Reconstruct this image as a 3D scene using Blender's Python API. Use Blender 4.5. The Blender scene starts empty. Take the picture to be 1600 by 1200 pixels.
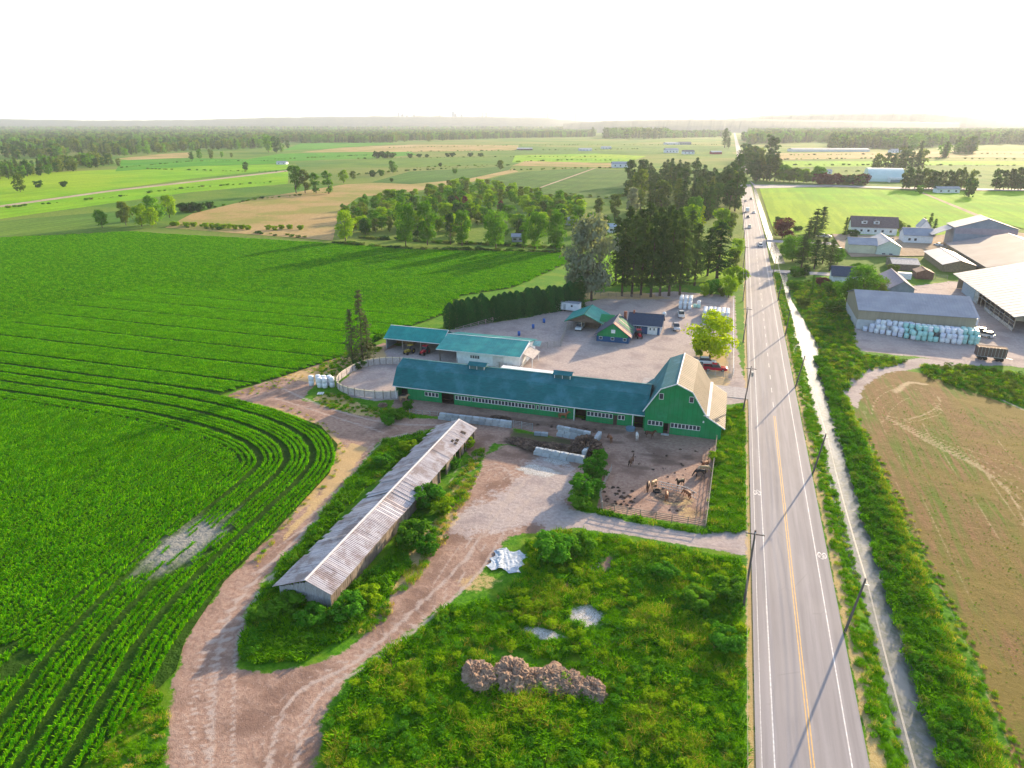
import bpy, bmesh, math, random
import numpy as np
from mathutils import Vector, Matrix, Quaternion
random.seed(4); RNG = np.random.default_rng(4)
S = bpy.context.scene; COL = S.collection
R = math.radians
# ------------------------------------------------------------------ camera, world, sun, exposure
CAM_H, FOC, HV, YAW = 57., 1067., 407., R(17.5)
PITCH = math.atan(HV/FOC); CP, SP, CY, SY = math.cos(PITCH), math.sin(PITCH), math.cos(YAW), math.sin(YAW)
cd = bpy.data.cameras.new('camera'); cam = bpy.data.objects.new('camera', cd); COL.objects.link(cam)
cam.location = (0, 0, CAM_H); cam.rotation_euler = (math.pi/2-PITCH, 0, YAW)
cd.sensor_width = 36; cd.lens = 36*FOC/1600; cd.clip_end = 30000; cd.clip_start = 1
S.camera = cam
SUN_AZ, SUN_EL = R(20.5), R(14.5)          # clockwise from +Y (the road runs along +Y)
SUN = Vector((math.sin(SUN_AZ)*math.cos(SUN_EL), math.cos(SUN_AZ)*math.cos(SUN_EL), math.sin(SUN_EL)))
ld = bpy.data.lights.new('sun', 'SUN'); lo = bpy.data.objects.new('sun', ld); COL.objects.link(lo)
ld.energy = 4.2; ld.angle = R(0.6); ld.color = (1, .765, .49)
lo.rotation_euler = SUN.to_track_quat('Z', 'Y').to_euler()
W = bpy.data.worlds.new('World'); S.world = W; W.use_nodes = True
wn = W.node_tree.nodes; bg = wn['Background']
sky = wn.new('ShaderNodeTexSky'); sky.sky_type = 'NISHITA'; sky.sun_disc = False
sky.sun_elevation = SUN_EL; sky.sun_rotation = SUN_AZ; sky.dust_density = 1.6; sky.ozone_density = 1.2; sky.air_density = 1.0
# pale evening haze: the sky whitens smoothly towards the horizon all the way round
def _w(t, **k):
    n = wn.new(t)
    for a, b in k.items(): setattr(n, a, b)
    return n
_l = W.node_tree.links.new; tc = _w('ShaderNodeTexCoord'); sep = _w('ShaderNodeSeparateXYZ'); _l(tc.outputs['Generated'], sep.inputs[0])
mr = _w('ShaderNodeMapRange', interpolation_type='SMOOTHERSTEP'); _l(sep.outputs[2], mr.inputs[0]); mr.inputs[1].default_value = .24; mr.inputs[2].default_value = -.02
mf = _w('ShaderNodeMath', operation='MULTIPLY'); _l(mr.outputs[0], mf.inputs[0]); mf.inputs[1].default_value = .93
mx = _w('ShaderNodeMix', data_type='RGBA'); _l(mf.outputs[0], mx.inputs[0]); _l(sky.outputs[0], mx.inputs[6]); mx.inputs[7].default_value = (2.85, 2.70, 2.52, 1)
_l(mx.outputs[2], bg.inputs[0]); bg.inputs[1].default_value = 0.15
S.view_settings.view_transform = 'Standard'; S.view_settings.look = 'None'
S.view_settings.exposure = 1.48; S.view_settings.gamma = 1; S.view_settings.use_curve_mapping = False
S.cycles.volume_bounces = 1; S.cycles.max_bounces = 6; S.cycles.transparent_max_bounces = 8
HAZE = 0.000065

# ------------------------------------------------------------------ where a sight line meets the ground or an upright plane
def ray(px, py):
    x = px-800; v = 600-py; dy = FOC*CP+v*SP; dz = -FOC*SP+v*CP
    return x*CY-dy*SY, x*SY+dy*CY, dz
def G(px, py, z=0.):
    d = ray(px, py); t = (z-CAM_H)/d[2]; return (d[0]*t, d[1]*t, z)
def onY(px, py, Y):
    d = ray(px, py); t = Y/d[1]; return d[0]*t, CAM_H+d[2]*t
def GP(l, z=0.): return [G(a, b, z)[:2] for a, b in l]

# ------------------------------------------------------------------ materials
MATS = {}
class NT:
    def __init__(s, m): s.t = m.node_tree; s.n = s.t.nodes; s.l = s.t.links
    def new(s, typ, **k):
        n = s.n.new('ShaderNode'+typ)
        for a, b in k.items(): setattr(n, a, b)
        return n
    def link(s, a, b): s.l.new(a, b)
    def val(s, sock, v):
        if hasattr(v, 'links') or isinstance(v, bpy.types.NodeSocket): s.link(v, sock)
        else: sock.default_value = v
    def pos(s, scale=(1, 1, 1), obj=False, rot=0):
        o = s.new('TexCoord').outputs['Object'] if obj else s.new('NewGeometry').outputs['Position']
        m = s.new('Mapping'); s.link(o, m.inputs[0]); m.inputs['Scale'].default_value = scale; m.inputs['Rotation'].default_value = (0, 0, rot)
        return m.outputs[0]
    def noise(s, vec, scale, detail=4, rough=.6):
        n = s.new('TexNoise'); s.link(vec, n.inputs['Vector']); n.inputs['Scale'].default_value = scale
        n.inputs['Detail'].default_value = detail; n.inputs['Roughness'].default_value = rough; return n.outputs[0]
    def ramp(s, fac, a, b):
        n = s.new('MapRange', interpolation_type='SMOOTHSTEP'); s.link(fac, n.inputs[0]); n.inputs[1].default_value = a; n.inputs[2].default_value = b; return n.outputs[0]
    def math(s, op, a, b=0.):
        n = s.new('Math', operation=op); s.val(n.inputs[0], a); s.val(n.inputs[1], b); return n.outputs[0]
    def mix(s, f, a, b, mode='MIX'):
        n = s.new('Mix', data_type='RGBA', blend_type=mode); s.val(n.inputs[0], f)
        s.val(n.inputs[6], (*a, 1) if isinstance(a, tuple) and len(a) == 3 else a); s.val(n.inputs[7], (*b, 1) if isinstance(b, tuple) and len(b) == 3 else b)
        return n.outputs[2]
    def attr(s, name): return s.new('Attribute', attribute_name=name).outputs['Fac']
    def bump(s, h, strength, dist):
        n = s.new('Bump'); s.link(h, n.inputs['Height']); n.inputs['Strength'].default_value = strength; n.inputs['Distance'].default_value = dist; return n.outputs[0]
def newmat(name):
    m = bpy.data.materials.new(name); m.use_nodes = True; t = NT(m); b = t.n['Principled BSDF']; return m, t, b
def mat(name, c, c2=None, scale=1.5, rough=.85, metal=0, bump=.0, bscale=20, stretch=(1, 1, 1), c3=None, s3=.15, spec=.3, obj=False, lo=.35, hi=.65):
    if name in MATS: return MATS[name]
    m, t, b = newmat(name); c2 = c2 or tuple(x*.72 for x in c)
    v = t.pos(stretch, obj)
    col = t.mix(t.ramp(t.noise(v, scale), lo, hi), c, c2)
    if c3: col = t.mix(t.ramp(t.noise(t.pos((1, 1, 1), obj), s3, 5), .45, .7), col, c3)
    t.link(col, b.inputs['Base Color']); b.inputs['Roughness'].default_value = rough; b.inputs['Metallic'].default_value = metal
    b.inputs['Specular IOR Level'].default_value = spec
    if bump: t.link(t.bump(t.noise(v, bscale, 3), bump, .05), b.inputs['Normal'])
    MATS[name] = m; return m
def boards(m, pitch=.9, dark=.6):
    t = NT(m); b = t.n['Principled BSDF']; src = b.inputs['Base Color'].links[0].from_socket; sp = t.new('SeparateXYZ'); t.link(t.new('NewGeometry').outputs['Position'], sp.inputs[0])
    fr = t.math('FRACT', t.math('DIVIDE', t.math('ADD', sp.outputs[0], sp.outputs[1]), pitch)); ln = t.ramp(t.math('ABSOLUTE', t.math('SUBTRACT', fr, .5)), .455, .49)
    st = t.ramp(t.noise(t.pos((3, 3, .25)), .7, 4, .6), .5, .75); c = t.mix(t.math('MULTIPLY', st, .35), src, (.05, .20, .10)); c = t.mix(t.math('MULTIPLY', ln, dark), c, (.002, .06, .02)); t.link(c, b.inputs['Base Color'])
def leafmat(name, c, c2, trans=.35, hue=.25):
    if name in MATS: return MATS[name]
    m, t, b = newmat(name); t.n.remove(b)
    ri = t.new('NewGeometry').outputs['Random Per Island']; ro = t.new('ObjectInfo').outputs['Random']
    col = t.mix(ri, c, c2)
    col = t.mix(t.math('MULTIPLY', ro, hue), col, tuple(x*y for x, y in zip(c2, (1.25, .95, .6))))
    k = t.math('ADD', t.math('MULTIPLY', ro, .35), .82)
    hs = t.new('HueSaturation'); t.link(col, hs.inputs['Color']); t.link(k, hs.inputs['Value'])
    d = t.new('BsdfDiffuse'); tr = t.new('BsdfTranslucent'); t.link(hs.outputs[0], d.inputs[0])
    tc = t.mix(1.0, hs.outputs[0], (1.12, 1.18, .45), 'MULTIPLY'); t.link(tc, tr.inputs[0])
    mx = t.new('MixShader'); mx.inputs[0].default_value = trans; t.link(d.outputs[0], mx.inputs[1]); t.link(tr.outputs[0], mx.inputs[2])
    t.link(mx.outputs[0], t.n['Material Output'].inputs[0]); MATS[name] = m; return m

# ------------------------------------------------------------------ mesh building
class MB:
    def __init__(s): s.v = []; s.f = []; s.m = []; s.mi = 0
    def face(s, pts):
        k = len(s.v); s.v += [tuple(p) for p in pts]; s.f.append(tuple(range(k, k+len(pts)))); s.m.append(s.mi); return s
    def hull8(s, p):   # p: bottom 4 ccw, top 4 ccw
        k = len(s.v); s.v += [tuple(a) for a in p]
        for q in ((3, 2, 1, 0), (4, 5, 6, 7), (0, 1, 5, 4), (1, 2, 6, 5), (2, 3, 7, 6), (3, 0, 4, 7)):
            s.f.append(tuple(k+i for i in q)); s.m.append(s.mi)
        return s
    def box(s, x0, x1, y0, y1, z0, z1):
        return s.hull8([(x0, y0, z0), (x1, y0, z0), (x1, y1, z0), (x0, y1, z0), (x0, y0, z1), (x1, y0, z1), (x1, y1, z1), (x0, y1, z1)])
    def bar(s, a, b, w, h=None):
        a, b = Vector(a), Vector(b); d = (b-a).normalized(); h = h or w
        u = d.cross(Vector((0, 0, 1))); u = Vector((1, 0, 0)) if u.length < 1e-3 else u.normalized(); n = u.cross(d)
        c = [(-1, -1), (1, -1), (1, 1), (-1, 1)]
        return s.hull8([a+u*i*w/2+n*j*h/2 for i, j in c]+[b+u*i*w/2+n*j*h/2 for i, j in c])
    def cyl(s, a, b, r0, r1=None, n=8, cap=True):
        r1 = r0 if r1 is None else r1
        a, b = Vector(a), Vector(b); d = (b-a).normalized(); u = d.orthogonal().normalized(); w = d.cross(u); k = len(s.v)
        for p, r in ((a, r0), (b, r1)):
            for i in range(n):
                t = 2*math.pi*i/n; s.v.append(tuple(p+(u*math.cos(t)+w*math.sin(t))*r))
        for i in range(n):
            j = (i+1) % n; s.f.append((k+i, k+j, k+n+j, k+n+i)); s.m.append(s.mi)
        if cap: s.f += [tuple(k+i for i in range(n))[::-1], tuple(k+n+i for i in range(n))]; s.m += [s.mi]*2
        return s
    def tube(s, pts, r, n=5):
        for a, b in zip(pts, pts[1:]): s.cyl(a, b, r, r, n, False)
        return s
    def lathe(s, prof, n=12, c=(0, 0, 0)):
        k = len(s.v)
        for r, z in prof:
            for i in range(n):
                t = 2*math.pi*i/n; s.v.append((c[0]+r*math.cos(t), c[1]+r*math.sin(t), c[2]+z))
        for q in range(len(prof)-1):
            for i in range(n):
                j = (i+1) % n; s.f.append((k+q*n+i, k+q*n+j, k+q*n+n+j, k+q*n+n+i)); s.m.append(s.mi)
        return s
    def prism(s, poly, x0, x1, axis='x'):    # poly in (y,z) extruded along x, or (x,z) along y
        f = (lambda p, t: (t, p[0], p[1])) if axis == 'x' else (lambda p, t: (p[0], t, p[1]))
        n = len(poly); k = len(s.v); s.v += [f(p, x0) for p in poly]+[f(p, x1) for p in poly]
        s.f += [tuple(k+i for i in range(n)), tuple(k+n+i for i in range(n))[::-1]]; s.m += [s.mi]*2
        for i in range(n):
            j = (i+1) % n; s.f.append((k+j, k+i, k+n+i, k+n+j)); s.m.append(s.mi)
        return s
    def mesh(s, name, mats, smooth=False, recalc=True):
        me = bpy.data.meshes.new(name); me.from_pydata(s.v, [], s.f)
        for m in (mats if isinstance(mats, (list, tuple)) else [mats]): me.materials.append(m)
        if any(s.m): me.polygons.foreach_set('material_index', s.m)
        if recalc:
            b = bmesh.new(); b.from_mesh(me); bmesh.ops.recalc_face_normals(b, faces=b.faces); b.to_mesh(me); b.free()
        if smooth: me.polygons.foreach_set('use_smooth', [True]*len(me.polygons))
        me.update(); return me
    def obj(s, name, mats, parent=None, loc=None, smooth=False, **k):
        return link(name, s.mesh(name, mats, smooth), parent, loc, **k)
def link(name, me, parent=None, loc=None, rz=0, sc=None):
    o = bpy.data.objects.new(name, me); COL.objects.link(o)
    if parent: o.parent = parent
    if loc is not None: o.location = loc
    if rz: o.rotation_euler = (0, 0, rz)
    if sc is not None: o.scale = sc if hasattr(sc, '__len__') else (sc, sc, sc)
    return o
def tag(o, label=None, cat=None, group=None, kind=None):
    for k, v in (('label', label), ('category', cat), ('group', group), ('kind', kind)):
        if v: o[k] = v
    return o
def thing(name, label, cat, loc=(0, 0, 0), rz=0, group=None):
    o = link(name, None, None, loc, rz); return tag(o, label, cat, group)
def dup(root, loc, rz=0, label=None, group=None, sc=None):
    r = root.copy(); COL.objects.link(r); r.location = loc; r.rotation_euler = (0, 0, rz)
    if sc is not None: r.scale = sc if hasattr(sc, '__len__') else (sc, sc, sc)
    if label: r['label'] = label
    if group: r['group'] = group
    for ch in list(root.children):
        c = ch.copy(); COL.objects.link(c); c.parent = r
        for g in ch.children:
            d = g.copy(); COL.objects.link(d); d.parent = c
    return r
ORD = ['first', 'second', 'third', 'fourth', 'fifth', 'sixth', 'seventh', 'eighth', 'ninth', 'tenth', 'eleventh', 'twelfth', 'thirteenth', 'fourteenth', 'fifteenth', 'sixteenth', 'seventeenth', 'eighteenth', 'nineteenth', 'twentieth']
ORD += ['twenty-'+w for w in ORD[:9]] + ['thirtieth'] + ['thirty-'+w for w in ORD[:9]] + ['fortieth']
def smooth_noise(x, y, sc, seed=0):
    r = np.random.default_rng(seed); out = 0.
    for i in range(5):
        a = r.uniform(0, 6.28); k = (1.7**i)/sc; ph = r.uniform(0, 6.28, 2)
        out = out+np.sin((x*math.cos(a)+y*math.sin(a))*k*2+ph[0])*np.cos((-x*math.sin(a)+y*math.cos(a))*k*1.7+ph[1])/(1.25**i)
    return out/2.2

# ------------------------------------------------------------------ polygons
def poly_sd(X, Y, poly):          # >0 inside, in metres
    poly = np.array(poly, float); n = len(poly); d = np.full(X.shape, 1e9); ins = np.zeros(X.shape, bool)
    for i in range(n):
        a, b = poly[i], poly[(i+1) % n]; e = b-a; L = (e**2).sum()+1e-9
        t = np.clip(((X-a[0])*e[0]+(Y-a[1])*e[1])/L, 0, 1)
        d = np.minimum(d, (X-a[0]-t*e[0])**2+(Y-a[1]-t*e[1])**2)
        c = ((a[1] > Y) != (b[1] > Y)) & (X < (b[0]-a[0])*(Y-a[1])/(b[1]-a[1]+1e-12)+a[0]); ins ^= c
    d = np.sqrt(d); return np.where(ins, d, -d)
def line_d(X, Y, pts):
    pts = np.array(pts, float); d = np.full(X.shape, 1e9)
    for a, b in zip(pts, pts[1:]):
        e = b-a; L = (e**2).sum()+1e-9; t = np.clip(((X-a[0])*e[0]+(Y-a[1])*e[1])/L, 0, 1)
        d = np.minimum(d, (X-a[0]-t*e[0])**2+(Y-a[1]-t*e[1])**2)
    return np.sqrt(d)
def cat(pts, n=8):                # smooth curve through points
    p = [np.array(a, float) for a in pts]; p = [2*p[0]-p[1]]+p+[2*p[-1]-p[-2]]; o = []
    for i in range(1, len(p)-2):
        for k in range(n):
            t = k/n; a, b, c, d = p[i-1:i+3]
            o.append(tuple(.5*((2*b)+(-a+c)*t+(2*a-5*b+4*c-d)*t*t+(-a+3*b-3*c+d)*t**3)))
    o.append(tuple(p[-2])); return o
def rand_in(poly, n, rng=RNG):
    p = np.array(poly); out = []; lo_, hi_ = p.min(0), p.max(0); tot = 0
    while tot < n:
        q = rng.uniform(lo_, hi_, (n*2+16, 2)); q = q[poly_sd(q[:, 0], q[:, 1], poly) > 0]; out.append(q); tot += len(q)
        if tot == 0 and len(out) > 30: break
    return np.concatenate(out)[:n]
def sheet(name, poly, z, m, sub=None):
    o = MB().face([(x, y, z) for x, y in poly]).obj(name, m); return tag(o, kind='structure')

# ================================================================== GROUND
GX0, GX1, GY0, GY1, GS = -112., 118., 28., 300., .5
nx, ny = int((GX1-GX0)/GS)+1, int((GY1-GY0)/GS)+1
gx, gy = np.meshgrid(GX0+np.arange(nx)*GS, GY0+np.arange(ny)*GS)
N1 = smooth_noise(gx, gy, 9, 1); N2 = smooth_noise(gx, gy, 2.2, 2); N3 = smooth_noise(gx, gy, 30, 3)
def m01(sd, w): return np.clip(.5+(sd+N2*w*.35)/w, 0, 1)
CH = {k: np.zeros(gx.shape) for k in ('gravel', 'dirt', 'straw', 'soil', 'white', 'hay', 'track', 'lush')}
def paint(ch, poly, w=2., v=1., px=True):
    p = GP(poly) if px else poly; CH[ch] = np.maximum(CH[ch], m01(poly_sd(gx, gy, p), w)*v)
def erase(ch, poly, w=2., px=True):
    p = GP(poly) if px else poly; CH[ch] = CH[ch]*(1-m01(poly_sd(gx, gy, p), w))
def spot(ch, px, py, rx, ry=None, v=1.):
    x, y, _ = G(px, py); ry = ry or rx; d = 1-np.sqrt(((gx-x)/rx)**2+((gy-y)/ry)**2); CH[ch] = np.maximum(CH[ch], np.clip(d*1.5+N2*.25, 0, 1)*v)
def track(pts, w=.35, v=1., px=True, ch='track', smooth=True):
    p = GP(pts) if px else pts; p = cat(p, 8) if smooth else p
    CH[ch] = np.maximum(CH[ch], np.clip(1.3-line_d(gx, gy, p)/w, 0, 1)*v)
LOT = [(600, 548), (690, 518), (760, 505), (830, 495), (905, 474), (960, 462), (1050, 455), (1148, 462), (1152, 545), (1162, 590), (1166, 628), (1130, 632), (1010, 612), (640, 572), (600, 570)]
paint('gravel', LOT, 1.5)
paint('gravel', [(860, 793), (930, 802), (1000, 818), (1090, 834), (1150, 828), (1168, 822), (1172, 868), (1100, 856), (1000, 838), (900, 824), (850, 830)], 1.2)
LANE = [(350, 618), (440, 588), (520, 560), (600, 535), (640, 545), (560, 572), (500, 592), (470, 625), (560, 648), (690, 655), (800, 668), (800, 690), (740, 720), (700, 662), (650, 676), (590, 690), (560, 735), (480, 828), (425, 888), (385, 950), (368, 1040), (420, 1052), (520, 1030), (575, 985), (612, 930), (650, 870), (700, 800), (745, 740), (770, 690), (935, 720), (905, 790), (870, 828), (795, 838), (765, 880), (728, 918), (672, 962), (600, 1010), (540, 1060), (500, 1130), (480, 1400), (250, 1400), (262, 1120), (288, 1000), (350, 910), (440, 820), (515, 740), (530, 695), (500, 665), (430, 640)]
paint('dirt', LANE, 1.6)
paint('dirt', [(620, 612), (1010, 668), (1120, 686), (1102, 822), (934, 797), (946, 700), (800, 668), (690, 652), (610, 640)], 1.0)
paint('gravel', [(530, 600), (560, 572), (620, 558), (665, 560), (660, 620), (590, 626), (545, 620)], 1.)
paint('gravel', [(860, 700), (830, 712), (790, 760), (700, 800), (690, 840), (780, 835), (880, 815), (915, 745)], 6., .8)
paint('straw', [(352, 622), (430, 636), (505, 662), (545, 700), (500, 770), (445, 822), (400, 880), (415, 860), (500, 745), (520, 700), (480, 662), (400, 640)], 1.6, .9)
paint('straw', [(545, 690), (575, 700), (545, 745), (470, 820), (440, 850), (445, 830), (500, 770)], 1.5, .8)
paint('straw', [(430, 590), (600, 540), (610, 560), (500, 600)], 2., .7)
paint('straw', [(480, 622), (520, 612), (590, 640), (610, 655), (560, 650)], 2., .7)
paint('straw', [(600, 900), (690, 800), (720, 740), (735, 750), (720, 800), (650, 900), (560, 960)], 2.5, .85)
paint('straw', [(700, 905), (750, 885), (790, 905), (770, 925), (720, 930)], 2.5, .55)
paint('straw', [(1082, 540), (1140, 540), (1145, 620), (1110, 612)], 2, .6)
paint('straw', [(18.3, 28), (19.7, 28), (19.6, 300), (18.3, 300)], .9, 1, False)
paint('straw', [(7.0, 28), (7.8, 28), (7.8, 300), (7.1, 300)], .7, 1, False)
paint('straw', [(1000, 455), (880, 455), (900, 468), (1060, 468)], 4, .7)
paint('gravel', [(1110, 600), (1170, 590), (1170, 628), (1120, 632)], 1.)
# paddock floor: trodden straw and dung
spot('straw', 1055, 780, 6.5, 3.6, .62); spot('straw', 1075, 800, 4, 4, .55); spot('straw', 980, 800, 5, 2, .4)
for a in ((1040, 722, 5.5, 1.6), (1000, 730, 3, 1.1), (1075, 715, 2.2, 1.6), (1095, 745, 1.6, 2.4), (1020, 712, 4, 1.), (1090, 800, 1.6, 1.6), (960, 690, 3, 1.2), (930, 700, 2, 3)):
    spot('soil', a[0], a[1], a[2]*1.25, a[3]*1.25, .72)
for a in ((1040, 783, 1.4, .7), (1055, 780, 1.6, .8)): spot('soil', *a, .7)
paint('soil', [(690, 640), (930, 664), (985, 672), (980, 680), (920, 676), (700, 652)], 2., .75)
paint('soil', [(780, 690), (800, 672), (940, 690), (910, 720), (820, 710)], 2.5, .9)
spot('soil', 860, 735, 5, 3, .6); spot('soil', 700, 665, 3, 2, .5); spot('dirt', 948, 878, 1.2, 3.2, .9)
# pale stony patches
for a in ((917, 962, 3.4, 3.2), (850, 990, 4, 1.6), (880, 940, 1.2, 1), (940, 1030, 2, 1), (840, 735, 6, 3), (870, 720, 4, 2), (930, 885, 1, 3), (905, 1000, 3, 1)):
    spot('white', *a, .85)
paint('white', [(1012, 615), (1040, 520), (1075, 470), (1140, 475), (1090, 560), (1060, 600)], 10, .35)
# right farm
paint('gravel', [(1318, 612), (1330, 588), (1366, 571), (1430, 560), (1530, 558), (1518, 520), (1480, 440), (1440, 420), (1400, 395), (1650, 380), (1760, 590), (1560, 570), (1450, 573), (1385, 583), (1352, 600), (1338, 640)], 2.)
paint('gravel', [(1338, 470), (1325, 520), (1345, 548), (1530, 568), (1530, 500)], 2.)
paint('gravel', [(1360, 455), (1480, 440), (1500, 462), (1360, 466)], 2.)
paint('hay', [(1322, 612), (1350, 590), (1400, 577), (1440, 583), (1520, 612), (1620, 648), (1900, 730), (2000, 1500), (1700, 1500), (1535, 1049), (1492, 960), (1432, 850), (1372, 720), (1340, 650)], 2.)
for i in range(6):
    e = (i*37 % 11)-5; track([(1345+i*8, 645+i*2), (1352+i*8+e, 612+i*5), (1395+i*6, 596+i*5), (1450+i*3+e, 603+i*7), (1472-i*3, 624+i*5+e*.5), (1440-i*9, 648+i*3), (1385-i*2, 650+i)], .24, .35+.3*((i*7) % 3)/2)
for i in range(13): x = 31.5+i*3.3+math.sin(i*5); track([(x, 30), (x+.9*math.sin(i*9), 70), (x-.8*math.sin(i*4), 110), (x-.6, 150-i*1.1)], .26, .45+.2*math.sin(i*3), False)
for i in range(7): track([(1380+i*10, 650+6*i), (1480+i*14, 690+i*11), (1620, 740+i*20)], .35, .6)
track([(1400, 612), (1420, 598), (1445, 600)], 1.2, .7); track([(1560, 622), (1600, 640), (1660, 668)], .5, .9)
# wheel tracks in the farm lanes and the yard
track([(325, 1300), (345, 1000), (400, 905), (480, 825), (560, 740), (600, 690), (700, 668)], .35, .8); track([(362, 1300), (372, 1000), (425, 905), (500, 828), (580, 745), (620, 695)], .35, .8)
track([(400, 1300), (450, 1100), (560, 1030), (650, 950), (720, 880), (780, 800), (830, 740)], .35, .9); track([(440, 1300), (490, 1100), (590, 1030), (690, 950), (755, 885), (810, 800), (860, 750)], .35, .9)
track([(440, 606), (500, 632), (600, 660), (690, 664)], .5, .8); track([(430, 622), (520, 650), (600, 676)], .4, .8)
track([(880, 802), (980, 822), (1080, 842), (1165, 842)], .35, .9); track([(870, 814), (980, 833), (1080, 852), (1165, 858)], .35, .9)
for k in range(5): track([(700+k*20, 760), (720+k*16, 730+k*5), (770+k*10, 722+k*4), (800, 750+k*8), (790-k*6, 790)], .25, .7)
for k in range(6): track([(820+k*30, 590), (900+k*25, 560), (1000+k*8, 530+k*4), (1060, 500)], .3, .6)
for k in range(7):
    o_ = (k-3)*9; track([(300+o_, 1300), (318+o_*.9, 1060), (350+o_*.8, 985), (410+o_*.8, 900), (480+o_*.8, 828), (555+o_*.7, 745), (600+o_*.8, 692), (640, 675)], .16, .45+.25*(k % 3))
    track([(400+o_*1.6, 1300), (470+o_*1.5, 1090), (590+o_, 1010), (680+o_, 930), (740+o_*1.1, 850), (800+o_*1.3, 780), (860+o_, 740)], .16, .4+.2*(k % 3))
    track([(430, 600+o_*.35), (480, 628+o_*.35), (560, 655+o_*.3), (650, 668+o_*.2)], .16, .5)
for k in range(26):
    a_, b_2 = RNG.uniform(0, 1, 2); px_, py_ = 640+a_*260, 700+b_2*200; spot('soil', px_, py_, RNG.uniform(.4, 1.5), RNG.uniform(.2, .6), .45)
# ditch
WAT = [(1385, 1049), (1355, 940), (1325, 850), (1297, 740), (1288, 700), (1275, 640), (1267, 600), (1258, 562), (1241, 541), (1237, 520), (1231, 500), (1221, 470), (1216, 438), (1209, 415)]
WAR = [(1226, 415), (1229, 440), (1234, 470), (1253, 500), (1264, 522), (1281, 541), (1272, 560), (1284, 600), (1298, 640), (1312, 700), (1323, 740), (1356, 850), (1393, 950), (1419, 1049)]
wl = GP(WAT, -.35); wr = GP(WAR, -.35); WATER = [(wl[0][0], 26)]+wl+wr+[(wr[-1][0], 26)]
wsd = poly_sd(gx, gy, WATER)+N2*.18
z = N1*.05+N2*.03
sm = lambda a, lo_, hi_: (lambda t: t*t*(3-2*t))(np.clip((a-lo_)/(hi_-lo_), 0, 1))
dep = sm(wsd, -1.3, .5); z = z*(1-dep)-.85*dep
z = np.where((gx > 4) & (gx < 19), np.minimum(z, -.03), z)*1.0
z = z-.10*sm(CH['dirt'], .3, 1)*(1-dep)*0 + CH['lush']*0
edge = np.minimum.reduce([gx-GX0, GX1-gx, gy-GY0, GY1-gy]); z = z*np.clip(edge/4, 0, 1)-.05
for k in CH: CH[k] = np.where(wsd > -.9, CH[k]*.0, CH[k]) if k != 'soil' else np.where(wsd > -.25, .9, CH[k])

def ground_material():
    m, t, b = newmat('ground')
    p = t.pos(); nf = t.noise(p, 1.6, 6, .7); nb = t.noise(p, .16, 4); nn = t.noise(p, 9, 3, .7); nv = t.noise(p, .045, 3)
    dj = t.math('MULTIPLY', t.math('SUBTRACT', t.math('ADD', nf, t.math('MULTIPLY', nn, .5)), .75), .9)
    def fac(name, lo=.38, hi=.62): return t.ramp(t.math('ADD', t.attr(name), dj), lo, hi)
    col = t.mix(t.ramp(nf, .35, .65), (.035, .14, .004), (.09, .24, .008))
    col = t.mix(t.ramp(nb, .45, .7), col, (.14, .23, .012))
    hayn = t.noise(t.pos((1, .05, 1)), 1.1, 5, .65); hb = t.noise(t.pos((1, .10, 1), rot=.06), .16, 4, .6)
    hay = t.mix(t.ramp(hayn, .4, .62), (.21, .118, .055), (.155, .11, .035)); hay = t.mix(t.ramp(nf, .45, .75), hay, (.27, .165, .08))
    hay = t.mix(t.math('MULTIPLY', t.ramp(hb, .44, .6), t.ramp(hayn, .35, .6)), hay, (.095, .14, .015)); hay = t.mix(t.ramp(nv, .48, .62), hay, (.19, .14, .04)); hay = t.mix(t.math('MULTIPLY', t.ramp(nn, .5, .75), .5), hay, (.11, .14, .03))
    col = t.mix(fac('hay'), col, hay)
    dirt = t.mix(t.ramp(nf, .3, .7), (.27, .165, .125), (.40, .275, .215)); dirt = t.mix(t.ramp(nb, .45, .65), dirt, (.21, .13, .10)); dirt = t.mix(t.ramp(nn, .6, .8), dirt, (.45, .35, .31))
    col = t.mix(fac('dirt'), col, dirt)
    gr = t.mix(t.ramp(nf, .3, .7), (.33, .27, .255), (.47, .39, .36)); gr = t.mix(t.ramp(nb, .45, .7), gr, (.29, .235, .23))
    col = t.mix(fac('gravel'), col, gr)
    peb = t.new('TexVoronoi'); t.link(t.pos(), peb.inputs['Vector']); peb.inputs['Scale'].default_value = 2.2; col = t.mix(t.math('MULTIPLY', t.math('MULTIPLY', t.ramp(peb.outputs['Distance'], .16, .08), t.math('MAXIMUM', t.attr('dirt'), t.attr('gravel'))), .55), col, t.mix(peb.outputs['Color'], (.12, .08, .07), (.62, .56, .52)))
    col = t.mix(t.math('MULTIPLY', fac('straw'), .85), col, t.mix(t.ramp(nn, .3, .7), (.42, .26, .10), (.56, .42, .22)))
    col = t.mix(t.math('MULTIPLY', fac('track', .3, .8), .8), col, t.mix(t.attr('hay'), (.42, .34, .30), (.50, .38, .24)))
    col = t.mix(t.math('MULTIPLY', fac('soil', .3, .95), .85), col, t.mix(nn, (.055, .035, .028), (.15, .10, .075)))
    col = t.mix(fac('white'), col, t.mix(t.ramp(nn, .45, .55), (.62, .60, .60), (.30, .27, .22)))
    t.link(col, b.inputs['Base Color']); b.inputs['Roughness'].default_value = .95; b.inputs['Specular IOR Level'].default_value = .1
    t.link(t.bump(t.math('ADD', nf, t.math('MULTIPLY', nn, .4)), .8, .12), b.inputs['Normal'])
    return m
GM = ground_material()
me = bpy.data.meshes.new('farm_ground')
me.vertices.add(nx*ny); me.vertices.foreach_set('co', np.stack([gx, gy, z], -1).ravel())
ii = (np.arange(ny-1)[:, None]*nx+np.arange(nx-1)[None]).ravel(); q = np.stack([ii, ii+1, ii+nx+1, ii+nx], -1)
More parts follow.
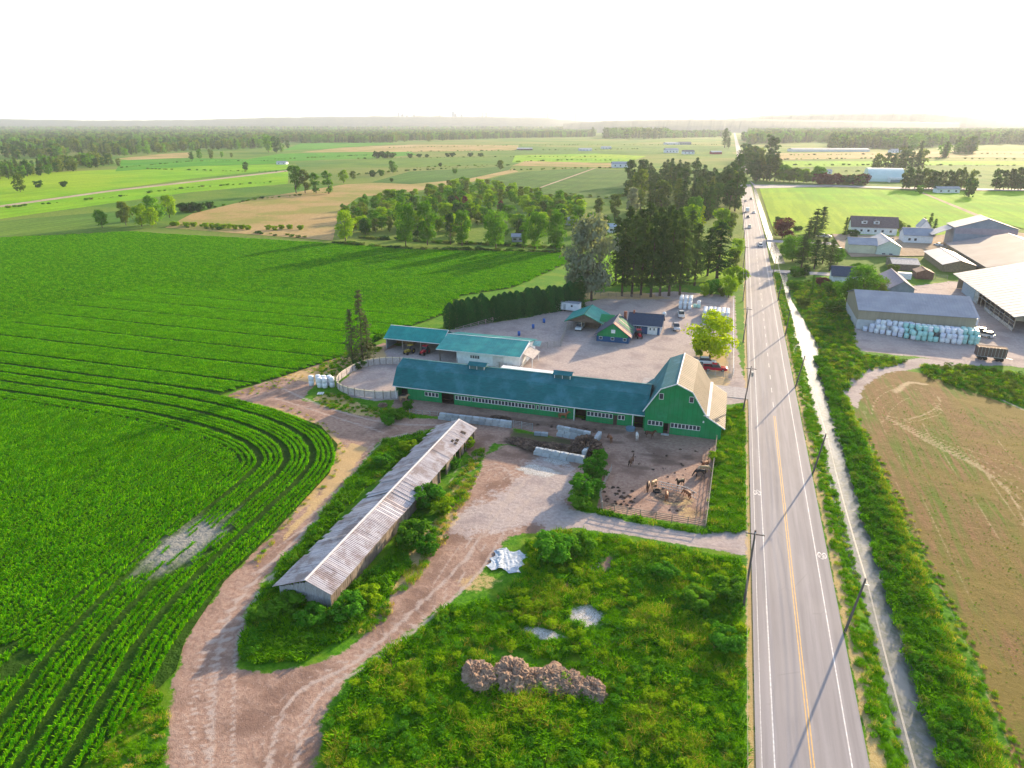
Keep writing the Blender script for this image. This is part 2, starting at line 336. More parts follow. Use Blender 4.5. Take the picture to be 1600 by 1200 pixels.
me.loops.add(q.size); me.loops.foreach_set('vertex_index', q.ravel()); me.polygons.add(len(q)); me.polygons.foreach_set('loop_start', np.arange(len(q))*4)
me.polygons.foreach_set('use_smooth', np.ones(len(q), bool)); me.update(calc_edges=True)
for k, v in CH.items():
    a = me.attributes.new(k, 'FLOAT', 'POINT'); a.data.foreach_set('value', v.ravel().astype(np.float32))
me.materials.append(GM); tag(link('ground', me), kind='structure')
# everything beyond: a sheet with a hole where the farm ground lies
def farmat(name, a, b, c, sc=.02, streak=0., rot=0):
    m, t, p = newmat(name)
    n1 = t.noise(t.pos(), sc, 5, .6); n2 = t.noise(t.pos(), .45, 5, .75); n3 = t.noise(t.pos(), .003, 4, .6)
    col = t.mix(t.ramp(n1, .42, .6), a, b); col = t.mix(t.ramp(n3, .45, .6), col, c)
    col = t.mix(t.math('MULTIPLY', t.ramp(n2, .35, .65), .5), col, tuple(x*.55 for x in a))
    if streak:
        n4 = t.noise(t.pos((1/streak, .01, 1), rot=rot), 1, 3); col = t.mix(t.math('MULTIPLY', t.ramp(n4, .4, .6), .45), col, tuple(x*.5 for x in b))
    t.link(col, p.inputs['Base Color']); p.inputs['Roughness'].default_value = .95; p.inputs['Specular IOR Level'].default_value = .05
    t.link(t.bump(n2, 1, .6), p.inputs['Normal']); return m
FM = {
 'base': farmat('far_grass', (.08, .19, .02), (.16, .24, .03), (.22, .24, .06), .01),
 'green': farmat('green_crop', (.05, .25, .008), (.10, .34, .01), (.12, .30, .02), .02, 4),
 'bright': farmat('bright_pasture', (.15, .38, .008), (.24, .46, .012), (.32, .44, .015), .02, 5),
 'olive': farmat('olive_rows', (.07, .19, .025), (.12, .23, .04), (.16, .26, .03), .02, 6),
 'berry': farmat('berry_rows', (.05, .14, .02), (.09, .19, .03), (.09, .20, .03), .03, 5, R(90)),
 'tan': farmat('dry_grass', (.40, .28, .12), (.24, .25, .06), (.48, .34, .17), .022),
 'track': farmat('farm_track_soil', (.40, .30, .22), (.48, .38, .28), (.36, .27, .18), .05),
 'maize': farmat('maize_leaves', (.030, .075, .008), (.045, .11, .010), (.035, .09, .008), .03, 2.2, R(90)),
}
mt_ = NT(FM['maize']); bp_ = FM['maize'].node_tree.nodes['Principled BSDF']; src_ = bp_.inputs['Base Color'].links[0].from_socket
cp_ = G(292, 848); ps_ = mt_.new('NewGeometry').outputs['Position']
mp_ = mt_.new('Mapping', vector_type='POINT'); mt_.link(ps_, mp_.inputs[0]); mp_.inputs['Location'].default_value = (-cp_[0]/4.2, -cp_[1]/8.5, 0); mp_.inputs['Scale'].default_value = (1/4.2, 1/8.5, 0)
ln_ = mt_.new('VectorMath', operation='LENGTH'); mt_.link(mp_.outputs[0], ln_.inputs[0])
q_ = mt_.math('ADD', ln_.outputs['Value'], mt_.math('MULTIPLY', mt_.noise(mt_.pos((1, .25, 1)), .9, 5, .7), 1.5)); fq_ = mt_.math('MULTIPLY', mt_.ramp(q_, 2.0, 1.15), .85)
mt_.link(mt_.mix(fq_, src_, (.27, .26, .25)), bp_.inputs['Base Color'])
B = 26000
f = MB(); ring = [(-B, -3000), (B, -3000), (B, B), (-B, B)]; inn = [(GX0, GY0), (GX1, GY0), (GX1, GY1), (GX0, GY1)]
for i in range(4):
    j = (i+1) % 4; f.face([(*ring[i], -.05), (*ring[j], -.05), (*inn[j], -.05), (*inn[i], -.05)])
tag(f.obj('terrain', FM['base']), kind='structure')
ZC = [.0]
def field(kind, px, name='field'):
    ZC[0] += .012; return sheet(name, GP(px), ZC[0], FM[kind])
MZ_UP = [(-74.1, 315.5), (-84.9, 194.7)]
# maize sheet (farm coordinates worked out from its corners)
MAIZE = [(-53, 28), (-53.6, 45.6), (-56.2, 50), (-59.2, 60.4), (-60.3, 74.7), (-62.1, 91.2), (-66.7, 101.7), (-74.8, 108.4), (-88.5, 112.7), (-105, 116), (-105, 118.5), (-99, 131), (-92, 155), (-90, 175), (-85.5, 190)] + GP([(692, 492), (720, 462), (800, 450), (890, 410), (880, 395), (640, 390), (480, 378), (200, 362), (0, 372), (-200, 390)]) + [(-420, 200), (-330, 28)]
sheet('maize_field_ground', [(x, y) for x, y in MAIZE], .09, FM['maize'])
field('olive', [(-200, 392), (0, 371), (190, 361), (265, 352), (180, 330), (0, 345), (-200, 365)])
field('bright', [(-200, 362), (0, 342), (170, 318), (300, 300), (450, 287), (450, 268), (300, 282), (170, 300), (0, 324), (-200, 345)])
field('bright', [(-200, 342), (0, 321), (170, 297), (300, 279), (450, 264), (450, 256), (300, 260), (100, 268), (-200, 290)])
field('track', [(-200, 345), (0, 324), (170, 300), (450, 268), (450, 266), (170, 297.5), (0, 321), (-200, 342)], 'track')
field('green', [(180, 268), (300, 260), (440, 255), (440, 250), (300, 247), (190, 250)])
field('tan', [(258, 356), (300, 334), (400, 310), (540, 288), (660, 283), (760, 273), (802, 264), (810, 268), (720, 288), (640, 300), (560, 308), (530, 330), (520, 376), (480, 373)])
field('tan', [(180, 248), (260, 240), (300, 238), (300, 246), (200, 250)])
field('green', [(380, 250), (440, 240), (640, 236), (650, 242), (580, 248), (400, 253)])
field('green', [(440, 235), (470, 224), (600, 222), (620, 224), (520, 232)])
field('tan', [(470, 238), (530, 231), (640, 226), (810, 227), (810, 235), (660, 237)])
field('olive', [(460, 254), (600, 247), (820, 243), (830, 256), (640, 262), (470, 262)])
field('berry', [(580, 285), (640, 268), (800, 260), (795, 266), (730, 280), (640, 288)])
field('bright', [(800, 254), (805, 243), (930, 240), (1010, 244), (980, 254)])
field('olive', [(800, 240), (810, 230), (1140, 228), (1145, 240)])
field('tan', [(800, 259), (820, 252), (960, 255), (960, 262)])
field('berry', [(720, 290), (820, 268), (910, 263), (1000, 268), (985, 290), (960, 312), (800, 300)])
field('olive', [(1150, 288), (1300, 291), (1600, 296), (1900, 300), (1900, 262), (1600, 256), (1180, 250)])
field('tan', [(1200, 250), (1205, 240), (1500, 236), (1900, 240), (1900, 250), (1500, 246)])
field('bright', [(1190, 262), (1200, 252), (1560, 252), (1900, 255), (1900, 259), (1500, 258)])
field('bright', [(1186, 292.5), (1290, 294), (1432, 299), (1545, 346), (1535, 362), (1440, 372), (1300, 366), (1212, 368), (1203, 345)], 'pasture')
field('bright', [(1438, 300), (1600, 299), (1900, 303), (1900, 420), (1600, 358), (1548, 345)], 'pasture')
field('track', [(1300, 366), (1440, 371), (1540, 360), (1640, 368), (1640, 402), (1470, 400), (1330, 402), (1312, 385)], 'farmyard')
field('track', [(1432, 299), (1438, 299.5), (1552, 345), (1545, 347)], 'track')
field('track', [(835, 296), (842, 295), (932, 263), (928, 263)], 'track')
field('bright', [(900, 400), (930, 395), (1150, 395), (1150, 440), (1000, 446), (900, 446)])

# ------------------------------------------------------------------ water
def water_mat():
    m, t, b = newmat('ditch_water')
    n = t.noise(t.pos(), 1.1, 6, .7); n2 = t.noise(t.pos((1, .3, 1)), .5, 3)
    col = t.mix(t.ramp(n, .42, .58), (.17, .175, .17), (.12, .13, .10)); col = t.mix(t.ramp(n2, .55, .65), col, (.20, .205, .195))
    t.link(col, b.inputs['Base Color']); b.inputs['Roughness'].default_value = .2; b.inputs['Specular IOR Level'].default_value = .22
    t.link(t.bump(t.noise(t.pos(), 3, 2), .05, .03), b.inputs['Normal']); return m
WM = water_mat()
wx = [p[0] for p in WATER]
f = MB(); f.face([(17.5, 26, -.35), (29.5, 26, -.35), (29.5, 299, -.35), (17.5, 299, -.35)]); tag(f.obj('water', WM), kind='structure')
FW = [(1210, 412), (1204, 395), (1200, 385), (1198, 372), (1193, 355), (1187, 335), (1182, 318), (1178, 300), (1176, 292)]; FR = [(1180, 292), (1184, 302), (1189, 318), (1195, 335), (1201, 355), (1208, 372), (1214, 385), (1220, 395), (1227, 412)]
sheet('water', GP(FW)+GP(FR), .05, WM)

# ------------------------------------------------------------------ road
ASPH = mat('asphalt', (.235, .215, .225), (.20, .185, .195), .5, .9, bump=.3, bscale=12, c3=(.25, .23, .235), s3=.08, stretch=(1, .25, 1))
m_, t_, b_ = newmat('road_asphalt')
n1 = t_.noise(t_.pos((1, .03, 1)), 1.3, 4); n2 = t_.noise(t_.pos(), 14, 3, .8); n3 = t_.noise(t_.pos((1, .3, 1)), .12, 4)
c = t_.mix(t_.ramp(n1, .4, .62), (.30, .275, .285), (.245, .225, .235)); c = t_.mix(t_.math('MULTIPLY', t_.ramp(n2, .4, .7), .3), c, (.17, .16, .165)); c = t_.mix(t_.math('MULTIPLY', t_.ramp(n3, .5, .6), .4), c, (.33, .30, .30))
t_.link(c, b_.inputs['Base Color']); vo = t_.new('TexVoronoi', feature='DISTANCE_TO_EDGE'); t_.link(t_.pos((.35, .09, 1)), vo.inputs['Vector']); vo.inputs['Scale'].default_value = 1.0
c = t_.mix(t_.math('MULTIPLY', t_.math('MULTIPLY', t_.ramp(vo.outputs['Distance'], .012, .003), t_.ramp(n3, .5, .62)), .22), c, (.12, .11, .11))
sx_ = t_.new('SeparateXYZ'); t_.link(t_.pos(), sx_.inputs[0]); lane = t_.math('ABSOLUTE', t_.math('SINE', t_.math('MULTIPLY', t_.math('SUBTRACT', sx_.outputs[0], 12.9), math.pi/1.75))); c = t_.mix(t_.math('MULTIPLY', t_.ramp(lane, .5, 1), .28), c, (.19, .17, .175)); t_.link(c, b_.inputs['Base Color'])
b_.inputs['Roughness'].default_value = .88; t_.link(t_.bump(n2, .3, .02), b_.inputs['Normal']); ASPH = m_
WPAINT = mat('white_road_paint', (.72, .70, .70), (.50, .47, .47), 3, .7); YPAINT = mat('yellow_road_paint', (.72, .42, .12), (.55, .33, .12), 2, .7)
ctr = lambda y: 12.9 if y < 380 else 12.9-(y-380)*.0092-max(0, y-1000)*.0035
ys = list(range(20, 400, 20))+list(range(400, 1000, 50))+list(range(1000, 6001, 250))
def strip(x0, x1, z, y0, y1, m, name=None, parent=None):
    f = MB(); yy = [y0]+[y for y in ys if y0 < y < y1]+[y1]
    for a, b in zip(yy, yy[1:]): f.face([(ctr(a)+x0, a, z), (ctr(a)+x1, a, z), (ctr(b)+x1, b, z), (ctr(b)+x0, b, z)])
    return f.obj(name or 'road', m, parent)
road = tag(strip(-5.15, 5.15, .03, 20, 6000, ASPH, 'road'), kind='structure')
for nm, x0, x1, y0, y1, m in (('lane_line', -3.5, -3.38, 20, 1200, WPAINT), ('lane_line', 3.5, 3.62, 20, 1200, WPAINT), ('lane_line', -4.62, -4.56, 20, 400, WPAINT), ('centre_line', -.20, -.09, 20, 141, YPAINT), ('centre_line', .09, .20, 20, 141, YPAINT)):
    tag(strip(x0, x1, .036, y0, y1, m, nm), kind='structure')
for k in range(26):
    y = 146+k*9; tag(strip(-.06, .06, .036, y, y+3, WPAINT, 'lane_dash'), kind='structure')
def bike(x, y, rz):
    f = MB()
    def ringf(cx, cy, r, w=.07):
        for i in range(12):
            a, b = i*math.pi/6, (i+1)*math.pi/6
            f.face([(cx+(r+w*s)*math.cos(t), cy+(r+w*s)*math.sin(t), .038) for s, t in ((-1, a), (1, a), (1, b), (-1, b))])
    ringf(-.42, 0, .32); ringf(.42, 0, .32)
    for a, b in (((-.42, 0), (-.1, .5)), ((-.1, .5), (.35, .45)), ((.35, .45), (.42, 0)), ((-.1, .5), (0, 0)), ((0, 0), (.35, .45)), ((-.42, 0), (0, 0))):
        a, b = Vector(a), Vector(b); n = (b-a).orthogonal().normalized()*.045
        f.face([(*(a+n), .038), (*(b+n), .038), (*(b-n), .038), (*(a-n), .038)])
    o = f.obj('bike_lane_marking', WPAINT); o.location = (x, y, 0); o.rotation_euler = (0, 0, rz); o.scale = (.75, 1.9, 1); tag(o, kind='structure')
x, y, _ = G(1181, 770); bike(8.85, y, 0); x, y, _ = G(1284, 868); bike(17.25, y, math.pi)
sheet('side_road', [(18.0, 700), G(1300, 292)[:2], G(1430, 296.5)[:2], G(1600, 299)[:2], G(1900, 303)[:2], G(1900, 299)[:2], G(1600, 296)[:2], G(1430, 293.5)[:2], G(1300, 289.5)[:2], G(1180, 289)[:2], (14, 790)], .35, ASPH)
GRV = mat('driveway_gravel', (.42, .38, .38), (.32, .28, .28), 1.5, .95, bump=.5)
def slab(name, x0, x1, y0, y1, z0, z1, m, **k): return tag(MB().box(x0, x1, y0, y1, z0, z1).obj(name, m), kind='structure')
for (x0, x1, py, w) in ((18, 45, 424, 6), (18, 52, 377, 8)):
    yy = G(1215, py)[1]; slab('driveway', x0, x1, yy-w/2, yy+w/2, -.3, .08, GRV)
slab('driveway', -16, 7.8, G(1130, 612)[1]-3, G(1130, 612)[1]+4, -.3, .012, GRV)

# ================================================================== FOLIAGE
LEAF = {
 'bright': leafmat('leaves_bright', (.15, .31, .01), (.27, .42, .015), .45), 'lime': leafmat('leaves_lime', (.26, .40, .005), (.46, .54, .01), .4, .1),
 'mid': leafmat('leaves_mid', (.065, .20, .015), (.13, .30, .02), .38), 'dark': leafmat('leaves_dark', (.028, .095, .025), (.06, .14, .03), .35),
 'olive': leafmat('leaves_olive', (.09, .16, .03), (.16, .22, .04), .35), 'silver': leafmat('leaves_silver', (.20, .24, .17), (.32, .35, .26), .4),
 'purple': leafmat('leaves_purple', (.10, .03, .04), (.16, .06, .06), .25), 'conifer': leafmat('needles', (.045, .105, .030), (.085, .15, .04), .35),
 'cedar': leafmat('cedar_hedge_leaves', (.012, .085, .025), (.03, .13, .03), .2), 'bramble': leafmat('bramble_leaves', (.04, .18, .012), (.09, .27, .02), .3),
 'sparse': leafmat('sparse_needles', (.08, .11, .05), (.13, .15, .07), .2)}
BARK = mat('bark', (.12, .085, .065), (.07, .05, .04), 3, .95, bump=.6)
def quads_mesh(name, c, nrm, size, mats, rng, aspect=.7, trunk=None, droop=0.):
    n = len(c); nrm = nrm/(np.linalg.norm(nrm, axis=1, keepdims=True)+1e-9)
    r = rng.normal(size=(n, 3)); u = np.cross(nrm, r); u /= np.linalg.norm(u, axis=1, keepdims=True)+1e-9; w = np.cross(nrm, u)
    if droop: u[:, 2] -= droop*np.abs(u[:, 2]); 
    s = (size*rng.uniform(.6, 1.3, n))[:, None]; bend = nrm*s*.25
    V = np.stack([c-u*s, c-w*s*aspect-bend, c+u*s, c+w*s*aspect-bend], 1).reshape(-1, 3)
    F = (np.arange(n)[:, None]*4+np.arange(4)[None]); 
    tv, tf = (trunk.v, trunk.f) if trunk else ([], [])
    me = bpy.data.meshes.new(name); allv = np.concatenate([V, np.array(tv)]) if tv else V
    tf = [tuple(i+len(V) for i in q) for q in tf]
    nl = F.size+sum(len(q) for q in tf); me.vertices.add(len(allv)); me.vertices.foreach_set('co', allv.ravel())
    li = np.concatenate([F.ravel(), np.array([i for q in tf for i in q], int)]) if tf else F.ravel()
    starts = list(range(0, F.size, 4)); k = F.size
    for q in tf: starts.append(k); k += len(q)
    me.loops.add(nl); me.loops.foreach_set('vertex_index', li.astype(np.int32)); me.polygons.add(len(starts)); me.polygons.foreach_set('loop_start', starts)
    for m in mats: me.materials.append(m)
    if tf: me.polygons.foreach_set('material_index', [0]*n+[1]*len(tf))
    me.update(calc_edges=True); return me
def crown_points(kind, n, rng):
    """leaf clump centres and outward normals for a crown of unit height"""
    C, Nn = [], []
    def lobe(c, r, k):
        d = rng.normal(size=(k, 3)); d /= np.linalg.norm(d, axis=1, keepdims=True); d[:, 2] = np.where(d[:, 2] < -.5, -d[:, 2], d[:, 2])
        rad = rng.uniform(.3, 1.2, k)**.6; C.append(np.array(c)+d*np.array(r)*rad[:, None]); Nn.append(d+rng.normal(size=(k, 3))*.45+np.array([0, 0, .25]))
    if kind in ('round', 'tall', 'poplar', 'shrub'):
        z0, z1, wid, nl = {'round': (.12, .86, .40, 26), 'tall': (.10, .9, .26, 24), 'poplar': (.06, .95, .13, 18), 'shrub': (.08, .74, .60, 34)}[kind]
        for i in range(nl):
            z = rng.uniform(z0, z1); prof = math.sin(math.pi*min(1, max(0, (z-z0*.4)/(1.02-z0*.4))))**.6
            a = rng.uniform(0, 6.28); rr = wid*prof*rng.uniform(.35, .78); s = wid*(rng.uniform(.30, .5) if kind != 'shrub' else rng.uniform(.14, .36))
            lobe((rr*math.cos(a), rr*math.sin(a), z), (s, s, s*rng.uniform(.7, 1.0)), n//nl)
    elif kind == 'cedar':
        z = rng.uniform(.0, 1, n); a = rng.uniform(0, 6.28, n); rr = .21*np.minimum(1, 2.6*(1.03-z))**.7*(1+.18*np.sin(a*3+z*9))*rng.uniform(.75, 1.05, n)
        C.append(np.stack([rr*np.cos(a), rr*np.sin(a), z], 1)); Nn.append(np.stack([np.cos(a), np.sin(a), np.full(n, .5)], 1)+rng.normal(size=(n, 3))*.4)
    elif kind in ('fir', 'grove', 'thin'):
        z0, wid, nw = {'fir': (.08, .19, 18), 'grove': (.20, .20, 20), 'thin': (.12, .19, 24)}[kind]
        for w in range(nw):
            z = z0+(1-z0)*(w+rng.uniform(-.3, .3))/nw; t = (z-z0)/(1-z0)
            L = wid*((1-t)**.75 if kind != 'grove' else (min(1, 2.4*(1-t))**.7)*(.75+.25*rng.random()))+.012
            nb = {'fir': 9, 'grove': 9, 'thin': 5}[kind]
            for b in range(nb):
                a = rng.uniform(0, 6.28); Lb = L*rng.uniform(.55, 1.15); k = max(2, n//(nw*nb)); s = rng.uniform(.15, 1.0, k)
                x = s*Lb*math.cos(a)+rng.normal(size=k)*.012; y = s*Lb*math.sin(a)+rng.normal(size=k)*.012; zz = z-s*Lb*.35+rng.normal(size=k)*.008
                C.append(np.stack([x, y, zz], 1)); Nn.append(np.stack([np.full(k, math.cos(a)*.5), np.full(k, math.sin(a)*.5), np.ones(k)], 1)+rng.normal(size=(k, 3))*.4)
    return np.concatenate(C), np.concatenate(Nn)
SPEC = {'round': 0.034, 'tall': .028, 'poplar': .018, 'shrub': .058, 'fir': .02, 'grove': .02, 'thin': .016, 'cedar': .026}
_cr = {}
def trunk_mb(kind, seed):
    r = random.Random(seed); f = MB(); h = {'round': .8, 'tall': .85, 'poplar': .9, 'shrub': .5}.get(kind, .97); w = .022 if kind not in ('thin', 'poplar', 'shrub') else .013
    x = y = 0; p = (0, 0, 0); rr = w
    for i in range(4):
        z = h*(i+1)/4; q = (x+r.uniform(-.01, .01), y+r.uniform(-.01, .01), z); f.cyl(p, q, rr, rr*.68, 7, False); p = q; rr *= .68
        if kind in ('round', 'tall', 'shrub') and i < 3:
            for k in range(3):
                a = r.uniform(0, 6.28); L = r.uniform(.12, .24); f.cyl(q, (q[0]+L*math.cos(a), q[1]+L*math.sin(a), q[2]+L*.7), rr*.6, rr*.15, 5, False)
        if kind in ('thin', 'grove') :
            for k in range(5):
                a = r.uniform(0, 6.28); L = .1; zz = z*r.uniform(.6, 1.); f.cyl((0, 0, zz), (L*math.cos(a), L*math.sin(a), zz-.02), rr*.3, rr*.1, 4, False)
    return f
def proto(kind, color, lod, seed):
    k = (kind, color, lod, seed)
    if k not in _cr:
        rng = np.random.default_rng(hash_((kind, lod, seed))); n = {2: 3600, 1: 1300, 0: 300}[lod]; sz = SPEC[kind]*{2: .80, 1: 1.25, 0: 2.3}[lod]
        if kind == 'thin': n = int(n*.55)
        if kind == 'fir' and lod == 2: n = 2600
        c, nn = crown_points(kind, n, rng)
        f = trunk_mb(kind, seed)
        if lod == 0: _cr[k] = (quads_mesh(kind+'_tree', c, nn, sz, [LEAF[color], BARK], rng, trunk=f), None)
        else: _cr[k] = (quads_mesh(kind+'_crown', c, nn, sz, [LEAF[color]], rng), f.mesh(kind+'_trunk', BARK, True))
    return _cr[k]
def hash_(t): return sum((i+3)*ord(ch) for i, ch in enumerate(str(t))) % 99991
NAMES = {'round': 'leafy_tree', 'tall': 'leafy_tree', 'poplar': 'poplar_tree', 'shrub': 'bush', 'fir': 'conifer_tree', 'grove': 'conifer_tree', 'thin': 'conifer_tree', 'cedar': 'cedar_tree'}
def tree(loc, h, kind, color, label, group=None, w=1., lod=None, rnd=random):
    x, y = loc[:2]; d = math.hypot(x, y)
    lod = (2 if d < 300 else 1 if d < 560 else 0) if lod is None else lod
    a, b = proto(kind, color, lod, rnd.randrange(3)); rz = rnd.uniform(0, 6.28)
    catg = 'bush' if kind == 'shrub' else 'tree'; sc = (h*w, h*w, h)
    if b is None:
        o = link(NAMES[kind], a, None, (x, y, -.1), rz, sc); return tag(o, label, catg, group)
    o = thing(NAMES[kind], label, catg, (x, y, -.1), rz, group); o.scale = sc
    link('foliage' if kind == 'shrub' else 'crown', a, o); link('stem' if kind == 'shrub' else 'trunk', b, o); return o
def T(px, py, top, kind, color, label, group=None, w=1., lod=None):
    g = G(px, py); Y = -g[0]*SY+g[1]*CY; v = 600-top; dy = FOC*CP+v*SP; dz = -FOC*SP+v*CP
    return tree(g, CAM_H+dz*Y/dy, kind, color, label, group, w, lod)

# ------------------------------------------------------------------ scattered ground cover (geometry nodes, kind stuff)
def scatter(name, label, pts, rz, sc, pi, protos):
    n = len(pts); me = bpy.data.meshes.new(name); me.vertices.add(n); me.vertices.foreach_set('co', np.asarray(pts, np.float32).ravel())
    for k, t, v in (('rz', 'FLOAT', rz), ('pi', 'INT', pi)):
        a = me.attributes.new(k, t, 'POINT'); a.data.foreach_set('value', np.asarray(v, np.float32 if t == 'FLOAT' else np.int32))
    a = me.attributes.new('sc', 'FLOAT_VECTOR', 'POINT'); s = np.asarray(sc, np.float32); s = np.repeat(s[:, None], 3, 1) if s.ndim == 1 else s
    a.data.foreach_set('vector', s.ravel())
    o = link(name, me); ng = bpy.data.node_groups.new(name, 'GeometryNodeTree')
    ng.interface.new_socket('Geometry', in_out='INPUT', socket_type='NodeSocketGeometry'); ng.interface.new_socket('Geometry', in_out='OUTPUT', socket_type='NodeSocketGeometry')
    N = ng.nodes; L = ng.links; gi = N.new('NodeGroupInput'); go = N.new('NodeGroupOutput'); iop = N.new('GeometryNodeInstanceOnPoints'); j = N.new('GeometryNodeJoinGeometry')
    for p in reversed(protos):
        po = bpy.data.objects.new(name+'_source', p); oi = N.new('GeometryNodeObjectInfo'); oi.inputs['Object'].default_value = po; oi.inputs['As Instance'].default_value = True
        L.new(oi.outputs['Geometry'], j.inputs[0])
    def at(nm, ty):
        a = N.new('GeometryNodeInputNamedAttribute'); a.data_type = ty; a.inputs['Name'].default_value = nm; return a.outputs['Attribute']
    cx = N.new('ShaderNodeCombineXYZ'); L.new(at('rz', 'FLOAT'), cx.inputs[2]); er = N.new('FunctionNodeEulerToRotation'); L.new(cx.outputs[0], er.inputs[0])
    L.new(gi.outputs[0], iop.inputs['Points']); L.new(j.outputs[0], iop.inputs['Instance']); iop.inputs['Pick Instance'].default_value = True
    L.new(at('pi', 'INT'), iop.inputs['Instance Index']); L.new(er.outputs[0], iop.inputs['Rotation']); L.new(at('sc', 'FLOAT_VECTOR'), iop.inputs['Scale']); L.new(iop.outputs[0], go.inputs[0])
    md = o.modifiers.new('scatter', 'NODES'); md.node_group = ng; return tag(o, label, None, None, 'stuff')
def blades(name, n, r, h, wid, mats, rng, lean=.5, seg=2, rowlen=0.):
    """arching leaf blades: each is a strip of seg quads"""
    f = MB()
    for i in range(n):
        a = rng.uniform(0, 6.28); d = r*math.sqrt(rng.random()); x, y = d*math.cos(a), d*math.sin(a)
        if rowlen: x = rng.uniform(-rowlen/2, rowlen/2); y = rng.normal()*r
        a = rng.uniform(0, 6.28); hh = h*rng.uniform(.6, 1.1); L = lean*hh*rng.uniform(.4, 1.4); w = wid*rng.uniform(.7, 1.3); px, py = -math.sin(a)*w/2, math.cos(a)*w/2
        P = [(x+math.cos(a)*L*t**1.7, y+math.sin(a)*L*t**1.7, hh*(t-.35*t**3*lean*1.6)) for t in np.linspace(0, 1, seg+1)]
        f.mi = int(rng.integers(len(mats)))
        for k in range(seg):
            w0, w1 = (1.0 if k else .6), (.25 if k == seg-1 else 1.1); A, Bp = P[k], P[k+1]
            f.face([(A[0]-px*w0, A[1]-py*w0, A[2]), (A[0]+px*w0, A[1]+py*w0, A[2]), (Bp[0]+px*w1, Bp[1]+py*w1, Bp[2]), (Bp[0]-px*w1, Bp[1]-py*w1, Bp[2])])
    return f.mesh(name, mats, recalc=False)
GL = {'lush': leafmat('lush_grass', (.075, .26, .003), (.17, .40, .005), .4), 'yel': leafmat('yellow_grass', (.30, .35, .015), (.50, .42, .08), .4), 'dk': leafmat('dark_weeds', (.03, .13, .008), (.06, .20, .01), .3),
      'straw': leafmat('straw_grass', (.45, .31, .12), (.55, .42, .20), .3), 'maize': leafmat('maize_plant_leaves', (.040, .24, .001), (.09, .35, .002), .45, .1), 'maize2': leafmat('maize_highlight_leaves', (.16, .44, .002), (.30, .58, .008), .5, .1)}  # brighter maize colour paints highlights onto randomly picked blades
rg = np.random.default_rng(8)
MZ = [blades('maize_row', 84, .085, .78, .085, [GL['maize'], GL['maize'], GL['maize2']], rg, .48, 2, 2.0) for _ in range(4)]
MZF = [blades('maize_rows', 80, .32, .85, .14, [GL['maize'], GL['maize'], GL['maize2']], rg, .75, 2, 3.0) for _ in range(3)]
TU = [blades('grass_tuft', 84, .62, .62, .05, [GL['lush']], rg, .7) for _ in range(2)]+[blades('weed_tuft', 60, .6, .8, .10, [GL['lush'], GL['lush'], GL['dk']], rg, .6) for _ in range(2)]+[blades('seed_grass', 70, .6, .85, .04, [GL['yel'], GL['lush']], rg, .5) for _ in range(2)]+[blades('dry_tuft', 40, .45, .5, .05, [GL['straw'], GL['yel']], rg, .6)]
def bushproto(col, seed, n=420):
    r = np.random.default_rng(seed); c, nn = crown_points('shrub', n, r); return quads_mesh('weed_clump', c, nn, .055, [LEAF[col]], r)
BU = [bushproto('bramble', 1), bushproto('bramble', 2), bushproto('mid', 3), bushproto('dark', 4), bushproto('olive', 5), bushproto('bright', 6), bushproto('mid', 7)]

